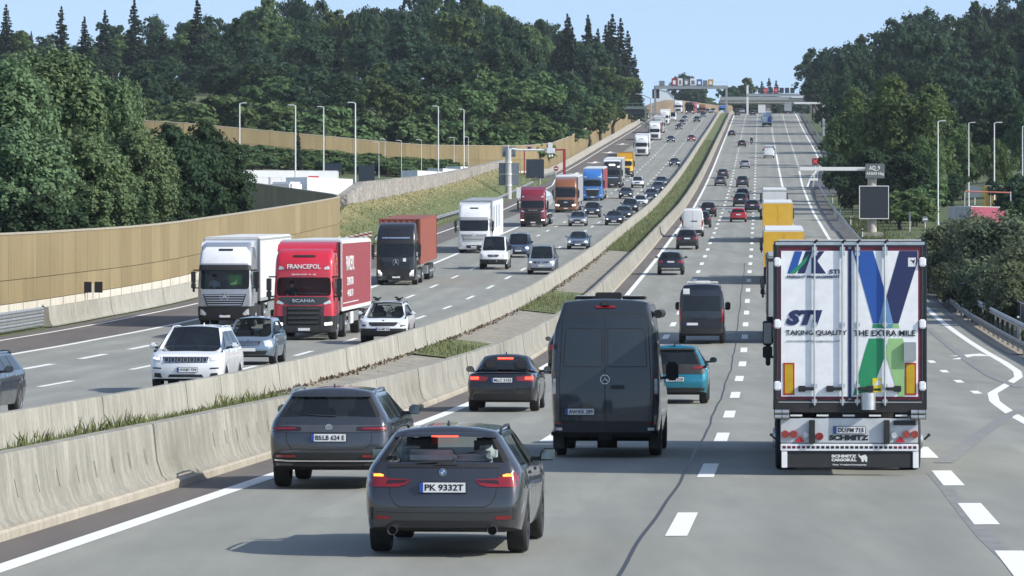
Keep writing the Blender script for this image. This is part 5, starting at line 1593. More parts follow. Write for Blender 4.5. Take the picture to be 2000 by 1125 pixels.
# ================================================================ lorries
C_TWHITE = paint("lorry_white", (.72, .74, .76), rough=.42, dirt=.2)
C_TSILV = paint("lorry_silver", (.40, .42, .45), metal=.5, rough=.36, dirt=.25)
C_TRED = paint("lorry_red", (.52, .015, .035), rough=.36, dirt=.15)
C_TMAR = paint("lorry_maroon", (.20, .012, .028), rough=.34, dirt=.15)
C_TBLK = paint("lorry_black", (.012, .012, .014), rough=.3, dirt=.25)
C_TORA = paint("lorry_bronze", (.30, .11, .045), metal=.3, rough=.36, dirt=.2)
C_TBLU = paint("lorry_blue", (.035, .16, .46), rough=.36, dirt=.15)
C_TYEL = paint("lorry_yellow", (.72, .42, .035), rough=.42, dirt=.2)
C_CURT = plain("curtain_red", (.27, .05, .06), rough=.55, var=.1, scale=2)
C_CURTW = plain("curtain_white", (.62, .64, .65), rough=.5, var=.06, scale=2)
C_CONT = plain("container_rust", (.24, .072, .048), rough=.6, var=.12, scale=2)
C_BOXW = plain("box_white", (.66, .67, .66), rough=.45, var=.05, scale=1.5)
C_BOXG = plain("box_grey", (.30, .32, .33), rough=.5, var=.08, scale=1.5)
C_CHAS = plain("chassis", (.02, .02, .021), rough=.7, var=.3)
M_ALU = plain("bare_aluminium", (.55, .57, .58), rough=.35, metal=.8, var=.1)
CABS = {}
def cab_shell(key, lv, lod=2, hw=1.24, yb=-.95, rc=.28, bow=.07):
 """cab as stacked outlines; lv: (z, front y, half width, back y)"""
 if (key, lod) in CABS: return CABS[(key, lod)]
 def outline(z, yf, w, yb_):
  half = [(w, yb_), (w, yb_ + (yf - rc - yb_) * .5), (w, yf - rc), (w - rc * .10, yf - rc * .42), (w - rc * .42, yf - rc * .10), (w - rc * 1.0, yf), (w * .42, yf + bow * .7), (0, yf + bow)]
  return [(x, y, z) for x, y in half] + [(-x, y, z) for x, y in half[:-1]][::-1]
 rings = [outline(*l[:4]) for l in lv]
 V = [p for r in rings for p in r]; n = len(rings[0]); Fc = []; tg = []
 names = ['body', 'windscreen', 'winR', 'winL', 'lower', 'visor']
 for i in range(len(lv) - 1):
  kind = lv[i][4] if len(lv[i]) > 4 else 'body'
  for j in range(n):
   k = (j + 1) % n
   Fc.append((i * n + j, i * n + k, (i + 1) * n + k, (i + 1) * n + j))
   t = 'body'
   if kind == 'glass':
    if 4 <= j <= n - 7 + 1: t = 'windscreen'
    elif j == 1: t = 'winR'
    elif j == n - 3: t = 'winL'
   elif kind == 'lower' : t = 'lower'
   elif kind == 'visor' and 3 <= j <= n - 5: t = 'visor'
   tg.append(names.index(t))
 Fc.append(tuple(reversed(range(n)))); tg.append(names.index('lower'))
 top = (len(lv) - 1) * n
 Fc.append(tuple(range(top, top + n))); tg.append(0)
 me = bpy.data.meshes.new("cab"); me.from_pydata(V, [], Fc)
 for _ in names: me.materials.append(None)
 me.polygons.foreach_set("material_index", tg)
 bm = bmesh.new(); bm.from_mesh(me); bmesh.ops.recalc_face_normals(bm, faces=bm.faces)
 cl = bm.edges.layers.float.new('crease_edge')
 for e in bm.edges:
  if len({f.material_index for f in e.link_faces}) > 1: e[cl] = .7
  if any(len(f.verts) > 4 for f in e.link_faces): e[cl] = .5
  a, b = e.verts
  if a.co.y < yb + .02 and b.co.y < yb + .02: e[cl] = .8
 bm.to_mesh(me); bm.free()
 ob = bpy.data.objects.new("cab", me); COL.objects.link(ob)
 md = ob.modifiers.new("s", 'SUBSURF'); md.levels = lod
 bpy.context.view_layer.update()
 m2 = bpy.data.meshes.new_from_object(ob.evaluated_get(bpy.context.evaluated_depsgraph_get()))
 bpy.data.objects.remove(ob)
 vs = [tuple(v.co) for v in m2.vertices]; polys = [tuple(p.vertices) for p in m2.polygons]; mi = [p.material_index for p in m2.polygons]
 parts = {}
 for ti, nm in enumerate(names):
  fs = [p for p, q in zip(polys, mi) if q == ti]
  if not fs: continue
  used = sorted({v for f in fs for v in f}); mp = {v: i for i, v in enumerate(used)}
  parts[nm] = ([vs[v] for v in used], [tuple(mp[v] for v in f) for f in fs])
 CABS[(key, lod)] = (parts, BVHTree.FromPolygons(vs, polys)); bpy.data.meshes.remove(m2)
 return CABS[(key, lod)]
LV = {
 'merc': [(.30, 1.34, 1.20, -.95, 'lower'), (.42, 1.40, 1.24, -.95, 'lower'), (.95, 1.42, 1.245, -.95), (1.30, 1.40, 1.245, -.95), (1.70, 1.36, 1.24, -.95, 'glass'), (2.56, 1.24, 1.22, -.95, 'visor'), (2.78, 1.20, 1.21, -.95), (3.05, 1.10, 1.20, -.95), (3.45, .86, 1.16, -.95), (3.72, .45, 1.10, -.95), (3.80, .0, 1.05, -.95)],
 'scan': [(.30, 1.34, 1.20, -.95, 'lower'), (.42, 1.40, 1.24, -.95, 'lower'), (.98, 1.42, 1.25, -.95), (1.45, 1.38, 1.25, -.95), (1.78, 1.34, 1.24, -.95, 'glass'), (2.55, 1.20, 1.21, -.95), (2.72, 1.20, 1.21, -.95), (3.15, 1.14, 1.20, -.95), (3.38, .98, 1.18, -.95), (3.62, .70, 1.12, -.95), (3.70, .3, 1.06, -.95)],
 'low':  [(.30, 1.34, 1.20, -.75, 'lower'), (.42, 1.40, 1.22, -.75, 'lower'), (.95, 1.42, 1.23, -.75), (1.40, 1.38, 1.23, -.75), (1.74, 1.34, 1.22, -.75, 'glass'), (2.50, 1.20, 1.20, -.75), (2.72, 1.10, 1.16, -.75), (2.82, .8, 1.08, -.75)],
}
def tractor(root, style, col, lower, lod=2, grille=None, lamp='lit', visor=None, rear_axle=True, wb=3.7, clear=False):
 parts, bvh = cab_shell(style, LV[style], lod)
 mats = {'body': col, 'windscreen': M_GLASSC if clear else M_GLASS, 'winR': M_GLASS, 'winL': M_GLASS, 'lower': lower, 'visor': visor or M_TRIM}
 nm = {'body': 'cab', 'windscreen': 'windscreen', 'winR': 'side_window', 'winL': 'side_window', 'lower': 'bumper', 'visor': 'sun_visor'}
 for k, (vs, fs) in parts.items(): raw(nm[k], vs, fs, mats[k], root)
 sk = Skin(bvh)
 for s in (-1, 1):                                      # mirror housings on arms
  mb = MB(); mb.box((s * 1.43, 1.18, 2.25), (.20, .16, .50)); mb.box((s * 1.43, 1.18, 1.86), (.20, .16, .24))
  mb.box((s * 1.30, 1.12, 2.56), (.32, .09, .06)); mb.box((s * 1.30, 1.12, 1.76), (.32, .09, .05)); mb.box((s * 1.42, 1.16, 2.03), (.1, .1, .9))
  o = mb.build("mirror_housing", M_TRIM, root, bevel=.02)
  m2 = MB(); m2.box((s * 1.43, 1.095, 2.25), (.16, .01, .42)); m2.build("mirror_glass", M_LAMPD, o)
  mb = MB(); mb.box((s * 1.14, -.15, .75), (.22, 1.3, .7)); mb.box((s * 1.14, -1.6, .62), (.2, 1.2, .62)); mb.build("side_skirt", lower, root, bevel=.04)
 mb = MB(); mb.bx(-.45, .45, -wb - 1.0, .9, .55, .95); mb.bx(-.5, .5, -wb - .6, -wb + .6, .95, 1.12); mb.bx(-1.05, 1.05, -.9, 1.1, .45, .9)
 mb.build("chassis", C_CHAS, root, smooth=0)
 t, rm = wheel_meshes(.50, .34, False, True)
 for y in ((0, -wb) if rear_axle else (0,)):
  for s in (1, -1):
   o = link("wheel", t, root); o.location = (s * 1.06, y, .50);
   if s < 0: o.rotation_euler.z = PI
   link("rim", rm, o)
 return sk
def trailer(root, kind, mat, y0=-1.55, L=13.6, W=2.55, z0=1.12, z1=3.98, roof=None, wheels=3, frame=None):
 roof = roof or C_BOXW; frame = frame or C_BOXG; y1 = y0 - L; hw = W / 2
 if kind in ('box', 'curtain', 'rigid'):
  mb = MB(); mb.bx(-hw, hw, y1, y0, z0, z1 - .09); o = mb.build("cargo_box", mat, root, bevel=.02)
  mb = MB(); mb.bx(-hw + .005, hw - .005, y1 + .005, y0 - .005, z1 - .088, z1 - .01); mb.bx(-hw + .06, hw - .06, y1 + .06, y0 - .06, z1 - .01, z1 + .03); mb.build("roof", roof, root, bevel=.02)
  mb = MB()
  for s in (-1, 1):
   for y in (y0 - .02, y1 + .02): mb.bx(s * hw - .05, s * hw + .012 if s > 0 else s * hw + .05, y - .05, y + .05, z0, z1 - .05) if s > 0 else mb.bx(s * hw - .012, s * hw + .05, y - .05, y + .05, z0, z1 - .05)
   mb.bx(min(s * hw, s * (hw + .014)), max(s * hw, s * (hw + .014)), y1, y0, z0 - .02, z0 + .13)
   mb.bx(min(s * hw, s * (hw + .014)), max(s * hw, s * (hw + .014)), y1, y0, z1 - .14, z1 - .05)
  mb.build("frame_rails", frame, root, smooth=0)
 if kind == 'container':
  mb = MB(); n = 44
  for s in (-1, 1):
   pts = []
   for i in range(n + 1):
    y = y0 - L * i / n
    pts.append((y, 0 if (i // 1) % 2 else .035))
   rings = [[(s * (hw - q), y, z0), (s * (hw - q), y, z1 - .05)] for y, q in pts]
   mb.loft(rings)
  for y in (y0, y1):
   rings = [[(-hw + W * i / 14, y + (.03 if i % 2 else 0) * (-1 if y == y0 else 1), z0), (-hw + W * i / 14, y + (.03 if i % 2 else 0) * (-1 if y == y0 else 1), z1 - .05)] for i in range(15)]
   mb.loft(rings)
  mb.bx(-hw, hw, y1, y0, z1 - .06, z1); mb.bx(-hw, hw, y1, y0, z0 - .02, z0 + .1)
  for s in (-1, 1):
   for y in (y0, y1): mb.box((s * (hw - .05), y, (z0 + z1) / 2), (.13, .13, z1 - z0 + .03))
  mb.build("container_box", mat, root, smooth=0)
 if kind == 'tank':
  mb = MB(); n = 24
  prof = [(y0, .2), (y0 - .12, .75), (y0 - .3, .98), (y0 - .5, 1.0)] + [(y0 - 1 - i * (L - 1.6) / 5, 1.0) for i in range(6)] + [(y1 + .3, .98), (y1 + .1, .7), (y1, .1)]
  mb.loft([[(1.24 * q * math.cos(2*PI*i/n), y, 2.35 + 1.1 * q * math.sin(2*PI*i/n)) for i in range(n)] for y, q in prof], close=True, caps=True)
  mb.build("tank", mat, root, smooth=60)
  mb = MB(); mb.bx(-.3, .3, y1 + .6, y0 - .6, 3.42, 3.5)
  for i in range(5): mb.cyl((0, y0 - 1.6 - i * 2.4, 3.4), (0, y0 - 1.6 - i * 2.4, 3.62), .26, n=14)
  mb.build("catwalk", M_ALU, root, smooth=30)
 mb = MB(); mb.bx(-.5, .5, y1 + .1, y0 - .2, z0 - .32, z0 - .02)
 if kind != 'rigid':
  for s in (-1, 1): mb.bx(s * .85 - .06, s * .85 + .06, y0 - 2.9, y0 - 2.75, .25, z0)
 mb.bx(-1.15, 1.15, y1 + .02, y1 + .14, .42, .58)
 mb.build("trailer_chassis", C_CHAS, root, smooth=0)
 for s in (-1, 1):
  mb = MB()
  if kind != 'container': mb.box((s * (hw - .06), (y0 + y1) / 2 - .2 + 1.0, .78), (.04, L * .36, .42))
  else: mb.box((s * (hw - .1), y0 - 5.4, .72), (.3, 1.0, .5))
  mb.build("side_guard", M_ALU if kind != 'tank' else C_CHAS, root)
 t, rm = wheel_meshes(.50, .38, False, True)
 for i in range(wheels):
  for s in (1, -1):
   o = link("wheel", t, root); o.location = (s * 1.06, y1 + 2.6 + i * 1.31, .50)
   if s < 0: o.rotation_euler.z = PI
   link("rim", rm, o)
def slats(sk, root, z0, z1, n, hw0, hw1, mat, back=None, name="grille", t=.045, off=.04):
 g = sk.patch(name, [(-hw0, z0), (hw0, z0), (hw1, z1), (-hw1, z1)], 'front', back or M_TRIM, root, off=.012)
 for i in range(n):
  f = (i + .5) / n; z = z0 + (z1 - z0) * f; w = hw0 + (hw1 - hw0) * f - .05
  sk.patch("grille_bar", [(-w, z - t / 2), (w, z - t / 2), (w, z + t / 2), (-w, z + t / 2)], 'front', mat, g, off=off, thick=.03)
 return g
def twin(sk, root, name, poly, mat, off=.015, parent_names=None, thick=.02):
 return [sk.patch(name, q, 'front', mat, root, off=off, thick=thick) for q in (poly, mir(poly))]
def deflector(root, col, h, z0=3.68, ytop=-.9, hw=1.18):
 mb = MB()
 mb.loft([[(-hw, .35, z0 - .1), (hw, .35, z0 - .1)], [(-hw, .0, z0 + h * .55), (hw, .0, z0 + h * .55)], [(-hw + .04, ytop, z0 + h), (hw - .04, ytop, z0 + h)], [(-hw + .04, ytop - .02, z0 - .2), (hw - .04, ytop - .02, z0 - .2)]])
 for s in (-1, 1): mb.add([(s * hw, .35, z0 - .1), (s * hw, .0, z0 + h * .55), (s * (hw - .04), ytop, z0 + h), (s * (hw - .04), ytop - .02, z0 - .2)], [(0, 1, 2, 3)])
 mb.build("roof_deflector", col, root, smooth=30)
def merc_front(root, sk, slat_mat, lamp_on=True, star=.20, bumper_dark=True, body=None):
 slats(sk, root, .96, 1.48, 5, .80, .98, slat_mat)
 star_badge(root, sk, 'front', 0, 1.40, star, mat=M_CHROME)
 sk.patch("bumper_face", [(-1.12, .34), (1.12, .34), (1.16, .80), (1.02, .95), (.76, .80), (-.76, .80), (-1.02, .95), (-1.16, .80)][0:8], 'front', M_TRIM if bumper_dark else body, root, off=.02) if False else None
 for o in twin(sk, root, "headlamp", [(-1.10, .56), (-.84, .54), (-.82, .62), (-1.00, .80), (-1.10, .82)], M_LAMP if not lamp_on else M_LAMPON): pass
 sk.patch("lower_intake", [(-.55, .40), (.55, .40), (.6, .62), (-.6, .62)], 'front', M_TRIM, root, off=.02)
 plate(root, sk, 'front', 0, .50, None)
 sk.patch("roof_hatch_strip", rect(-.32, .32, 3.42, 3.52), 'front', M_TRIM, root, off=.02)
 for x in (-.5, .1): sk.seam("windscreen_wiper", [(x - .45, 1.76), (x + .25, 1.83)], 'front', M_TRIM, root, w=.03, off=.02)
def scania_front(root, sk, col, grille_mat, lamp_on, text=True):
 sk.patch("grille_upper", [(-.92, 1.50), (-.55, 1.42), (.55, 1.42), (.92, 1.50), (1.05, 1.70), (.9, 1.76), (-.9, 1.76), (-1.05, 1.70)], 'front', grille_mat, root, off=.012)
 g = slats(sk, root, .62, 1.38, 4, .66, .70, grille_mat, back=M_SLOT, t=.085)
 sk.patch("grille_frame", [(-.80, .50), (-.68, .50), (-.72, 1.40), (-.84, 1.40)], 'front', grille_mat, root, off=.02); sk.patch("grille_frame", mir([(-.80, .50), (-.68, .50), (-.72, 1.40), (-.84, 1.40)]), 'front', grille_mat, root, off=.02)
 sk.patch("bumper_face", [(-1.16, .33), (1.16, .33), (1.2, .60), (.78, .60), (-.78, .60), (-1.2, .60)], 'front', grille_mat, root, off=.012)
 twin(sk, root, "fog_lamp", [(-1.15, .62), (-.85, .60), (-.84, .70), (-1.15, .74)], M_LAMPON if lamp_on else M_LAMP)
 twin(sk, root, "headlamp", [(-1.12, 1.50), (-.86, 1.44), (-.80, 1.50), (-1.06, 1.63)], M_LAMP)
 plate(root, sk, 'front', 0, .44, None)
 for x in (-.5, .1): sk.seam("windscreen_wiper", [(x - .45, 1.86), (x + .25, 1.92)], 'front', M_TRIM, root, w=.03, off=.02)
G_TR = "lorries coming down the left carriageway"
G_TRO = "lorries climbing the right carriageway"
def lorry(name="articulated_lorry"): return empty(name)
# ---- white lorry at the shoulder
t = lorry(); sk = tractor(t, 'merc', C_TSILV, M_TRIM, 2, clear=True)
merc_front(t, sk, C_TSILV, False)
sk.patch("roof_front", [(-1.10, 2.86), (1.10, 2.86), (1.06, 3.40), (.9, 3.60), (-.9, 3.60), (-1.06, 3.40)], 'front', C_TWHITE, t, off=.012)
sk.patch("sun_visor", [(-1.14, 2.56), (1.14, 2.56), (1.14, 2.80), (-1.14, 2.80)], 'front', M_TRIM, t, off=.10, thick=.1)
twin(sk, t, "fog_lamp", [(-1.12, .60), (-.90, .52), (-.88, .58), (-1.06, .76)], M_LAMP, off=.03)
sk.patch("bumper_face", [(-1.18, .33), (1.18, .33), (1.20, .92), (.80, .92), (.62, .76), (-.62, .76), (-.80, .92), (-1.20, .92)][::1], 'front', M_TRIM, t, off=.008)
trailer(t, 'box', C_BOXW, frame=C_BOXG, z1=4.0); deflector(t, C_TWHITE, .18)
mb = MB(); mb.bx(-.75, -.15, .9, 1.05, 1.86, 2.35); mb.build("safety_vest", plain("vest_green", (.25, .5, .2), rough=.8), t, bevel=.04)
off, D = hit(446, 638)
place(t, off, D, True, 0, "white lorry with silver-grey nose and star badge in the outermost lane", "lorry", G_TR, 1.02)
pz = person_in(None, .55, .55, 1.98, M_CLOTH); pz.location = t.location; pz.rotation_euler = t.rotation_euler; pz.scale = t.scale; tag(pz, "driver in a pale shirt behind the windscreen of the white lorry", "person")
# ---- red lorry with lettering
t = lorry(); sk = tractor(t, 'scan', C_TRED, M_TRIM, 2, clear=True)
M_SCG = plain("grille_grey", (.05, .052, .055), rough=.45, metal=.2)
scania_front(t, sk, C_TRED, M_SCG, True)
p = sk.pt(0, 1.60, 'front', .012)
lettering("maker_name", "SCANIA", (0, p.y + .02, 1.60), .2, M_CHROME, t, 'front', width=.92, height=.13, bold=.004)
p = sk.pt(0, 2.98, 'front', .0)
lettering("roof_lettering", "FRANCEPOL", (0, p.y + .035, 2.98), .3, M_PLATE, t, 'front', width=1.36, height=.19, bold=.008)
lettering("roof_lettering", "ZIELONA GORA - PL - 602", (0, sk.pt(0, 2.66, 'front', 0).y + .03, 2.66), .09, M_PLATE, t, 'front', width=1.0, height=.06, bold=.002)
twin(sk, t, "roof_lamp", [(-1.05, 2.86), (-.80, 2.86), (-.84, 2.95), (-1.0, 3.0)], M_LAMP)
sk.patch("roof_hatch_strip", rect(-.45, .45, 3.36, 3.44), 'front', M_TRIM, t, off=.03)
deflector(t, C_TRED, .30); trailer(t, 'curtain', C_CURT, roof=C_CURTW, frame=C_BOXW, z1=4.02)
xs_ = 1.275 + .012
for s, wd, hh, z in (("FRANCEPOL", 3.6, .62, 3.05), ("ZIELONA GORA", 3.0, .34, 2.30), ("+48 602 370", 2.6, .30, 1.80)):
 lettering("curtain_lettering", s, (-xs_, -5.2, z), .4, M_PLATE, t, 'left', width=wd, height=hh, bold=.008)
 lettering("curtain_lettering", s, (xs_, -5.2, z), .4, M_PLATE, t, 'right', width=wd, height=hh, bold=.008)
for s in (-1, 1):
 mb = MB(); mb.box((s * 1.285, -5.5, 1.42), (.01, 7.0, .04)); mb.build("curtain_stripe", C_CURTW, t)
mb = MB()
for s in (-1, 1): mb.box((s * 1.255, -6.2, .75), (.02, 1.3, .5))
mb.build("storage_box", C_BOXW, t)
off, D = hit(600, 663)
place(t, off, D, True, 0, "red lorry with white lettering over its windscreen and a red curtain trailer", "lorry", G_TR, 1.02)
pz = person_in(None, .55, .55, 2.0, M_TRIM); pz.location = t.location; pz.rotation_euler = t.rotation_euler; pz.scale = t.scale; tag(pz, "driver in dark clothes behind the windscreen of the red lorry", "person")
# ---- black lorry with rust-red container
t = lorry(); sk = tractor(t, 'merc', C_TBLK, C_TBLK, 2)
merc_front(t, sk, C_TBLK, False, .2); sk.patch("light_bar", rect(-.85, .85, 2.86, 2.94), 'front', M_CHROME, t, off=.06, thick=.05)
twin(sk, t, "headlamp_beam", [(-1.08, .78), (-.90, .66), (-.84, .70), (-.98, .90), (-1.10, .94)], M_LAMPON, off=.03)
sk.patch("sticker", rect(-.62, -.44, 1.42, 1.66), 'front', M_PLATE, t, off=.02)
trailer(t, 'container', C_CONT, z0=1.2, z1=4.0)
off, D = hit(777, 556)
place(t, off, D, True, 0, "black lorry with a star badge pulling a rust-red shipping container", "lorry", G_TR, 1.02)
# ---- white lorry beside the grass bank
t = lorry(); sk = tractor(t, 'merc', C_TWHITE, C_TWHITE, 2, visor=C_BOXG)
merc_front(t, sk, C_TWHITE, False, .17); trailer(t, 'curtain', C_CURTW, roof=C_BOXG, frame=C_BOXW); deflector(t, C_TWHITE, .15)
mb = MB()
for s in (-1, 1):
 for y in (-3.2, -6.5, -9.8): mb.box((s * 1.285, y, 2.7), (.012, 1.1, 1.7))
mb.build("curtain_print", plain("print_greyblue", (.25, .30, .36), rough=.5), t)
off, D = hit(928, 494)
place(t, off, D, True, 0, "white lorry with white nose next to the flowered grass bank", "lorry", G_TR, 1.02)
# ---- white pickup lorry
t, sk, c = make_car("flatbed_pickup", 'vancab', dict(VANL, H=2.3, L=2.95, wb=1.55, fo=1.0, panel=False, belt=1.28, wtop=-.5, rear=[(.34, .02), (.6, 0), (1.2, .0), (1.28, .02), (2.3, .06)], pil=[.2, .35], roofw=.76), C_WHITE2, 1)
front_kit(t, sk, c, 'oval', lit=False, badge='star', lamps='tall', lower=.62)
sk.patch("bumper", [(-.96, .40), (.96, .40), (.96, .72), (-.96, .72)], 'front', M_TRIM, t, off=.03, thick=.06)
mirrors(t, c, M_TRIM, y=1.5, z=1.5, big=True)
mb = MB(); mb.bx(-.98, .98, -3.6, -.42, .82, .92); mb.bx(-.5, .5, -3.4, .3, .5, .82)
mb.build("load_bed", C_CHAS, t, smooth=0)
for s in (-1, 1):
 mb = MB(); mb.bx(s * .98 - .02, s * .98 + .02, -3.6, -.42, .92, 1.3); mb.build("drop_side", M_ALU, t)
tt, rm = wheel_meshes(.37, .24, False)
for s in (1, -1):
 o = link("wheel", tt, t); o.location = (s * .85, -2.1, .37)
 if s < 0: o.rotation_euler.z = PI
 link("rim", rm, o)
mb = MB(); mb.bx(-.8, .6, -2.6, -.8, .92, 1.5); mb.cyl((.1, -1.6, 1.5), (.3, -2.4, 2.1), .06); mb.build("load", C_CONT, t, bevel=.05)
off, D = hit(965, 526)
place(t, off, D, True, 1.55, "white flatbed pickup lorry with star badge in front of the dark blue van", "lorry", G_TR, 1.0)
# ---- maroon tanker
t = lorry("tank_lorry"); sk = tractor(t, 'scan', C_TMAR, C_TMAR, 2)
scania_front(t, sk, C_TMAR, M_TRIM, True); trailer(t, 'tank', C_TWHITE)
lettering("maker_name", "SCANIA", (0, sk.pt(0, 1.62, 'front', 0).y + .03, 1.62), .2, M_CHROME, t, 'front', width=.9, height=.12)
twin(sk, t, "roof_lamp", [(-1.05, 2.86), (-.80, 2.86), (-.84, 2.95), (-1.0, 3.0)], M_LAMP); deflector(t, C_TMAR, .2)
off, D = hit(1042, 443)
place(t, off, D, True, 0, "maroon lorry pulling a white tank", "lorry", G_TR, 1.02)
# ---- bronze lorry
t = lorry(); sk = tractor(t, 'merc', C_TORA, C_TORA, 1)
sk.patch("grille", [(-.75, .60), (.75, .60), (1.0, 1.30), (.8, 1.45), (-.8, 1.45), (-1.0, 1.30)], 'front', M_TRIM, t, off=.015)
twin(sk, t, "headlamp", [(-1.12, .78), (-.72, .74), (-.70, .88), (-1.12, .96)], M_LAMPON, off=.03); plate(t, sk, 'front', 0, .48)
sk.patch("roof_front", [(-1.1, 2.62), (1.1, 2.62), (1.1, 2.86), (-1.1, 2.86)], 'front', M_TRIM, t, off=.05, thick=.05)
sk.patch("maker_badge", rect(-.18, .18, 1.10, 1.22), 'front', M_CHROME, t, off=.04)
trailer(t, 'box', C_BOXG, roof=C_BOXW); deflector(t, C_TORA, .2)
off, D = hit(1106, 415)
place(t, off, D, True, 0, "bronze-orange lorry between the maroon and the blue one", "lorry", G_TR, 1.02)
# ---- blue lorry
def daf_front(t, sk, col):
 sk.patch("grille", [(-.62, .60), (.62, .60), (.95, 1.52), (-.95, 1.52)], 'front', M_TRIM, t, off=.015)
 sk.patch("grille_bar", rect(-.85, .85, 1.38, 1.50), 'front', M_CHROME, t, off=.03)
 twin(sk, t, "headlamp", [(-1.12, .62), (-.82, .60), (-.92, .78), (-1.12, .80)], M_LAMP, off=.03)
 plate(t, sk, 'front', 0, .48)
t = lorry(); sk = tractor(t, 'scan', C_TBLU, C_TBLU, 1); daf_front(t, sk, C_TBLU); deflector(t, C_TBLU, .25)
sk.patch("sun_visor", rect(-1.0, 1.0, 2.56, 2.7), 'front', M_LAMPD, t, off=.1, thick=.08)
twin(sk, t, "roof_lamp", [(-1.1, 2.9), (-.72, 2.9), (-.74, 3.02), (-1.06, 3.06)], M_LAMP)
trailer(t, 'curtain', C_CURT, roof=C_CURTW)
off, D = hit(1158, 392)
place(t, off, D, True, 0, "bright blue lorry with a red-brown trailer", "lorry", G_TR, 1.02)
# ---- black and white lorry
t = lorry(); sk = tractor(t, 'scan', C_TBLK, C_TBLK, 1); daf_front(t, sk, C_TBLK)
sk.patch("grille_plate", [(-.70, .62), (.70, .62), (.80, 1.2), (-.80, 1.2)], 'front', M_SCG, t, off=.04)
sk.patch("roof_sign", rect(-.42, .42, 3.1, 3.32), 'front', M_LAMPON, t, off=.08, thick=.1)
twin(sk, t, "roof_lamp", [(-1.1, 2.9), (-.72, 2.9), (-.74, 3.02), (-1.06, 3.06)], M_LAMPON); deflector(t, C_TWHITE, .25)
trailer(t, 'box', C_BOXG, roof=C_BOXW)
off, D = hit(1196, 367)
place(t, off, D, True, 0, "black lorry with a lit white roof sign", "lorry", G_TR, 1.02)
# ---- yellow rigid lorry
t = lorry("box_lorry"); sk = tractor(t, 'low', C_TYEL, M_TRIM, 1, wb=5.2)
sk.patch("grille", [(-.7, .8), (.7, .8), (.8, 1.45), (-.8, 1.45)], 'front', M_TRIM, t, off=.015); twin(sk, t, "headlamp", [(-1.1, .55), (-.8, .55), (-.8, .7), (-1.1, .72)], M_LAMP, off=.02); plate(t, sk, 'front', 0, .45)
trailer(t, 'rigid', C_TYEL, y0=-.95, L=7.4, roof=C_TYEL, wheels=0, z1=3.7)
off, D = hit(1221, 346)
place(t, off, D, True, 0, "yellow box lorry behind the black lorry with the roof sign", "lorry", G_TR, 1.02)
# ---- white and grey lorries farther up
for x, y, col, box, roof, lab in ((1253, 305, C_TWHITE, C_CURTW, C_CURTW, "white lorry alone behind the yellow box lorry"), (1279, 274, C_TWHITE, C_CURT, C_CURTW, "white lorry second in the row of lorries on the hill"),
        (1287, 260, C_BOXG, C_BOXG, C_BOXW, "grey lorry third in the row of lorries on the hill"), (1298, 244, C_TWHITE, C_BOXW, C_BOXW, "white lorry with a black windscreen high on the hill"),
        (1325, 217, C_TWHITE, C_BOXG, C_BOXW, "white lorry with grey trailer at the crest, below the sign gantry")):
 t = lorry(); sk = tractor(t, 'scan', col, col, 1)
 sk.patch("grille", [(-.7, .62), (.7, .62), (.85, 1.35), (-.85, 1.35)], 'front', M_SCG, t, off=.015); twin(sk, t, "headlamp", [(-1.12, .62), (-.82, .60), (-.92, .78), (-1.12, .80)], M_LAMP, off=.03); plate(t, sk, 'front', 0, .48)
 sk.patch("roof_strip", rect(-.42, .42, 3.2, 3.3), 'front', M_TRIM, t, off=.03)
 deflector(t, col, .25); trailer(t, 'curtain', box, roof=roof)
 off, D = hit(x, y); place(t, off, D, True, 0, lab, "lorry", G_TR, 1.02)
# ---- dark coach near the crest
t = empty("coach"); W2 = 1.27
mb = MB(); mb.bx(-W2, W2, -9.5, 2.5, .35, 3.55); mb.build("body", C_TBLK, t, bevel=.22, seg=3)
mb = MB(); mb.bx(-1.1, 1.1, 2.49, 2.53, 1.3, 2.9); mb.build("windscreen", M_GLASS, t, bevel=.01)
for s in (-1, 1):
 mb = MB(); mb.box((s * 1.28, -3.5, 2.3), (.02, 10.5, .95)); mb.build("side_window", M_GLASS, t)
 mb = MB(); mb.box((s * .9, 2.52, .72), (.3, .05, .16)); mb.build("headlamp", M_LAMPON, t)
 mb = MB(); mb.tube([(s * 1.1, 2.4, 3.2), (s * 1.35, 2.8, 3.1), (s * 1.38, 2.8, 2.6)], .05); mb.box((s * 1.38, 2.8, 2.5), (.2, .1, .45)); mb.build("mirror_housing", M_TRIM, t)
 for y in (0, -6):
  o = link("wheel", wheel_meshes(.5, .34, False, True)[0], t); o.location = (s * 1.08, y, .5)
mb = MB(); mb.box((0, 2.53, .62), (.52, .02, .11)); mb.build("number_plate", M_PLATE, t)
off, D = hit(1347, 223); place(t, off, D, True, 0, "dark coach beside the white lorry at the crest", "coach", None, 1.05)
# ---- white delivery van behind the white lorry
t, sk, c = make_car("panel_van", 'vanl', VANL, C_WHITE2, 1, inside=False); front_kit(t, sk, c, 'wide', lit=False, lamps='tall', lower=.6)
ws = [(-.74, 1.44), (.74, 1.44), (.68, 2.2), (-.68, 2.2)]
off, D = hit(1314, 237); place(t, off, D, True, c['wb'], "white van squeezed between the white lorries high on the hill", "van", "vans oncoming")
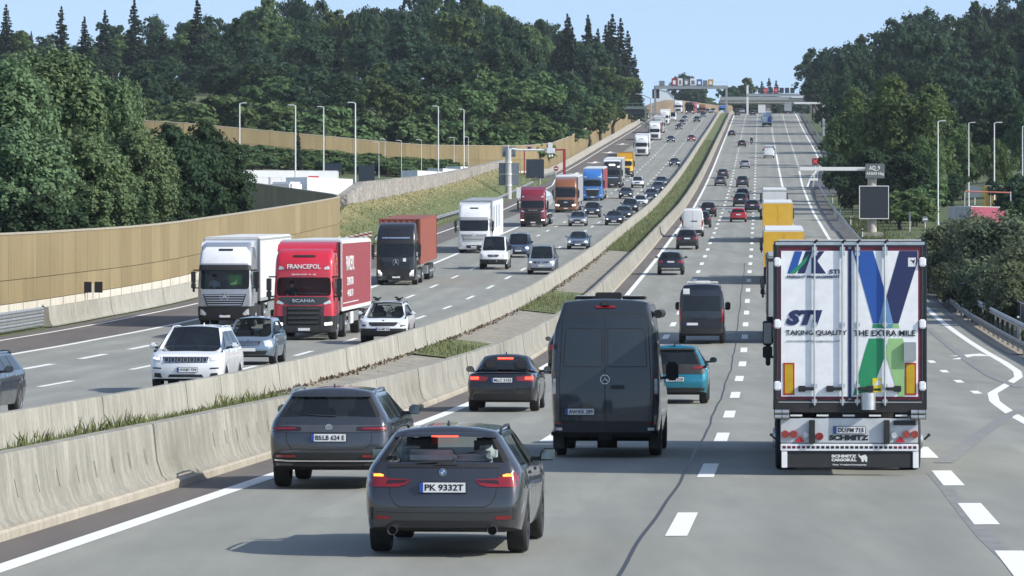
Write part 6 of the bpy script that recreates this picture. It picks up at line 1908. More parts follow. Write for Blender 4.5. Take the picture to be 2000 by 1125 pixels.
# ---- lorries beyond the crest
for px, py, D, kind, col, box, lab in ((1352, 213, 1500, 'red', C_TRED, C_CURT, "red lorry just behind the dark coach"), (1360, 212, 1540, 'w', C_TWHITE, C_BOXW, "white lorry half hidden behind the red lorry at the crest"),
            (1372, 211, 1530, 'tan', C_TORA, plain("tank_tan", (.45, .36, .16), rough=.5), "tan tank lorry at the crest below the gantry"), (1411, 210, 1530, 'blue', C_TBLU, C_TBLU, "blue box lorry at the crest beside the gantry's right post")):
 t = lorry("tank_lorry" if kind == 'tan' else "articulated_lorry"); sk = tractor(t, 'low' if kind == 'blue' else 'scan', col, col, 1); sk.patch("grille", [(-.7, .62), (.7, .62), (.85, 1.35), (-.85, 1.35)], 'front', M_SCG, t, off=.015)
 twin(sk, t, "headlamp", [(-1.12, .62), (-.82, .60), (-.92, .78), (-1.12, .80)], M_LAMP, off=.03)
 trailer(t, 'tank' if kind == 'tan' else 'box', box, z1=3.4 if kind == 'blue' else 3.98)
 place(t, (px - 1000) * D / F_PX - float(RX(D)), D, True, 0, lab, "lorry", "lorries beyond the crest", 1.02)
for px, D, st, col, lab in ((1382, 1440, 'sed', C_BLUEB, "dark car cresting the hill just left of the median"), (1393, 1475, 'suv', C_SILVER, "pale car on the crest beside a dark one left of the median"), (1390, 1530, 'suvb', C_BLACK, "black SUV on the crest, left of the blue lorry"),
       (1401, 1570, 'hat', C_WHITE, "white car farthest back in the oncoming jam"), (1376, 1560, 'est', C_DGREY, "dark grey car in the jam on the crest beside the tan tank"), (1428, 1600, 'cad', C_WHITE, "white van on the crest right of the gantry's post")):
 t, sk, c = make_car("people_carrier" if st == 'cad' else "family_car", KEY.get(st, st), STY[st], col, 1, inside=False, wheels_rims=False); front_kit(t, sk, c); mirrors(t, c, col)
 place(t, (px - 1000) * D / F_PX - float(RX(D)), D, True, 0, lab, "car", "cars in the jam on the crest")
# ================================================================ lorries on our side, seen from behind
def doors(t, y, col, frame, hw=1.275, z0=1.15, z1=3.9, rods=True, name="rear_door"):
 for s in (-1, 1):
  mb = MB(); mb.bx(min(s * .012, s * (hw - .06)), max(s * .012, s * (hw - .06)), y - .03, y + .01, z0, z1 - .14); o = mb.build(name, col, t, bevel=.008)
  if rods:
   m = MB()
   for q in (.25, .85): m.cyl((s * q, y - .06, z0 - .1), (s * q, y - .06, z1 - .06), .018)
   m.build("lock_rod", M_ALU, o)
 mb = MB()
 for s in (-1, 1): mb.bx(s * (hw - .03) - .03, s * (hw - .03) + .03, y - .025, y + .02, z0 - .05, z1)
 mb.bx(-hw + .06, hw - .06, y - .025, y + .02, z1 - .13, z1); mb.build("door_frame", frame, t)
def rear_low(t, y, hw=1.2):
 mb = MB(); mb.bx(-hw, hw, y - .02, y + .1, .45, .62); mb.build("rear_bumper", C_CHAS, t, bevel=.01)
 for s in (-1, 1):
  mb = MB(); mb.bx(s * .98 - .2, s * .98 + .2, y - .05, y, .72, .86); mb.build("tail_lamp", M_RED, t, bevel=.01)
  mb = MB(); mb.bx(s * 1.06 - .18, s * 1.06 + .18, y + .3, y + .32, .2, .75); mb.build("mud_flap", C_CHAS, t)
 mb = MB(); mb.box((0, y - .04, .66), (.52, .02, .11)); mb.build("number_plate", M_PLATE, t)
 mb = MB(); mb.bx(-.7, .7, y + .12, y + .2, .62, 1.1); mb.build("lamp_panel", C_CHAS, t)
REARL = 1.55 + 13.6
def climb(x, y, col, box, frame, roof, lab, L=13.6, z1=3.98, style='low', marker=False, dist=None, hz=None):
 t = lorry(); sk = tractor(t, style, col, M_TRIM, 1); trailer(t, 'box', box, L=L, z1=z1, roof=roof, frame=frame)
 yr = -1.55 - L
 doors(t, yr, box, frame, z1=z1 - .08, rods=False); rear_low(t, yr)
 if marker:
  mb = MB(); mb.bx(-1.14, -1.02, yr - .045, yr - .03, 1.3, 2.0); mb.build("marker_board", plain("marker_orange", (.45, .20, .02), rough=.4), t)
 off, D = (hit(x, y) if dist is None else ((x - 1000) * dist / F_PX - float(RX(dist)), dist))
 D = D - .3 + (1.55 + L) * 1.02
 place(t, off, D, False, 0, lab, "lorry", G_TRO, 1.02)
 return t
climb(1531, 556, C_TYEL, C_TYEL, C_TYEL, C_BOXW, "yellow lorry with white roof, nearer of the two yellow ones", marker=True, z1=3.42)
climb(1519, 474, C_TYEL, C_TYEL, C_TYEL, C_BOXW, "yellow lorry with white roof, farther of the two yellow ones", z1=3.42)
climb(1513, 430, C_TWHITE, C_BOXW, C_BOXG, C_BOXW, "white lorry in front of the two yellow ones, only its roof edge showing", z1=3.2, style='low')
climb(1556, 671, C_TWHITE, C_BOXG, C_CHAS, C_BOXG, "grey lorry hidden ahead of the big white trailer, only its shadow and edge showing", z1=3.75)
# pale blue lorry near the crest
t = climb(1498, 248, C_TWHITE, plain("pale_blue_box", (.33, .47, .58), rough=.5), C_BOXW, C_BOXW, "pale blue lorry near the crest under the bridge", L=9.5, z1=3.9)
mb = MB(); mb.prism([(.25, 1.3), (1.1, 1.35), (1.12, 2.9), (.6, 2.9), (.2, 2.1)], lambda p: (p[0], -1.55 - 9.5 - .06, p[1]), lambda p: (p[0], -1.55 - 9.5 - .045, p[1])); mb.build("door_print", plain("print_blue", (.03, .09, .30), rough=.5), t, smooth=0)
climb(1539, 217, C_TWHITE, C_BOXG, C_CHAS, C_BOXW, "lorry with white roof edge far off under the bridge, right lane", dist=1500)
climb(1488, 214, C_TWHITE, C_BOXW, C_BOXG, C_BOXW, "white lorry far off under the bridge, ahead of the pale blue lorry", dist=1540)
# white van on the climb, motorcycle
t, sk, c = make_car("minibus", 'vanm', dict(VANL, H=2.35, L=5.3, panel=False, belt=1.22, roofw=.76, rear=[(.34, .10), (.42, .02), (.6, 0), (1.15, .01), (1.25, .03), (2.0, .14), (2.35, .3)]), C_WHITE, 1)
rear_kit(t, sk, c, 'tall'); mirrors(t, c, M_TRIM, y=3.4, z=1.5, big=True)
off, D = hit(1502, 309); place(t, off, D, False, 0, "white minibus with black rear window on the climb", "van", "vans driving away")
t = empty("motorcycle")
tt, rm = wheel_meshes(.31, .16, True)
for y in (0, 1.42):
 o = link("wheel", tt, t); o.location = (-.0, y, .31); link("rim", rm, o)
mb = MB(); mb.tube([(0, 1.42, .31), (0, 1.2, .75), (0, 1.12, 1.0)], .04); mb.box((0, .72, .45), (.34, .5, .4)); mb.tube([(0, 0, .31), (0, .5, .5)], .05); mb.build("frame", M_TRIM, t, bevel=.02)
mb = MB(); mb.box((0, .85, .84), (.36, .55, .22)); mb.box((0, .15, .82), (.26, .7, .12)); mb.box((0, -.22, .86), (.2, .14, .1)); mb.build("bodywork", C_BLACK, t, bevel=.05, seg=3)
mb = MB(); mb.tube([(-.38, 1.0, 1.02), (0, 1.1, 1.04), (.38, 1.0, 1.02)], .02); mb.build("handlebar", M_TRIM, t)
mb = MB(); mb.box((0, -.30, .84), (.16, .04, .07)); mb.build("tail_lamp", M_RED, t, bevel=.01)
mb = MB(); mb.box((0, -.33, .62), (.2, .01, .16)); mb.build("number_plate", M_PLATE, t)
off, D = hit(1468, 282); place(t, off, D, False, 0, "motorcycle climbing alone in the middle lane", "motorcycle")
me = bpy.data.meshes.new("rider"); bm = bmesh.new(); ly = bm.verts.layers.skin.verify()
pts = [((0, .12, .92), .17), ((0, .2, 1.18), .19), ((0, .32, 1.42), .18), ((0, .38, 1.52), .08), ((.2, .32, 1.40), .085), ((.3, .62, 1.2), .06), ((.34, .95, 1.06), .05), ((-.2, .32, 1.40), .085), ((-.3, .62, 1.2), .06), ((-.34, .95, 1.06), .05),
    ((.17, .2, .9), .12), ((.24, .66, .84), .09), ((.22, .42, .46), .07), ((.22, .56, .40), .05), ((-.17, .2, .9), .12), ((-.24, .66, .84), .09), ((-.22, .42, .46), .07), ((-.22, .56, .40), .05)]
vs = [bm.verts.new(p) for p, _ in pts]
for a, b in ((0, 1), (1, 2), (2, 3), (2, 4), (4, 5), (5, 6), (2, 7), (7, 8), (8, 9), (0, 10), (10, 11), (11, 12), (12, 13), (0, 14), (14, 15), (15, 16), (16, 17)): bm.edges.new((vs[a], vs[b]))
for v, (_, r) in zip(vs, pts): v[ly].radius = (r, r)
vs[0][ly].use_root = True
bm.to_mesh(me); bm.free()
o = bpy.data.objects.new("rider", me); COL.objects.link(o); o.modifiers.new("skin", 'SKIN'); o.modifiers.new("sub", 'SUBSURF').levels = 1
bpy.context.view_layer.update()
m2 = bpy.data.meshes.new_from_object(o.evaluated_get(bpy.context.evaluated_depsgraph_get())); bpy.data.objects.remove(o)
m2.materials.clear(); m2.materials.append(plain("leather_black", (.014, .014, .016), rough=.5))
for p in m2.polygons: p.use_smooth = True
rider = link("person", m2); rider.location = t.location; rider.rotation_euler = t.rotation_euler
mb = MB(); n = 16
mb.loft([[(.15 * math.sin(a) * math.cos(2*PI*i/n), .42 + .17 * math.sin(a) * math.sin(2*PI*i/n), 1.68 - .15 * math.cos(a)) for i in range(n)] for a in [PI * k / 9 for k in range(1, 9)]], close=True, caps=True)
mb.build("helmet", C_WHITE, rider, smooth=60)
tag(rider, "rider in black with a white helmet on the motorcycle", "person")
# ---------------------------------------------------------------- the big white trailer with lettering
t = lorry(); sk = tractor(t, 'scan', C_TWHITE, M_TRIM, 1)
trailer(t, 'box', C_BOXW, L=13.6, W=2.55, z1=3.93, roof=C_BOXW, frame=C_TBLK)
Y = -1.55 - 13.6                                          # rear plane
MAR = plain("door_frame_maroon", (.12, .012, .03), rough=.5, var=.15)
WHT = plain("door_white", (.82, .83, .84), rough=.42, var=.06, dirt=0)
u_ = lambda x: x / 544.9 - 1.549
zu = lambda y: 4.033 - y / 544.9
zl = lambda y: 2.053 - y / 544.9
def slab(name, poly, mat, d0, d1, par):
 """flat plate on the rear: from d0 to d1 behind the door plane"""
 mb = MB(); mb.prism(poly, lambda p: (p[0], Y - d1, p[1]), lambda p: (p[0], Y - d0, p[1])); return mb.build(name, mat, par, smooth=0)
fr = MB();
for a, b, c_, d in ((-1.275, -1.20, .98, 3.93), (1.20, 1.275, .98, 3.93)): fr.bx(a, b, Y - .03, Y, c_, d)
fr.bx(-1.20, 1.20, Y - .03, Y, 3.84, 3.93)
fr.build("door_frame", C_TBLK, t)
mb = MB(); mb.bx(-1.25, 1.25, Y - .05, Y - .03, 3.865, 3.915); mb.build("roof_edge", M_ALU, t, bevel=.008)
for s in (-1, 1):
 a, b = (-1.20, -.028) if s < 0 else (.024, 1.20)
 mb = MB(); mb.bx(a, b, Y - .022, Y, 1.265, 3.84); door = mb.build("rear_door", MAR, t, bevel=.006)
 a, b = (-1.154, -.03) if s < 0 else (.026, 1.14)
 panel = slab("door_panel", rect(a, b, 1.319, 3.767), WHT, .022, .03, door)
 if s < 0: dl, pl = door, panel
 else: dr, pr_ = door, panel
NAVY = plain("print_navy", (.018, .028, .10), rough=.5, var=.05); BLU = plain("print_royal", (.02, .09, .36), rough=.5, var=.05)
GRN = plain("print_green", (.02, .26, .11), rough=.5, var=.05); LGR = plain("print_pale_green", (.30, .52, .22), rough=.5, var=.05); LBL = plain("print_pale_blue", (.14, .28, .52), rough=.5, var=.05)
slab("centre_seal", rect(-.03, .024, 1.29, 3.80), NAVY, .0, .036, t)
def pr(name, pts, mat, par, d=.034):
 return slab(name, pts, mat, .03, d, par)
q = lambda *p: [(u_(x), zu(y)) for x, y in p]
pr("door_print", q((868, 146), (1055, 146), (1158, 490), (1158, 590), (1105, 810), (1055, 810), (930, 350), (905, 270)), BLU, dr)
pr("door_print", q((1295, 146), (1462, 146), (1462, 240), (1288, 810), (1240, 810), (1178, 560)), NAVY, dr)
pr("door_print", q((1160, 590), (1178, 575), (1240, 810), (1105, 810)), LBL, dr, .033)
pr("door_print", q((1055, 814), (1105, 814), (1160, 814), (1150, 852), (1048, 852)), GRN, dr)
pr("door_print", q((1162, 814), (1238, 814), (1228, 852), (1152, 852)), plain("print_teal", (.10, .30, .38), rough=.5), dr)
pr("door_print", q((1240, 814), (1288, 814), (1296, 852), (1230, 852)), LGR, dr)
ql = lambda *p: [(u_(x), zl(y)) for x, y in p]
pr("door_print", q((1018, 946), (1150, 946), (1176, 1010)) + ql((1160, 40), (1085, 240), (1040, 350), (925, 372), (868, 396), (905, 262), (975, 0)), GRN, dr)
pr("door_print", q((1200, 946), (1328, 946), (1336, 985)) + ql((1340, 90), (1344, 398), (1286, 398), (1168, 6)) + q((1182, 1010)), LGR, dr)
pr("door_print", q((340, 148), (410, 148), (345, 352), (272, 352)), BLU, dl)
pr("door_print", q((440, 148), (500, 148), (432, 352), (365, 352)), NAVY, dl)
pr("door_print", q((478, 165), (452, 235), (345, 352), (292, 352), (390, 262)), GRN, dl, .037)
pr("door_print", q((492, 205), (515, 205), (515, 300), (545, 300), (545, 352), (492, 352)), NAVY, dl)
pr("door_print", q((560, 148), (612, 148), (546, 238), (626, 352), (548, 352), (500, 272), (500, 232)), NAVY, dl, .0345)
def rl(name, s, x0, x1, y0, y1, mat, par, up=zu, shear=0, bold=.0):
 lettering(name, s, ((u_(x0) + u_(x1)) / 2, Y - .0385, (up(y0) + up(y1)) / 2), .2, mat, par, 'rear', width=(x1 - x0) / 544.9, height=(y1 - y0) / 544.9, shear=shear, bold=bold, ext=.002)
rl("door_lettering", "STI", 655, 750, 315, 355, NAVY, dl, bold=.006)
rl("door_lettering", "FREIGHT MANAGEMENT", 270, 752, 370, 394, NAVY, dl, bold=.006)
rl("door_lettering", "STI", 258, 592, 686, 826, NAVY, dl, shear=.25, bold=.014)
rl("door_lettering", "TAKING QUALITY", 258, 818, 871, 924, M_INK, dl, bold=.004)
rl("door_lettering", "THE EXTRA MILE", 878, 1440, 871, 924, M_INK, dr, bold=.004)
rl("door_lettering", "www.sti-freightmanagement.com", 265, 752, 962, 980, M_INK, dl)
for x, par in ((520, dl), (775, dl), (912, dr), (1163, dr)):
 u = u_(x); m = MB(); m.cyl((u, Y - .062, 1.17), (u, Y - .062, 3.92), .016, n=10)
 o = m.build("lock_rod", M_ALU, par)
 for z in (3.80, 3.72, 2.53, 1.50, 1.24):
  m = MB(); m.box((u, Y - .045, z), (.085, .035, .07)); m.build("rod_bracket", M_ALU, o, bevel=.008)
 m = MB(); m.tube([(u, Y - .062, 3.90), (u + .02, Y - .075, 3.93), (u + .05, Y - .06, 3.94)], .022); m.build("rod_hook", M_TRIM, o)
 sg = -1 if par is dl else 1
 m = MB(); m.box((u + sg * .14, Y - .075, 1.45), (.26, .03, .055)); m.box((u + sg * .21, Y - .06, 1.45), (.12, .05, .10)); m.build("lock_handle", M_TRIM, o, bevel=.008)
for s in (-1, 1):
 for z in (3.58, 2.54, 1.50):
  m = MB(); m.box((s * 1.215, Y - .045, z), (.115, .05, .155)); m.build("hinge", M_ALU if False else WHT, t, bevel=.02)
 a, b = (u_(235), u_(337)) if s < 0 else (u_(1345), u_(1447))
 o = slab("marker_board", rect(a, b, 1.345, 1.885), plain("marker_red", (.42, .02, .012), rough=.4), .03, .038, t)
 slab("marker_inner", rect(a + .025, b - .025, 1.372, 1.858), plain("marker_yellow", (.50, .33, .01), rough=.4), .038, .041, o)
slab("grey_panel", rect(u_(1335), u_(1447), zl(70), zu(980), .015), C_BOXG, .0, .10, dr)
m = MB(); m.cyl((u_(1010), Y - .10, 1.10), (u_(1010), Y - .10, 1.38), .125, n=18); m.build("document_tube", M_ALU, dr)
o = slab("sticker", rect(u_(1050), u_(1135), zl(362), zl(232)), plain("sticker_yellow", (.75, .62, .03), rough=.5), .034, .040, dr)
slab("sticker_print", [(u_(1058), zl(300)), (u_(1100), zl(245)), (u_(1128), zl(255)), (u_(1128), zl(285)), (u_(1090), zl(300))], M_PLATE, .040, .043, o)
slab("sticker_print", rect(u_(1065), u_(1125), zl(345), zl(325)), M_INK, .040, .043, o)
o = slab("bird_sticker", rect(u_(1374), u_(1445), zu(290), zu(208)), M_PLATE, .034, .038, dr)
slab("sticker_print", q((1395, 225), (1420, 235), (1440, 222), (1432, 245), (1425, 262), (1412, 245)), M_INK, .038, .041, o)
# under the doors
m = MB(); m.bx(-1.27, 1.27, Y - .05, Y + .1, 1.045, 1.262); m.build("rear_sill", C_CHAS, t, bevel=.012)
m = MB(); m.bx(-1.2, 1.2, Y - .056, Y - .05, 1.215, 1.235); m.build("sill_edge", C_BOXG, t)
for s in (-1, 1):
 for z in (1.065, .985):
  m = MB();
  for k in (0, 1): x0 = s * (1.02 + .125 * k); m.cyl((x0, Y - .14, z), (x0 + s * .115, Y - .14, z), .036, n=12)
  m.build("buffer_roller", M_ALU, t)
 m = MB(); m.bx(s * 1.14 - .13, s * 1.14 + .13, Y - .12, Y, .94, 1.1); m.build("buffer_bracket", C_CHAS, t)
pan = MB(); pan.bx(-1.165, 1.14, Y - .02, Y + .02, .54, .955); pan = pan.build("lamp_panel", C_BOXG if False else plain("panel_paint", (.52, .55, .57), rough=.45, var=.08), t, bevel=.008)
m = MB()
for i in range(9):
 if i % 2 == 0: m.bx(-1.0 + i * .22, -1.0 + i * .22 + .2, Y - .035, Y - .02, .985, 1.015)
m.build("sill_tape", M_PLATE, t)
for s in (-1, 1):
 for k, (du, rr) in enumerate(((1.085, .068), (.943, .068))):
  m = MB(); m.cyl((s * du, Y - .07, .686), (s * du, Y - .02, .686), rr * .9, rr, 20); m.build("tail_lamp", plain("lamp_round", (.30, .03, .02), rough=.15, coat=1), pan)
 slab("reflector", [(s * .92, .556), (s * .76, .556), (s * .84, .66)], plain("reflector_red", (.5, .02, .03), rough=.2), .02, .05, pan)
 m = MB(); m.cyl((s * .74, Y - .06, .67), (s * .74, Y - .02, .67), .05, n=16); m.build("reverse_lamp", M_LAMP, pan)
 x0 = -.635 if s < 0 else .615
 m = MB(); m.bx(x0 - .048, x0 + .048, Y - .10, Y - .02, .53, .925); m.build("buffer_post", C_CHAS, t, bevel=.006)
 m = MB(); m.tube([(s * 1.25, Y + .05, .60), (s * 1.32, Y - .02, .67)], .018); m.cyl((s * 1.32, Y - .05, .675), (s * 1.32, Y + .01, .675), .028, n=12); m.build("side_marker_lamp", M_TRIM, t)
 m = MB(); m.bx(s * 1.10 - .048, s * 1.10 + .048, Y - .03, Y + .02, .12, .40); m.build("flap_strut", WHT, t, bevel=.006)
m = MB(); m.cyl((-.51, Y - .05, .65), (-.51, Y - .02, .65), .065, n=16); m.build("fog_lamp", M_RED, pan)
m = MB(); m.bx(.73, 1.1, Y - .045, Y - .02, .84, .92); m.build("black_plate", M_TRIM, pan)
m = MB(); m.box((-.008, Y - .035, .755), (.54, .02, .125), 2); m.box((-.008, Y - .043, .755), (.52, .012, .108), 0); m.box((-.245, Y - .046, .755), (.042, .012, .108), 1)
npl = m.build("number_plate", [M_PLATE, M_PBLUE, M_INK], pan, smooth=0)
lettering("plate_text", "DU:FM 715", (.015, Y - .0525, .755), .1, M_INK, npl, 'rear', width=.43, height=.075, bold=.0025, ext=.002)
lettering("maker_name", "SCHMITZ", (u_(835), Y - .024, zl(776)), .1, M_INK, pan, 'rear', width=.66, height=.088, bold=.006)
m = MB(); m.bx(-1.165, 1.145, Y - .04, Y + .02, .405, .525); bar = m.build("rear_bumper", WHT, t, bevel=.008)
for i in range(28):
 x = -1.13 + i * .081
 m = MB(); m.bx(x, x + .055, Y - .044, Y - .04, .445, .488); m.build("bumper_stripe", MAR if i < 5 or i > 22 else C_CHAS, bar)
m = MB(); m.bx(-1.05, 1.03, Y - .012, Y + .004, .12, .40); fl = m.build("spray_flap", plain("flap_black", (.028, .029, .032), rough=.7, var=.2), t, bevel=.01)
lettering("flap_lettering", "SCHMITZ", (-.10, Y - .016, .318), .1, M_PLATE, fl, 'rear', width=.42, height=.05, bold=.006)
lettering("flap_lettering", "CARGOBULL", (-.10, Y - .016, .255), .1, M_PLATE, fl, 'rear', width=.42, height=.05, bold=.006)
lettering("flap_lettering", "The TrailerCompany", (-.01, Y - .016, .17), .05, M_PLATE, fl, 'rear', width=.58, height=.03, bold=.002)
slab("flap_emblem", [(u_(920), zl(920)), (u_(940), zl(945)), (u_(985), zl(930)), (u_(1003), zl(955)), (u_(1000), zl(998)), (u_(985), zl(998)), (u_(975), zl(975)), (u_(968), zl(998)), (u_(952), zl(998)), (u_(945), zl(970)), (u_(925), zl(950))], M_PLATE, .012, .016, fl)
off, D = (1660 - 1000) * 74 / F_PX - float(RX(74)), 74.0
h_ = heading(82)
place(t, off + math.sin(h_) * 0 , D, False, 0, "big white trailer with blue and green X and lettering on its rear doors", "lorry", G_TRO, 1.0)
loc = P(off, D, .008) + Vector((math.sin(h_), math.cos(h_), 0)) * (-Y)
t.location = loc; t.rotation_euler = (slope(80), 0, -h_)
# ================================================================ trees
def leaf_mat(name, c, c2, sat=1.0):
 m, t, b = nodes(name)
 o = coord(t)
 n = noise(t, o, .55, 3); n2 = noise(t, o, 3.0, 2)
 oi = N(t, "ShaderNodeObjectInfo").outputs["Random"]
 cc = ramp(t, n, [(.3, c), (.7, c2)])
 cc = mixc(t, .35, cc, ramp(t, n2, [(.3, tuple(x * .6 for x in c)), (.7, tuple(x * 1.3 for x in c2))]))
 cc = mixc(t, mth(t, 'MULTIPLY', oi, .45), cc, (c[0] * .75, c[1] * .85, c[2] * 1.2))
 hs = N(t, "ShaderNodeHueSaturation"); t.links.new(cc, hs.inputs["Color"])
 t.links.new(mth(t, 'ADD', mth(t, 'MULTIPLY', oi, .022), .492), hs.inputs["Hue"]); t.links.new(mth(t, 'ADD', mth(t, 'MULTIPLY', oi, .45), .72), hs.inputs["Value"])
 t.links.new(hs.outputs[0], b.inputs["Base Color"]); setp(b, Roughness=.85); b.inputs["Specular IOR Level"].default_value = .08
 tl = N(t, "ShaderNodeBsdfTranslucent"); t.links.new(hs.outputs[0], tl.inputs[0])
 mx = N(t, "ShaderNodeMixShader"); mx.inputs[0].default_value = .36
 t.links.new(b.outputs[0], mx.inputs[1]); t.links.new(tl.outputs[0], mx.inputs[2]); t.links.new(mx.outputs[0], t.nodes["Material Output"].inputs[0])
 return m
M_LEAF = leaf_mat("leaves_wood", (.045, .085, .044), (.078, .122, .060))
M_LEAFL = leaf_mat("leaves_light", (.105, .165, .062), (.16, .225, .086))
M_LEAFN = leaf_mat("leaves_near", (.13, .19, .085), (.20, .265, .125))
M_NEED = leaf_mat("needles", (.030, .052, .032), (.05, .078, .042))
M_WILL = leaf_mat("leaves_willow", (.12, .155, .085), (.19, .22, .13))
M_PALE = leaf_mat("leaves_pale", (.11, .14, .06), (.17, .20, .10))
M_BARK = plain("bark", (.07, .055, .042), rough=.95, var=.4, scale=2)
def quads_mesh(name, C, Nn, S, mat, asp=.75):
 """leaf-sized faces at centres C, normals Nn, sizes S"""
 g = np.random.default_rng(len(C))
 n = len(C); r = g.normal(size=(n, 3)); T = np.cross(Nn, r); T /= np.linalg.norm(T, axis=1, keepdims=True) + 1e-9
 B = np.cross(Nn, T); S = S[:, None]
 V = np.stack([C - T * S * .5, C - B * S * .5 * asp, C + T * S * .5, C + B * S * .5 * asp], 1).reshape(-1, 3)
 me = bpy.data.meshes.new(name); me.vertices.add(4 * n); me.vertices.foreach_set("co", V.ravel().astype(np.float32))
 me.loops.add(4 * n); me.loops.foreach_set("vertex_index", np.arange(4 * n, dtype=np.int32))
 me.polygons.add(n); me.polygons.foreach_set("loop_start", np.arange(0, 4 * n, 4, dtype=np.int32)); me.polygons.foreach_set("loop_total", np.full(n, 4, dtype=np.int32))
 me.materials.append(mat); me.update(); return me
def sphere_pts(g, n):
 v = g.normal(size=(n, 3)); return v / np.linalg.norm(v, axis=1, keepdims=True)
def broad_crown(name, H, Wd, n, leaf, seed, mat, z0=.18, lobes=16, sub=14, tall=1.0, droop=0.0, cl=1.0):
 """crown of lobes, each lobe of twig clusters, each cluster of leaf faces"""
 g = np.random.default_rng(seed); Cs, Ns = [], []
 per = max(3, n // (lobes * sub)); zc = H * (z0 + (1 - z0) * .52); rz = H * (1 - z0) * .5; rx = Wd / 2
 for i in range(lobes):
  d = sphere_pts(g, 1)[0]; k = g.uniform(.35, .78) if i else 0
  c = np.array([d[0] * rx * k, d[1] * rx * k, zc + d[2] * rz * k * 1.05])
  q = 1 - abs((c[2] - zc) / rz) * .45
  R_ = g.uniform(.30, .46) * rx * q * (1.15 if i == 0 else 1)
  sd = sphere_pts(g, sub); sd[:, 2] = np.where(sd[:, 2] < -.5, -sd[:, 2], sd[:, 2])
  for s in sd:
   sc = c + s * R_ * g.uniform(.55, .95) * np.array([1, 1, tall]); rr = R_ * g.uniform(.28, .48) * cl
   p = sphere_pts(g, per) * (g.random((per, 1)) ** .45) * rr * np.array([1, 1, .8 * tall])
   p[:, 2] -= droop * g.random(per) * rr * 2
   nn = p / (rr + 1e-9) * .7 + s * .6 + g.normal(size=(per, 3)) * .45 + np.array([0, 0, .25])
   Cs.append(sc + p); Ns.append(nn)
 C = np.concatenate(Cs); Nn = np.concatenate(Ns); Nn /= np.linalg.norm(Nn, axis=1, keepdims=True)
 return quads_mesh(name, C, Nn, leaf * g.uniform(.6, 1.35, len(C)), mat)
def spruce_crown(name, H, Wd, n, leaf, seed, mat):
 g = np.random.default_rng(seed); Cs, Ns = [], []; lv = 30
 for k in range(lv):
  f = k / (lv - 1); z0_ = H * (.08 + .92 * f); r = Wd / 2 * (1 - f) ** .8 * g.uniform(.8, 1.15) + .12
  nb = max(3, int(10 * (1 - f) + 3))
  for b in range(nb):
   a = 2 * PI * (b + g.random()) / nb; z = z0_ + g.normal() * H * .018 * (1 - f); L = r * g.uniform(.6, 1.15); m = max(3, int(n / (lv * 7) * (L / (Wd / 2) + .25) * 1.6))
   t = g.random(m) ** .7; w = (.10 + .28 * (1 - t)) * L * .5
   x = t * L; y = g.normal(size=m) * w * .6; zz = z - t * L * .38 + t ** 3 * L * .18 + g.normal(size=m) * .12 - g.random(m) * .25
   Cs.append(np.stack([x * math.cos(a) - y * math.sin(a), x * math.sin(a) + y * math.cos(a), zz], 1))
   Ns.append(np.stack([math.cos(a) * .5 + g.normal(size=m) * .5, math.sin(a) * .5 + g.normal(size=m) * .5, .7 + g.normal(size=m) * .4], 1))
 C = np.concatenate(Cs); Nn = np.concatenate(Ns); Nn /= np.linalg.norm(Nn, axis=1, keepdims=True)
 return quads_mesh(name, C, Nn, leaf * g.uniform(.6, 1.3, len(C)), mat, .6)
def trunk_mesh(H, r, seed, limbs=5, top=.72):
 q = random.Random(seed); mb = MB(); pts = [Vector((0, 0, -.6))]
 for i in range(5): pts.append(Vector((q.gauss(0, .02) * H, q.gauss(0, .02) * H, H * top * (i + 1) / 5)))
 rad = [r * (1 - .85 * i / 5) for i in range(6)]
 for a, b, ra, rb in zip(pts[:-1], pts[1:], rad[:-1], rad[1:]): mb.cyl(a, b, ra, rb, 8)
 for i in range(limbs):
  k = q.randint(1, 3); a = q.random() * 2 * PI; p = pts[k] + (pts[k + 1] - pts[k]) * q.random(); L = H * q.uniform(.16, .3)
  e = p + Vector((math.cos(a) * L, math.sin(a) * L, L * q.uniform(.6, 1.1))); mid = (p + e) / 2 + Vector((0, 0, -.08 * L))
  mb.cyl(p, mid, rad[k] * .55, rad[k] * .4, 6); mb.cyl(mid, e, rad[k] * .4, .03, 6)
 return mb.mesh("trunk", M_BARK, smooth=50)
PROTO = {}
def proto(key, kind, H, Wd, n, leaf, seed, mat, **k):
 cr = spruce_crown("crown", H, Wd, n, leaf, seed, mat) if kind == 's' else broad_crown("crown", H, Wd, n, leaf, seed, mat, **k)
 PROTO[key] = (cr, trunk_mesh(H, H * .018 + .06, seed, 5 if kind != 's' else 0, .7 if kind != 's' else .95), H)
for i in range(5): proto("wood%d" % i, 'b', 18, 11 + i % 3, 5200, .62, 20 + i, M_LEAF, z0=.08, lobes=15 + i, sub=15, tall=1.05)
for i in range(2): proto("light%d" % i, 'b', 14, 9.5, 5200, .52, 40 + i, M_LEAFL, z0=.05, lobes=16, sub=15)
for i in range(3): proto("spruce%d" % i, 's', 24, 7.5 + i, 6500, .62, 50 + i, M_NEED)
proto("near0", 'b', 16, 10, 42000, .27, 61, M_LEAFN, z0=.02, lobes=36, sub=46, tall=1.5, cl=.72)
proto("near1", 'b', 12, 9, 36000, .26, 62, M_LEAFN, z0=.02, lobes=32, sub=44, tall=1.2, cl=.75)
proto("near2", 'b', 12, 8.5, 26000, .30, 63, M_LEAF, z0=.02, lobes=26, sub=30)
proto("edge0", 'b', 15, 12, 24000, .36, 64, M_LEAFL, z0=.02, lobes=30, sub=36, tall=1.15, cl=.8)
proto("edge1", 'b', 10, 8, 16000, .34, 65, M_LEAF, z0=.0, lobes=22, sub=24)
proto("willow", 'b', 5, 7, 26000, .20, 66, M_WILL, z0=.0, lobes=24, sub=34, tall=1.1)
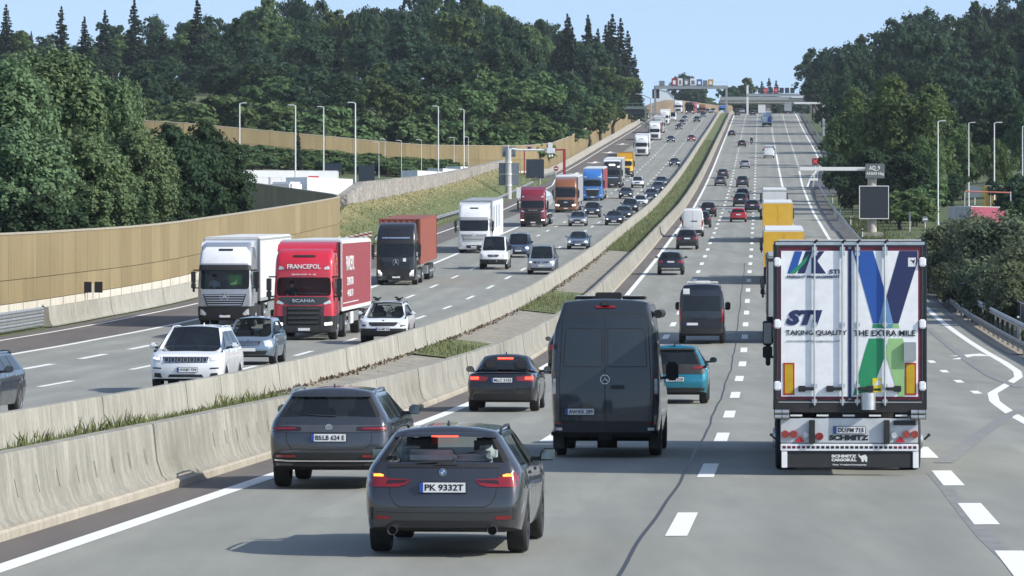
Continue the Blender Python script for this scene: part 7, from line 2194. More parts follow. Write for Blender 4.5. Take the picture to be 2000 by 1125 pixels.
proto("shrub", 'b', 3.2, 4.5, 2600, .30, 67, M_LEAFL, z0=.0, lobes=10, sub=14)
proto("pale", 'b', 20, 13, 9000, .8, 68, M_PALE, z0=.02, lobes=24, sub=16)
proto("column", 's', 9, 2.2, 1600, .4, 69, M_NEED)
def tree(key, off, D, h, label, group, wide=1.0, cat="tree", zb=None, name=None, limbs=True):
 cr, tr, H = PROTO[key]; s = h / H
 nm = name or ("spruce_tree" if key.startswith(("spruce", "column")) else "bush" if key in ("willow", "shrub") else "broadleaf_tree")
 z = ground_z(off, D) if zb is None else zb
 r = empty(nm, (float(RX(min(D, 2550))) + off, D, z - .1), (0, 0, rnd.random() * 6.28)); r.scale = (s * wide, s * wide, s)
 link("trunk", tr, r); link("crown", cr, r)
 tag(r, label, cat, group); return r
def tree_px(key, px, ytop, D, label, group, wide=1.0, clear=0, **k):
 """a tree standing at distance D whose crown is centred on a picture column and tops out at a picture row"""
 off = (px - 1000) * D / F_PX - float(RX(min(D, 2550)))
 if clear:                                              # keep the crown off the wall
  while off > -34.2 - clear and D < 420: D += 3; off = (px - 1000) * D / F_PX - float(RX(D))
 zt = EYE + (YH - ytop) * D / F_PX; zb = k.get('zb') or ground_z(off, D)
 return tree(key, off, D, max(2.5, (zt - zb) * (1.06 if key[0] in 'nwle' else 1)), label, group, wide, **k)
# skyline of the left wood: picture column -> row of the tree tops
SKY = [(-80, 40), (0, 35), (60, 55), (110, 60), (150, 62), (200, 55), (240, 20), (260, 10), (300, 28), (345, 50), (385, 5), (430, 10), (480, -15), (560, -30), (700, -10), (760, -35), (900, -30), (1000, -10), (1060, 8), (1100, 22), (1150, 35), (1185, 42), (1215, 55), (1235, 100), (1250, 150), (1262, 185)]
sx, sy_ = zip(*SKY)
def skyl(x): return float(np.interp(x, sx, sy_))
LW = "trees of the wood left of the motorway"
q = random.Random(3)
nfor = 0
for D, dtop, step in ((1290, 62, 36), (1230, 0, 44), (1160, 26, 46), (1090, 14, 60), (985, 45, 66), (900, 85, 70), (835, 130, 76), (782, 175, 80)):
 x = -90 + q.random() * 40
 DR = D
 while x < 1240:
  D = max(DR, float(np.interp(x, [300, 400, 650, 824, 981, 1091, 1172], [712, 714, 720, 728, 738, 765, 800])) + q.uniform(0, 22))
  off = (x - 1000) * D / F_PX - float(RX(D))
  lim = -39 if D > 760 else -42
  ok = off < lim
  if D < 900 and x < 380: ok = ok and True
  if ok:
   yt = skyl(x) + dtop + q.uniform(-14, 22)
   con = q.random() < (.12 if x < 420 else .02 if x < 1100 else .30) and D > 850
   if D >= 1230 and x > 1120: con = True
   key = "spruce%d" % q.randrange(3) if con else ("wood%d" % q.randrange(5) if q.random() < .82 else "light%d" % q.randrange(2))
   lab = "dark spruce rising out of the wood on the left hill" if con else ("lighter green broadleaf tree in the wood on the left hill" if key.startswith("light") else "dark broadleaf tree in the wood on the left hill")
   zt = EYE + (YH - yt) * D / F_PX; h = zt - ground_z(off, D)
   w = max(.7, min(1.5, (step * 1.45 * D / F_PX) / ((PROTO[key][2] * .58) * h / PROTO[key][2]))) if not con else 1.0
   if h > 5: tree(key, off, D + q.uniform(-18, 18), h * (1.06 if con else 1), lab, LW, w); nfor += 1
  x += step * q.uniform(.7, 1.25)
# lighter edge of the wood just behind the tan wall
for px, yt, D, key in ((760, 150, 764, "light0"), (820, 130, 770, "wood1"), (870, 185, 760, "light1"), (925, 160, 765, "light0"), (985, 150, 772, "light1"), (1035, 135, 790, "light0"), (1085, 150, 800, "wood2"), (1120, 165, 850, "light1"), (1150, 170, 900, "light0"), (1175, 150, 960, "wood3"), (1198, 130, 1050, "light1"), (1000, 215, 752, "light1"), (930, 225, 752, "wood4"), (1060, 215, 775, "light0"), (850, 232, 750, "light0"), (1110, 208, 835, "wood0")):
 tree_px(key, px, yt, D, "sunlit green tree at the edge of the wood behind the tan wall", "trees along the tan wall", 1.25)
for px, yt, D in ((1196, 30, 1190), (1212, 38, 1215), (1226, 62, 1240), (1183, 50, 1160), (1168, 58, 1150), (1240, 108, 1270), (1150, 40, 1175), (1247, 150, 1290)):
 tree_px("spruce%d" % q.randrange(3), px, yt, D, "tall dark spruce at the right end of the left wood", "spruces at the end of the left wood", 1.15)
for px, yt in ((262, -8), (120, 6), (205, 12), (385, -12), (165, 25), (12, 2)):
 tree_px("spruce%d" % q.randrange(3), px, yt + 8, 1010, "spruce standing above the skyline of the left wood", "spruces on the left skyline", 1.25)
for px, yt, D in ((268, 120, 800), (292, 140, 780), (318, 132, 790), (340, 150, 770), (280, 165, 745), (310, 172, 742), (560, 70, 930), (545, 110, 860), (860, 70, 940)):
 tree_px("wood%d" % q.randrange(5), px, yt, D, "dark broadleaf tree in the wood on the left hill", LW, 1.1)
# understorey shrubs between the wood and the wall
for i in range(46):
 px = 270 + i * 18.5; D = float(np.interp(px, [300, 400, 650, 824, 981, 1091, 1172], [708, 710, 716, 722, 732, 755, 790]))
 off = (px - 1000) * D / F_PX - float(RX(D))
 if off < -36: tree("shrub" if i % 3 else "light0", off, D, q.uniform(5, 9), "low dark shrub under the wood behind the tan wall", "undergrowth behind the tan wall", 1.5, name="bush")
# ---- big trees close at the left
NL = "near trees behind the tan wall on the left"
for px, yt, D, key, w, lab in ((95, 62, 262, "near0", 1.05, "big light-green tree towering at the left edge"), (-40, 75, 250, "near0", 1.1, "tall tree cut by the left edge of the photo"), (215, 120, 285, "near0", .75, "slim pale-leaved tree right of the big left one"),
          (20, 250, 232, "near1", 1.1, "bushy tree at the far left directly above the tan wall"), (150, 270, 240, "near1", 1.1, "bushy tree above the tan wall below the big tree"), (250, 255, 268, "near1", .95, "bushy tree above the tan wall beside the slim pale tree"),
          (330, 232, 300, "near2", .95, "dark bushy tree above the middle of the near tan wall"), (395, 228, 325, "near2", .85, "dark tree with a forked top near the curve of the tan wall"), (448, 300, 338, "near2", .7, "last dark tree before the curve of the tan wall"),
          (60, 330, 222, "near2", 1.2, "low dark tree hugging the tan wall at the far left"), (185, 340, 236, "near2", 1.2, "low dark tree hugging the tan wall"), (300, 330, 262, "near2", 1.1, "low dark tree on the tan wall, third from the left")):
 Hh = (EYE + (YH - yt) * D / F_PX - 2) / PROTO[key][2]
 tree_px(key, px, yt, D, lab, NL, w, clear={'near0': 5.6, 'near1': 5.2, 'near2': 4.9}[key] * Hh * w)
# ---- hedge on the bank behind the lorry park
for i in range(54):
 px = 425 + (i % 27) * 17.5; D = float(np.interp(px, [400, 650, 824, 900], [690, 696, 700, 704])) - (q.uniform(4, 12) if i < 27 else q.uniform(16, 34))
 yt = float(np.interp(px, [430, 650, 824, 900], [282, 298, 312, 322])) + q.uniform(-5, 7) + (0 if i < 27 else 16)
 tree_px("shrub", px, yt, D, "green shrub on the bank between the lorry park and the tan wall", "hedge behind the lorry park", 2.2)
tree_px("column", 582, 256, 640, "narrow dark columnar conifer in the lorry park", None, 1.1)
# ---- right-hand wood
RW = "trees of the wood right of the motorway"
SKR = [(1575, 118), (1590, 88), (1620, 70), (1680, 55), (1720, 40), (1760, 12), (1800, -12), (1850, 10), (1900, -5), (2000, -40), (2100, -60)]
rx_, ry_ = zip(*SKR)
for D, dtop, step in ((1240, 0, 40), (1080, 10, 48), (960, 34, 56), (860, 70, 62), (770, 110, 70), (690, 150, 76), (620, 190, 84)):
 x = 1575 + q.random() * 20
 while x < 2120:
  off = (x - 1000) * D / F_PX - float(RX(D))
  if off > redge(D) + 3.0:
   yt = float(np.interp(x, rx_, ry_)) + dtop + q.uniform(-12, 22)
   con = q.random() < .07
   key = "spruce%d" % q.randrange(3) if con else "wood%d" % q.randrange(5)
   zt = EYE + (YH - yt) * D / F_PX; h = zt - ground_z(off, D)
   w = max(.7, min(1.6, (step * 1.5 * D / F_PX) / (.6 * h))) if not con else 1.0
   if h > 4: tree(key, off, D + q.uniform(-15, 15), h, "dark spruce in the shaded wood on the right" if con else "dark broadleaf tree in the shaded wood on the right", RW, w)
  x += step * q.uniform(.7, 1.2)
for px, yt, D, key, w, lab in ((1588, 100, 1330, "wood1", .9, "dark tree leaning over the road edge at the top of the climb"), (1596, 92, 1270, "wood2", .9, "dark tree second from the top of the climb on the right"), (1606, 110, 1180, "wood3", .9, "dark tree beside the mast with the bent arm")):
 tree_px(key, px, yt, D, lab, RW, w)
RE = "sunlit trees at the right roadside"
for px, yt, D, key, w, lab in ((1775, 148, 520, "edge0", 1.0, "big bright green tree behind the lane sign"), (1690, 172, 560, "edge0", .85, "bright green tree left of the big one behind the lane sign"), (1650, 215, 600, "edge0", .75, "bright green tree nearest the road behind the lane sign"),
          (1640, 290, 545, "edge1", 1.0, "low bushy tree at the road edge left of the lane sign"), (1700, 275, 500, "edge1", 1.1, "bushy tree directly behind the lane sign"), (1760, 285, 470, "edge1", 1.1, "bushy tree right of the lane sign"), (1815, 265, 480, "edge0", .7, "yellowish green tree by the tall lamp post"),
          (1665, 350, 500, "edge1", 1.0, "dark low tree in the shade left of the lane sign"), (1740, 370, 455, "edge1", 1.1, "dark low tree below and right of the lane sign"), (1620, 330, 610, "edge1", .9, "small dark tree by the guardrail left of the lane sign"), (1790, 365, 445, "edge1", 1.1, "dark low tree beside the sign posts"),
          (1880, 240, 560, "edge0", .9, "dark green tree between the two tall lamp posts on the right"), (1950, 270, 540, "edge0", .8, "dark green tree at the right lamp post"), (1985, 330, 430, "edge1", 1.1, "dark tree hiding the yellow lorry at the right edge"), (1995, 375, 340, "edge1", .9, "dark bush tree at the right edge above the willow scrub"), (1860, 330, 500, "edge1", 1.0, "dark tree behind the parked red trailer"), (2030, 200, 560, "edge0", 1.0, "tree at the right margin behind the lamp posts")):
 tree_px(key, px, yt, D, lab, RE, w)
for i in range(16):
 D = 432 + i * 13; o = redge(D) + 6.5 + (i % 3) * 1.6
 tree("shrub", o, D, q.uniform(2.6, 4.2), "low shrub filling the foot of the trees at the right roadside", "shrubs under the right roadside trees", 1.5)
WB = "grey-green willow scrub at the right edge"
for px, yt, D, w in ((1872, 440, 262, 1.0), (1925, 425, 250, 1.05), (1985, 428, 240, 1.1), (1850, 485, 270, .9), (1900, 500, 246, 1.1), (1960, 490, 230, 1.1), (2020, 480, 222, 1.1), (1840, 520, 285, .8), (1890, 540, 252, .9), (1990, 540, 218, 1.0)):
 tree_px("willow", px, yt, D, "grey-green willow bush behind the right-hand guardrail", WB, w, cat="bush")
# ---- trees beyond the crest
for px, yt, D, key, w, lab in ((1338, 138, 1800, "wood2", .8, "ragged tree on the skyline behind the sign gantry"), (1318, 150, 1780, "spruce0", .9, "small conifer on the skyline left behind the gantry"), (1352, 158, 1820, "wood0", .9, "low tree on the skyline right behind the gantry"), (1450, 140, 1800, "pale", 1.0, "pale round tree on the skyline between the gantries"), (1425, 158, 1760, "wood4", .9, "dark tree left of the pale round one on the skyline"),
          (1488, 160, 1800, "spruce1", 1.3, "dark conifer right of the pale tree on the skyline"), (1502, 153, 1810, "spruce2", 1.2, "tallest dark conifer above the panel gantry"), (1516, 158, 1800, "spruce0", 1.3, "dark conifer at the right of the skyline group"), (1385, 190, 1850, "light0", 2.2, "low bush on the horizon under the gantry"), (1560, 192, 1830, "wood1", 1.8, "dark tree behind the right end of the bridge"), (1440, 186, 1700, "wood3", 1.6, "dark bush beside the bridge's left end"), (1478, 190, 1790, "wood1", 1.8, "dark tree seen over the bridge deck"), (1530, 190, 1800, "wood0", 1.8, "dark tree over the bridge behind the panels")):
 tree_px(key, px, yt, D, lab, None, w)
# ---- flowered grass bank
MT, t_, b_ = nodes("bank_turf"); uv_ = N(t_, "ShaderNodeUVMap").outputs[0]; s_ = N(t_, "ShaderNodeSeparateXYZ"); t_.links.new(uv_, s_.inputs[0]); o_ = coord(t_)
k_ = mth(t_, 'ADD', mth(t_, 'DIVIDE', mth(t_, 'SUBTRACT', -33.5, s_.outputs[0]), 2.2), mth(t_, 'MULTIPLY', mth(t_, 'SUBTRACT', noise(t_, o_, .25, 5), .5), 2.6))
c_ = mixc(t_, .5, ramp(t_, k_, [(.15, (.075, .12, .038)), (.55, (.16, .165, .06)), (1, (.30, .25, .12))]), ramp(t_, noise(t_, o_, 2.2, 5, .7), [(.3, (.05, .075, .025)), (.7, (.27, .25, .12))]))
t_.links.new(c_, b_.inputs["Base Color"]); setp(b_, Roughness=.95); bump(t_, b_, noise(t_, o_, 3, 4), 1, .2)
mb = MB(); uvb = []; ds = list(np.arange(354, 686, 4.0)); os_ = [-31.25, -32, -33, -34, -35, -36]
for d in ds:
 for o in os_: mb.v.append((float(RX(d)) + o, d, ground_z(o, d) + .07)); uvb.append((o, d))
for i in range(len(ds) - 1):
 for j in range(5): mb.f.append([i * 6 + j, i * 6 + j + 1, (i + 1) * 6 + j + 1, (i + 1) * 6 + j]); mb.m.append(0)
tag(mb.build("grass_bank", MT, uv=uvb, smooth=60), kind='structure')
sp = []
for i in range(24000):
 d = 360 + 300 * rnd.random() ** 1.3; x = rnd.uniform(.2, 5.4)
 sp.append((Vector((float(RX(d)) - 31 - x, d, ground_z(-31 - x, d))), .5 + .8 * rnd.random()))
tag(blades("bank_grass", grass_mat("bank_green", (.085, .12, .035)), [s for i, s in enumerate(sp) if i % 5 < 3], .06, .2, .04), kind='stuff', label="green grass growing on the bank beside the left carriageway", cat="grass")
hi = [s for i, s in enumerate(sp) if i % 5 >= 3 and (s[0].x - float(RX(s[0].y))) < -33.2]
tag(blades("dry_grass", M_DRY, hi, .08, .26, .04), kind='stuff', label="dry yellow grass on the upper part of the left bank", cat="grass")
fl = [(p + Vector((0, 0, rnd.uniform(.1, .22))), .6) for p, k in hi if 420 < p.y < 600 and rnd.random() < .08]
tag(blades("meadow_flowers", plain("flower_white", (.62, .60, .40), rough=.8), fl, .08, .16, .07), kind='stuff', label="pale meadow flowers on the upper bank below the rubble wall", cat="flowers")
# verge grass at the right
sv = []
for i in range(15000):
 d = rnd.uniform(150, 480); o = redge(d) + 1.3 + abs(rnd.gauss(0, 2.2))
 sv.append((Vector((float(RX(d)) + o, d, ground_z(o, d))), .5 + .6 * rnd.random()))
tag(blades("verge_grass", grass_mat("verge_green", (.09, .115, .04)), sv, .12, .5, .03), kind='stuff', label="rough grass on the right-hand verge along the guardrails", cat="grass")
# ================================================================ lamp posts, signs, gantries, bridge, lorry parks
M_POLE = plain("pole_grey", (.42, .44, .45), rough=.45, metal=.4, var=.08)
M_POLEW = plain("pole_white", (.66, .68, .68), rough=.5, var=.06)
M_SIGNB = plain("sign_back", (.17, .20, .23), rough=.5, metal=.3, var=.1, scale=1.5)
M_SIGND = plain("sign_dark", (.025, .035, .05), rough=.35, var=.2)
M_VMS = plain("panel_dark", (.022, .026, .034), rough=.4, var=.15)
M_BEAM = plain("gantry_steel", (.30, .33, .34), rough=.5, metal=.4, var=.1)
M_GREEN = plain("gantry_green", (.12, .17, .15), rough=.5, var=.1)
M_REDP = plain("red_paint", (.34, .02, .035), rough=.45, var=.1)
M_SIGNR = plain("sign_red", (.26, .03, .04), rough=.4); M_SIGNW = plain("sign_white", (.70, .70, .70), rough=.4); M_SIGNBL = plain("sign_blue", (.03, .11, .36), rough=.4)
def pxw(px, D): return (px - 1000) * D / F_PX            # sideways place of a picture column at distance D
def pzw(py, D): return EYE + (YH - py) * D / F_PX
def base_at(px, D, zb=None):
 x = pxw(px, D); return Vector((x, D, ground_z(x - float(RX(D)), D) if zb is None else zb))
def lamp_post(px, ytop, D, label, group, arm=-1, double=False, r=.09, ybase=None):
 b = base_at(px, D, None if ybase is None else pzw(ybase, D)); h = pzw(ytop, D) - b.z
 t = empty("lamp_post", b)
 m = MB(); m.cyl((0, 0, -.3), (0, 0, h), r * 1.3, r * .75, 10); m.cyl((0, 0, -.2), (0, 0, .5), r * 1.8, r * 1.8, 10); m.build("pole", M_POLEW, t, smooth=60)
 for s in ((arm,) if not double else (-1, 1)):
  m = MB(); m.tube([(0, 0, h - .05), (s * .25, 0, h + .05), (s * .35, 0, h + .05)], .05); m.build("arm", M_POLEW, t)
  m = MB(); m.box((s * .55, 0, h + .05), (.55, .26, .11)); m.build("lamp_head", M_POLEW, t, bevel=.05)
 tag(t, label, "lamp post", group); return t
LP = "lamp posts of the lorry park on the left"
for px, yt, D, a, lab in ((468, 202, 480, 1, "lamp post farthest left, rising beside the dark trees"), (577, 206, 470, -1, "lamp post second from the left, beside the dark columnar conifer"), (632, 209, 540, -1, "lamp post third from the left above the white lorries"), (694, 201, 450, -1, "thick tall lamp post beside the start of the rubble wall"), (856, 208, 570, -1, "tall lamp post above the middle of the rubble wall"), (906, 214, 600, -1, "tall lamp post near the far end of the rubble wall")):
 lamp_post(px, yt, D, lab, LP, a, r=.08)
LS = "small lamp posts of the lorry park on the left"
for px, yt, D, a, lab in ((740, 278, 660, -1, "small lamp post left of the dark sign back"), (752, 272, 690, -1, "small lamp post close beside another in the lorry park"), (784, 275, 650, -1, "small lamp post between the two dark sign backs and the tall post"), (823, 273, 660, -1, "small lamp post left of the tall one over the rubble wall"), (887, 269, 680, -1, "small lamp post left of the last tall one"), (915, 268, 690, -1, "last small lamp post before the big sign mast")):
 lamp_post(px, yt, D, lab, LS, a, r=.04)
RP = "lamp posts on the right"
for px, yt, D, lab in ((1832, 237, 440, "tall white lamp post nearest the lane sign"), (1942, 240, 450, "tall lamp post by the yellow parked lorry"), (1892, 240, 520, "lamp post half hidden in the trees between two taller ones"), (1997, 247, 500, "lamp post at the right edge of the photo")):
 lamp_post(px, yt, D, lab, RP, 1 if px != 1942 else 1, r=.075)
# ---- lane sign on its mast, right
D = 402.0; b = base_at(1703, D); t = empty("lane_sign_mast", b); q_ = lambda px, py: ((px - 1703) * D / F_PX, pzw(py, D) - b.z)
m = MB(); m.cyl((0, 0, -.3), (0, 0, q_(0, 345)[1]), .44, .40, 14); m.build("mast", plain("mast_concrete", (.40, .38, .34), rough=.8, var=.1), t, smooth=60)
m = MB(); m.box((0, 0, .05), (2.0, 1.4, .9)); m.build("footing", M_BARR, t, bevel=.05)
x0, z1 = q_(1677, 363); x1, z0 = q_(1735, 428)
m = MB(); m.bx(x0, x1, -.62, -.45, z0, z1); o = m.build("sign_panel", M_VMS, t, bevel=.04)
m = MB(); w = .07
for a in ((x0, x1, z0, z0 + w), (x0, x1, z1 - w, z1), (x0, x0 + w, z0 + w, z1 - w), (x1 - w, x1, z0 + w, z1 - w)): m.bx(a[0], a[1], -.66, -.60, a[2], a[3])
m.build("panel_rim", M_POLEW, o)
x0, z1 = q_(1689, 320); x1, z0 = q_(1727, 349)
m = MB(); m.bx(x0, x1, -.62, -.40, z0, z1); o = m.build("name_board", plain("board_grey", (.11, .13, .135), rough=.5), t, bevel=.03)
lettering("board_lettering", "AQ_9", ((x0 + x1) / 2 - .05, -.63, z1 - .42), .5, M_SIGNW, o, 'rear', width=1.0, height=.46, bold=.012)
lettering("board_lettering", "A93693 Nbg", ((x0 + x1) / 2, -.63, z0 + .42), .4, M_SIGNW, o, 'rear', width=1.6, height=.34, bold=.01)
xa, za = q_(1561, 330); m = MB(); m.bx(xa, -.2, -.17, .17, za - .17, za + .17); m.build("cantilever_arm", M_POLEW, t, bevel=.03)
x0, z1 = q_(1586, 309); x1, z0 = q_(1598, 322)
m = MB(); m.bx(x0, x1, -.25, -.05, z0, z1); o = m.build("lane_signal", plain("signal_dark_red", (.14, .012, .018), rough=.4), t, bevel=.02)
cx, cz = (x0 + x1) / 2, (z0 + z1) / 2
m = MB()
for s in (-1, 1): m.box((cx, -.26, cz), (.52, .02, .07), M=Matrix.Rotation(s * PI / 4, 3, 'Y'))
m.build("red_cross", plain("red_cross_lit", (.5, .05, .06), rough=.4, emit=(1, .15, .15), es=.25), o)
m = MB(); m.cyl((cx, 0, za), (cx, 0, z0), .05); m.cyl((cx - .1, 0, za - .9), (cx - .1, 0, za), .04); m.box((cx - .1, 0, za - .95), (.7, .25, .22)); m.build("camera_bracket", M_POLEW, t)
tag(t, "concrete mast with dark square panel, grey AQ_9 board and white arm", "sign mast")
def small_sign(name, px, ytop, ybase, D, lab, w, h, mat, back=None, face=True, group=None, shape='rect', txt=None, posts=1, cat="sign"):
 b = base_at(px, D, pzw(ybase, D)); H = pzw(ytop, D) - b.z; t = empty(name, b)
 m = MB()
 xs = (0,) if posts == 1 else (-w * .3, w * .3)
 for x in xs: m.cyl((x, .05, -.6), (x, .05, H - (0 if shape != 'post' else 0)), .045, n=8)
 m.build("post", M_POLEW, t)
 if shape == 'rect': m = MB(); m.bx(-w / 2, w / 2, -.02, .02, H - h, H); o = m.build("sign_plate", mat, t, bevel=.01)
 elif shape == 'disc':
  m = MB(); m.cyl((0, -.02, H - h / 2), (0, .02, H - h / 2), h / 2, n=20); o = m.build("sign_plate", mat, t); m = MB(); m.bx(-h * .36, h * .36, -.035, -.02, H - h / 2 - .07, H - h / 2 + .07); m.build("white_bar", M_SIGNW, o)
 elif shape == 'none': o = None
 if txt: lettering("sign_text", txt, (0, -.025, H - h / 2), .2, M_SIGNW if mat is not M_SIGNW else M_INK, o, 'rear', width=w * .8, height=h * .5)
 tag(t, lab, cat, group); return t
small_sign("road_sign", 1777, 413, 470, 425, "thin sign post with a narrow edge-on plate right of the lane sign", .18, .9, M_SIGNB)
small_sign("road_sign", 1807, 422, 470, 415, "thin post with the back of a round sign, right of the lane sign", .6, .6, M_SIGNB, shape='disc')
small_sign("road_sign", 1880, 548, 575, 232, "small blue place-name sign by the parapet railing", .5, .28, M_SIGNBL, txt="A99 B3")
small_sign("road_sign", 1988, 628, 660, 200, "small grey sign at the right end of the parapet railing", .34, .2, M_SIGNB)
def marker_post(off, D, lab, group):
 t = empty("marker_post", (float(RX(D)) + off, D, ground_z(off, D))); m = MB(); m.box((0, 0, .45), (.11, .09, 1.1)); m.build("post", M_SIGNW, t, bevel=.02); m = MB(); m.box((0, -.005, .82), (.115, .095, .18)); m.build("black_band", M_INK, t); tag(t, lab, "marker post", group)
for off, D, lab in ((12.7, 238, "white marker post behind the guardrail by the blue sign"), (12.6, 203, "white marker post behind the guardrail in front of the parapet railing"), (10.0, 330, "white marker post on the bend of the guardrail right of the big trailer"), (9.9, 395, "white marker post left below the lane sign"), (9.9, 445, "white marker post farther up left of the lane sign"), (9.9, 500, "white marker post third up the verge left of the lane sign"), (9.9, 555, "white marker post near the side road mouth"), (-33.0, 207, "white marker post in front of the tan wall's base blocks"), (-32.7, 398, "white marker post at the lower end of the bank's guardrail")):
 marker_post(off, D, lab, "white marker posts")
b = P(-32.9, 222, .85); t = empty("chevron_marker", b); m = MB(); m.box((0, 0, .25), (.08, .06, .9)); m.build("post", M_SIGNW, t)
for x in (-.28, .28): m = MB(); m.box((x, -.03, .55), (.4, .04, .55)); m.build("black_plate", M_INK, t)
tag(t, "small white post with two black plates on the shoulder barrier", "marker post")
# ---- red and white crash cushion where the ramp joins
for i in range(6):
 b = P(-32.9 + i * .1, 358 + i * 3.2); t = empty("guide_beacon", b); m = MB(); m.box((0, 0, .5), (.30, .08, 1.0)); m.build("board", M_SIGNW, t, bevel=.02); m = MB()
 for k in range(3): m.box((0, -.045, .2 + k * .32), (.30, .01, .15), M=None)
 m.build("red_stripes", M_SIGNR, t); tag(t, "red and white striped beacon in the row at the mouth of the lorry park ramp", "beacon", "striped beacons at the ramp mouth")
# ---- sign mast with two grey sign backs, left
D = 560.0; b = base_at(993, D); t = empty("sign_mast", b); q_ = lambda px, py: ((px - 993) * D / F_PX, pzw(py, D) - b.z)
ht = q_(0, 292)[1]
m = MB(); m.cyl((0, 0, -.4), (0, 0, ht), .42, .36, 14); m.build("mast", plain("mast_pale", (.42, .43, .42), rough=.7, var=.1), t, smooth=60)
m = MB()
for y in (317, 340, 362): m.cyl((0, 0, q_(0, y)[1] - .08), (0, 0, q_(0, y)[1] + .08), .46, n=14)
m.build("clamps", M_POLEW, t)
for y0, y1 in ((318, 339.5), (340.5, 362)):
 m = MB(); m.bx(q_(974, 0)[0], q_(1014, 0)[0], .45, .55, q_(0, y1)[1], q_(0, y0)[1]); m.build("sign_back", M_SIGNB, t, bevel=.02)
m = MB(); m.bx(q_(981, 0)[0], q_(1007, 0)[0], .42, .52, q_(0, 306)[1], q_(0, 286)[1]); m.build("upper_sign_back", M_SIGNB, t, bevel=.02)
m = MB(); xa, za = q_(1075, 293); m.tube([(0, 0, ht - .1), (.5, 0, ht + .1), (1.2, 0, za), (xa, 0, za)], .13, 8); m.build("cantilever_arm", M_POLEW, t, smooth=60)
m = MB(); m.bx(xa - .5, xa + .6, -.4, .4, za - .45, za + .25); m.bx(xa - .35, xa + .25, -.3, .3, za + .25, za + .95); m.build("camera_box", M_POLEW, t, bevel=.05)
m = MB(); m.cyl((xa - .1, -.3, za - .9), (xa - .1, -.1, za - .45), .1); m.cyl((xa + .2, -.3, za - .85), (xa + .2, -.1, za - .45), .1); m.build("camera", M_POLEW, t)
m = MB(); m.cyl((0, 0, ht), (0, 0, ht + .6), .06); m.build("aerial", M_POLEW, t)
tag(t, "pale mast carrying two stacked grey sign backs and a camera arm, left roadside", "sign mast")
o = small_sign("footing_wall", 975, 386, 402, 556, "low grey concrete wall at the foot of the sign mast", .1, .1, M_SIGNB, shape='none', cat="wall")
m = MB(); m.bx(-1.9, 1.7, -.2, .2, -1, .85); m.build("wall", M_BARR, o, bevel=.03)
small_sign("white_board", 1013, 366, 392, 545, "narrow white board left of the maroon lorry", .55, 1.35, M_SIGNW)
small_sign("road_sign", 1045, 311, 356, 640, "big dark-blue sign back on two posts beside the ramp", 2.6, 2.75, M_SIGND, posts=2)
small_sign("no_entry_sign", 1086, 324, 348, 690, "round red no-entry sign beside the ramp's red frame", .8, .8, M_SIGNR, shape='disc')
small_sign("no_entry_sign", 968, 324, 346, 640, "round red no-entry sign left of the grey sign backs", .8, .8, M_SIGNR, shape='disc')
small_sign("road_sign", 716, 322, 360, 520, "dark sign back beside the thick lamp post", 1.9, 1.95, M_SIGND, posts=2)
small_sign("road_sign", 650, 319, 345, 560, "low dark sign back above the white lorries", 2.3, 1.1, M_SIGND, posts=2)
D = 705.0; b = base_at(1102, D, pzw(346, D)); t = empty("height_gantry", b); q_ = lambda px, py: ((px - 1102) * D / F_PX, pzw(py, D) - b.z)
m = MB(); m.bx(-.22, .22, -.2, .2, -.4, q_(0, 291)[1]); m.build("post", M_REDP, t); m = MB(); m.bx(q_(1024, 0)[0], -.22, -.15, .15, q_(0, 294)[1], q_(0, 291)[1]); m.build("beam", M_REDP, t)
m = MB(); m.bx(q_(1028, 0)[0], q_(1040, 0)[0], -.25, -.16, q_(0, 292)[1], q_(0, 284)[1]); o = m.build("signal_box", plain("signal_pink", (.55, .30, .32), rough=.5), t); m = MB(); m.bx(q_(1031, 0)[0], q_(1037, 0)[0], -.27, -.25, q_(0, 291)[1], q_(0, 287)[1]); m.build("signal_mark", M_INK, o)
m = MB(); m.bx(q_(1024, 0)[0] - .1, q_(1024, 0)[0] + .1, -.1, .1, -.4, q_(0, 291)[1]); m.build("post", M_REDP, t)
tag(t, "dark red height-limit frame over the ramp to the lorry park", "gantry")
# ---- green frame above the tan wall
D = 1150.0; b = base_at(1168, D, pzw(262, D)); t = empty("sign_gantry", b); q_ = lambda px, py: ((px - 1168) * D / F_PX, pzw(py, D) - b.z)
for px in (1169, 1261): m = MB(); m.bx(q_(px, 0)[0] - .25, q_(px, 0)[0] + .25, -.2, .2, -3, q_(0, 208)[1]); m.build("post", M_GREEN, t)
m = MB(); m.bx(q_(1169, 0)[0], q_(1261, 0)[0], -.3, .3, q_(0, 213)[1], q_(0, 208)[1]); m.build("beam", M_GREEN, t)
m = MB(); m.bx(q_(1214, 0)[0], q_(1259, 0)[0], .35, .45, q_(0, 223)[1], q_(0, 212)[1]); m.build("sign_back", M_SIGND, t)
m = MB()
for px in (1214, 1225, 1236, 1247, 1259): m.cyl((q_(px, 0)[0], 0, q_(0, 208)[1]), (q_(px, 0)[0], 0, q_(0, 201)[1]), .05)
m.bx(q_(1214, 0)[0], q_(1259, 0)[0], -.03, .03, q_(0, 202)[1], q_(0, 201)[1]); m.build("railing", M_GREEN, t)
tag(t, "green steel gantry with a dark sign back standing over the tan wall", "gantry")
D = 1260.0; b = base_at(1271, D, pzw(232, D)); t = empty("bent_mast", b); q_ = lambda px, py: ((px - 1271) * D / F_PX, pzw(py, D) - b.z)
m = MB(); m.tube([(0, 0, -2), (*[q_(1271, 0)[0]], 0, q_(0, 192)[1]), (q_(1258, 0)[0], 0, q_(0, 186)[1]), (q_(1240, 0)[0], 0, q_(0, 183)[1]), (q_(1225, 0)[0], 0, q_(0, 182.5)[1])], .16, 8); m.build("pole", M_POLE, t, smooth=60); tag(t, "grey mast with a long curved arm at the end of the left wood", "mast")
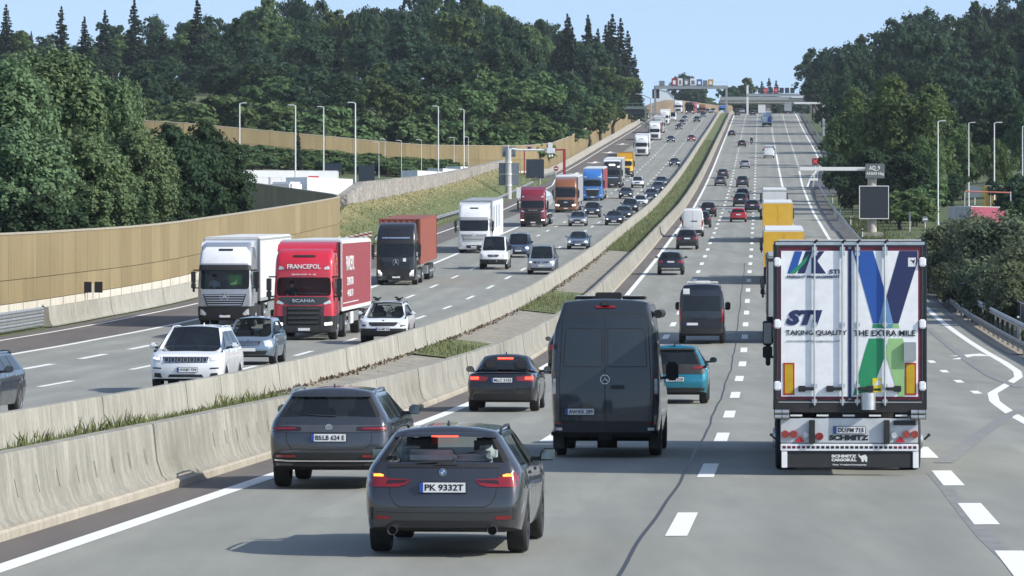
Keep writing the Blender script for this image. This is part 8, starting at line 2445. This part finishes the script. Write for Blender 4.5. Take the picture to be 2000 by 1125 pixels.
# ---- gantry across the left carriageway near the crest
D = 1400.0; b = base_at(1279, D, float(RZ(D))); t = empty("sign_gantry", b); q_ = lambda px, py: ((px - 1279) * D / F_PX, pzw(py, D) - b.z)
for px in (1279.5, 1419): m = MB(); m.bx(q_(px, 0)[0] - .35, q_(px, 0)[0] + .35, -.35, .35, -2, q_(0, 168)[1]); m.build("post", M_BEAM, t)
m = MB(); m.bx(q_(1279, 0)[0], q_(1421, 0)[0], -.6, .6, q_(0, 173.5)[1], q_(0, 167)[1]); m.build("beam", M_BEAM, t)
m = MB()
for px in np.arange(1279, 1422, 7.1): m.cyl((q_(px, 0)[0], -.6, q_(0, 167)[1]), (q_(px, 0)[0], -.6, q_(0, 160)[1]), .035, n=5)
m.tube([(q_(1279, 0)[0], -.6, q_(0, 160)[1]), (q_(1421, 0)[0], -.6, q_(0, 160)[1])], .04, 5); m.build("railing", M_POLE, t)
for x0, x1, y0, mat, lab in ((1287.5, 1298, 158, M_SIGNB, None), (1311.5, 1322, 153, M_SIGNR, 1), (1323.5, 1333, 153, M_SIGNW, 0), (1335.5, 1345, 154, M_SIGNB, 1), (1347.5, 1359, 153.5, M_SIGNW, 0), (1360.5, 1371, 155, M_SIGNBL, 1), (1372.5, 1381.5, 157, M_SIGNB, 0), (1382.5, 1393, 155, plain("sign_ochre", (.40, .25, .10), rough=.5), 1)):
 m = MB(); m.bx(q_(x0, 0)[0], q_(x1, 0)[0], -.75, -.62, q_(0, 167)[1], q_(0, y0)[1]); o = m.build("sign_plate", mat, t, bevel=.02)
 if lab is not None:
  m = MB(); m.bx(q_(x0 + 2.5, 0)[0], q_(x1 - 2.5, 0)[0], -.78, -.75, q_(0, 165)[1], q_(0, y0 + 4)[1]); m.build("sign_field", M_SIGNW if lab else M_SIGNB, o)
m = MB(); m.bx(q_(1274, 0)[0], q_(1288, 0)[0], .4, .55, q_(0, 192)[1], q_(0, 174)[1]); m.build("side_sign", M_SIGND, t)
tag(t, "grey sign gantry with a row of coloured plates over the oncoming lanes at the crest", "gantry")
# ---- bridge and panel gantry beyond the crest
D = 1660.0; zb = float(RZ(D)); b = Vector((pxw(1420, D), D, zb)); t = empty("overbridge", b); q_ = lambda px, py: ((px - 1420) * D / F_PX, pzw(py, D) - b.z)
m = MB(); m.bx(q_(1405, 0)[0], q_(1640, 0)[0], -4, 4, q_(0, 203)[1], q_(0, 196)[1]); m.build("deck", M_BARR, t, bevel=.1)
m = MB(); m.bx(q_(1405, 0)[0], q_(1640, 0)[0], -4.25, -3.9, q_(0, 197)[1], q_(0, 190)[1]); m.build("parapet", plain("parapet_grey", (.26, .28, .28), rough=.7, var=.1), t)
for px in (1412, 1500, 1586): m = MB(); m.bx(q_(px, 0)[0] - .8, q_(px, 0)[0] + .8, -3, 3, -3, q_(0, 203)[1]); m.build("pier", M_BARR, t)
m = MB(); m.prism([(q_(1590, 0)[0], q_(0, 203)[1]), (q_(1660, 0)[0], q_(0, 203)[1]), (q_(1660, 0)[0], -4), (q_(1575, 0)[0], -4)], lambda p: (p[0], -3.5, p[1]), lambda p: (p[0], 3.5, p[1])); m.build("abutment", M_BARR, t)
m = MB(); m.bx(q_(1544, 0)[0], q_(1578, 0)[0], -4.6, -4.3, q_(0, 192)[1], q_(0, 189)[1]); m.build("white_strip", M_SIGNW, t)
tag(t, "grey concrete overbridge crossing our carriageway beyond the crest", "bridge")
D = 1560.0; b = Vector((pxw(1460, D), D, float(RZ(D)))); t = empty("sign_gantry", b); q_ = lambda px, py: ((px - 1460) * D / F_PX, pzw(py, D) - b.z)
m = MB(); m.bx(-.35, .35, -.35, .35, -2, q_(0, 168)[1]); m.build("post", M_POLEW, t); m = MB(); m.bx(q_(1584, 0)[0], q_(1586, 0)[0], -.3, .3, -2, q_(0, 185)[1]); m.build("post", M_BEAM, t)
m = MB(); m.bx(0, q_(1586, 0)[0], -.5, .5, q_(0, 188)[1], q_(0, 183)[1]); m.build("beam", M_BEAM, t)
for i, px in enumerate((1484.5, 1495, 1505, 1515.5, 1526.5, 1537, 1547.5)):
 m = MB(); m.bx(q_(px - 4.2, 0)[0], q_(px + 4.2, 0)[0], -.75, -.5, q_(0, 182)[1], q_(0, 171.5)[1]); o = m.build("signal_panel", M_SIGNR if i in (1, 3) else M_VMS, t, bevel=.03)
 if i in (1, 3):
  m = MB()
  for s in (-1, 1): m.box(((q_(px, 0)[0]), -.78, q_(0, 176.5)[1]), (1.2, .02, .2), M=Matrix.Rotation(s * PI / 4, 3, 'Y'))
  m.build("red_cross", plain("red_cross_far", (.6, .2, .2), rough=.4, emit=(1, .2, .2), es=.2), o)
m = MB()
for px in np.arange(1462, 1586, 8): m.cyl((q_(px, 0)[0], .4, q_(0, 183)[1]), (q_(px, 0)[0], .4, q_(0, 176)[1]), .04, n=5)
m.build("railing", M_POLE, t); m = MB(); m.bx(q_(1561, 0)[0], q_(1572, 0)[0], -.1, .1, q_(0, 182)[1], q_(0, 177.5)[1]); m.build("sign_plate", M_SIGNB, t)
tag(t, "signal gantry with seven dark and red panels over our lanes beyond the crest", "gantry")
# mast with bent arm on the right
D = 1060.0; b = base_at(1609, D); t = empty("camera_mast", b); q_ = lambda px, py: ((px - 1609) * D / F_PX, pzw(py, D) - b.z)
m = MB(); m.bx(-.32, .32, -.3, .3, -1, q_(0, 203)[1]); m.build("mast", M_POLE, t, bevel=.05); m = MB(); m.bx(q_(1551, 0)[0], .3, -.2, .2, q_(0, 203)[1] - .05, q_(0, 199.5)[1]); m.build("cantilever_arm", M_POLEW, t, bevel=.05)
m = MB(); z_ = q_(0, 243)[1]; m.bx(-.9, .8, -.6, .6, z_, z_ + .06); m.tube([(-.9, -.6, z_), (-.9, -.6, z_ + 1.0), (.8, -.6, z_ + 1.0), (.8, -.6, z_)], .04, 5); m.build("platform", M_POLE, t)
tag(t, "tall mast with a straight white arm reaching over our lanes near the crest", "mast")
# side-road mouth with two delineators
mb = MB(); uvs = []
strip(mb, uvs, lambda d: redge(d) + .3, lambda d: redge(d) + float(np.interp(d, [585, 610, 650], [.6, 9, 14])), 585, 650, up=.05)
tag(mb.build("side_road", M_ASPH2, uv=uvs, smooth=0, recalc=False), kind='structure')
# ---- right lorry park
def parked_trailer(px, py_top, D, yaw, mat_end, mat_side, lab, L=12.0, cabin=None, H=4.0, zb=None):
 zt = pzw(py_top, D); b = Vector((pxw(px, D), D, zt - H)); t = empty("parked_lorry", b, (0, 0, yaw))
 m = MB(); m.bx(-1.25, 1.25, .03, L, 1.1, H - .06); m.build("cargo_box", mat_side, t, bevel=.02)
 m = MB(); m.bx(-1.25, 1.25, -.03, .025, 1.1, H - .05); o = m.build("rear_door", mat_end, t, bevel=.01)
 m = MB()
 for x in (-.6, .6): m.cyl((x, -.06, 1.1), (x, -.06, H - .1), .03, n=6)
 m.build("lock_rod", M_ALU, o)
 m = MB(); m.bx(-1.26, 1.26, -.04, L + .01, H - .055, H); m.build("roof", C_BOXW, t, bevel=.02)
 m = MB(); m.bx(-.5, .5, .2, L - .2, .8, 1.1); m.build("trailer_chassis", C_CHAS, t)
 for i in range(3):
  for s in (1, -1):
   o = link("wheel", wheel_meshes(.5, .38, False, True)[0], t); o.location = (s * 1.04, 2.2 + i * 1.3, .5)
 if cabin:
  m = MB(); m.bx(-1.22, 1.22, L + .7, L + 2.8, .5, 3.5); m.build("cab", cabin, t, bevel=.2); m = MB(); m.bx(-1.1, 1.1, L + 2.79, L + 2.83, 1.7, 2.6); m.build("windscreen", M_GLASS, t)
 tag(t, lab, "lorry", "lorries parked beside the motorway"); return t
parked_trailer(1875, 403, 385, -.75, plain("trailer_end_grey", (.36, .40, .44), rough=.5), plain("trailer_side_pink", (.30, .06, .10), rough=.5, var=.08), "parked trailer with a grey end and pink-red side among the bushes on the right", L=9)
parked_trailer(1946, 362, 455, -.25, plain("parked_ochre", (.50, .30, .05), rough=.5), plain("parked_ochre_side", (.42, .20, .05), rough=.5), "ochre-yellow parked lorry with a white roof behind the trailer on the right", L=8)
D = 392.0; b = base_at(1884, D, pzw(374, D) - 3.2); t = empty("height_bar", b); m = MB(); m.cyl((0, 0, 3.2), (4.1, 0, 3.1), .06, n=8); m.build("bar", plain("bar_red_white", (.50, .16, .12), rough=.5), t)
for x in (0, 4.1): m = MB(); m.cyl((x, 0, -.5), (x, 0, 3.2), .05, n=8); m.build("post", M_POLE, t)
tag(t, "thin red height bar above the parked trailer on the right", "barrier")
small_sign("road_sign", 1904, 363, 388, 415, "grey rounded sign back above the parked red trailer", 1.0, 1.05, M_SIGNB)
# ---- left lorry park
M_PW = plain("parked_white", (.70, .72, .73), rough=.45, var=.04, scale=1)
for px, yt, D, yaw, L, cab, lab in ((545, 347, 455, 1.85, 13, None, "white parked trailer peeping over the curved end of the tan wall"), (655, 334, 488, 1.85, 13.6, None, "long white parked trailer behind the others beside the curved wall"), (668, 350, 432, 2.6, 8, M_PW, "white parked box lorry with a red print at the end of the curved wall"),
           (800, 333, 600, -.5, 12, None, "white roof of a parked lorry over the rubble wall, left one"), (850, 329, 620, -.5, 12, None, "white roof of a parked lorry over the rubble wall, middle one"), (885, 325, 640, -.5, 10, None, "white roof of a parked lorry over the rubble wall, right one")):
 t = parked_trailer(px, yt, D, yaw, M_PW, M_PW, lab, L=L, cabin=cab)
 if px == 655:
  m = MB(); m.bx(1.255, 1.27, 2.2, 3.4, 2.3, 3.4); m.bx(-1.27, -1.255, 2.2, 3.4, 2.3, 3.4); m.build("print", C_TRED, t)
# sand heap and field beyond the crest, left of the gantry
m = MB(); n = 18
b = Vector((pxw(1300, 1620), 1620, float(RZ(1620))))
pts = [(1255, 208, 0), (1275, 201, 0), (1300, 195, 0), (1330, 196, 0), (1360, 200, 0), (1400, 205, 0), (1430, 206, 0)]
rings = [[Vector((pxw(px, 1620) - b.x, yy, (pzw(py, 1620) - b.z) * k + (-6 if k == 0 else 0))) for px, py, _ in pts] for yy, k in ((-14, 0), (-5, .8), (0, 1), (10, 1), (30, 0))]
m.loft(rings); o = m.build("sand_heap", plain("sand", (.28, .21, .13), rough=.95, var=.2, scale=.4), None, smooth=60); o.location = b
tag(o, "tan heap of earth beyond the crest left of the gantry", "earth heap")
# white roadside tent-like roof behind the gantry
t = empty("white_hall", Vector((pxw(1298, 1680), 1680, float(RZ(1680))))); zt = pzw(173, 1680) - float(RZ(1680))
m = MB(); m.prism([(-3.6, -2), (3.4, -2), (3.4, zt * .75), (1.5, zt * .9), (-3.6, zt)], lambda p: (p[0], -4, p[1]), lambda p: (p[0], 12, p[1])); m.build("hall_wall", plain("hall_white", (.62, .68, .72), rough=.5, var=.05), t)
m = MB(); m.prism([(-3.7, zt), (-3.7, zt + .15), (1.5, zt * .9 + .15), (3.5, zt * .75 + .15), (3.5, zt * .75), (1.5, zt * .9)], lambda p: (p[0], -4.2, p[1]), lambda p: (p[0], 12.2, p[1])); m.build("roof", M_SIGNW, t)
tag(t, "pale hall seen through the sign gantry at the crest", "building")
# ================================================================ summer haze over the valley
m, t_, b_ = nodes("haze_air"); t_.nodes.remove(b_)
pv = N(t_, "ShaderNodeVolumePrincipled"); pv.inputs["Color"].default_value = (.78, .87, 1, 1); pv.inputs["Density"].default_value = HAZE; pv.inputs["Anisotropy"].default_value = .2
t_.links.new(pv.outputs[0], t_.nodes["Material Output"].inputs["Volume"])
mb = MB(); mb.bx(-1100, 1300, -40, 6500, -60, 130)
tag(mb.build("haze", m, smooth=0), kind='stuff')
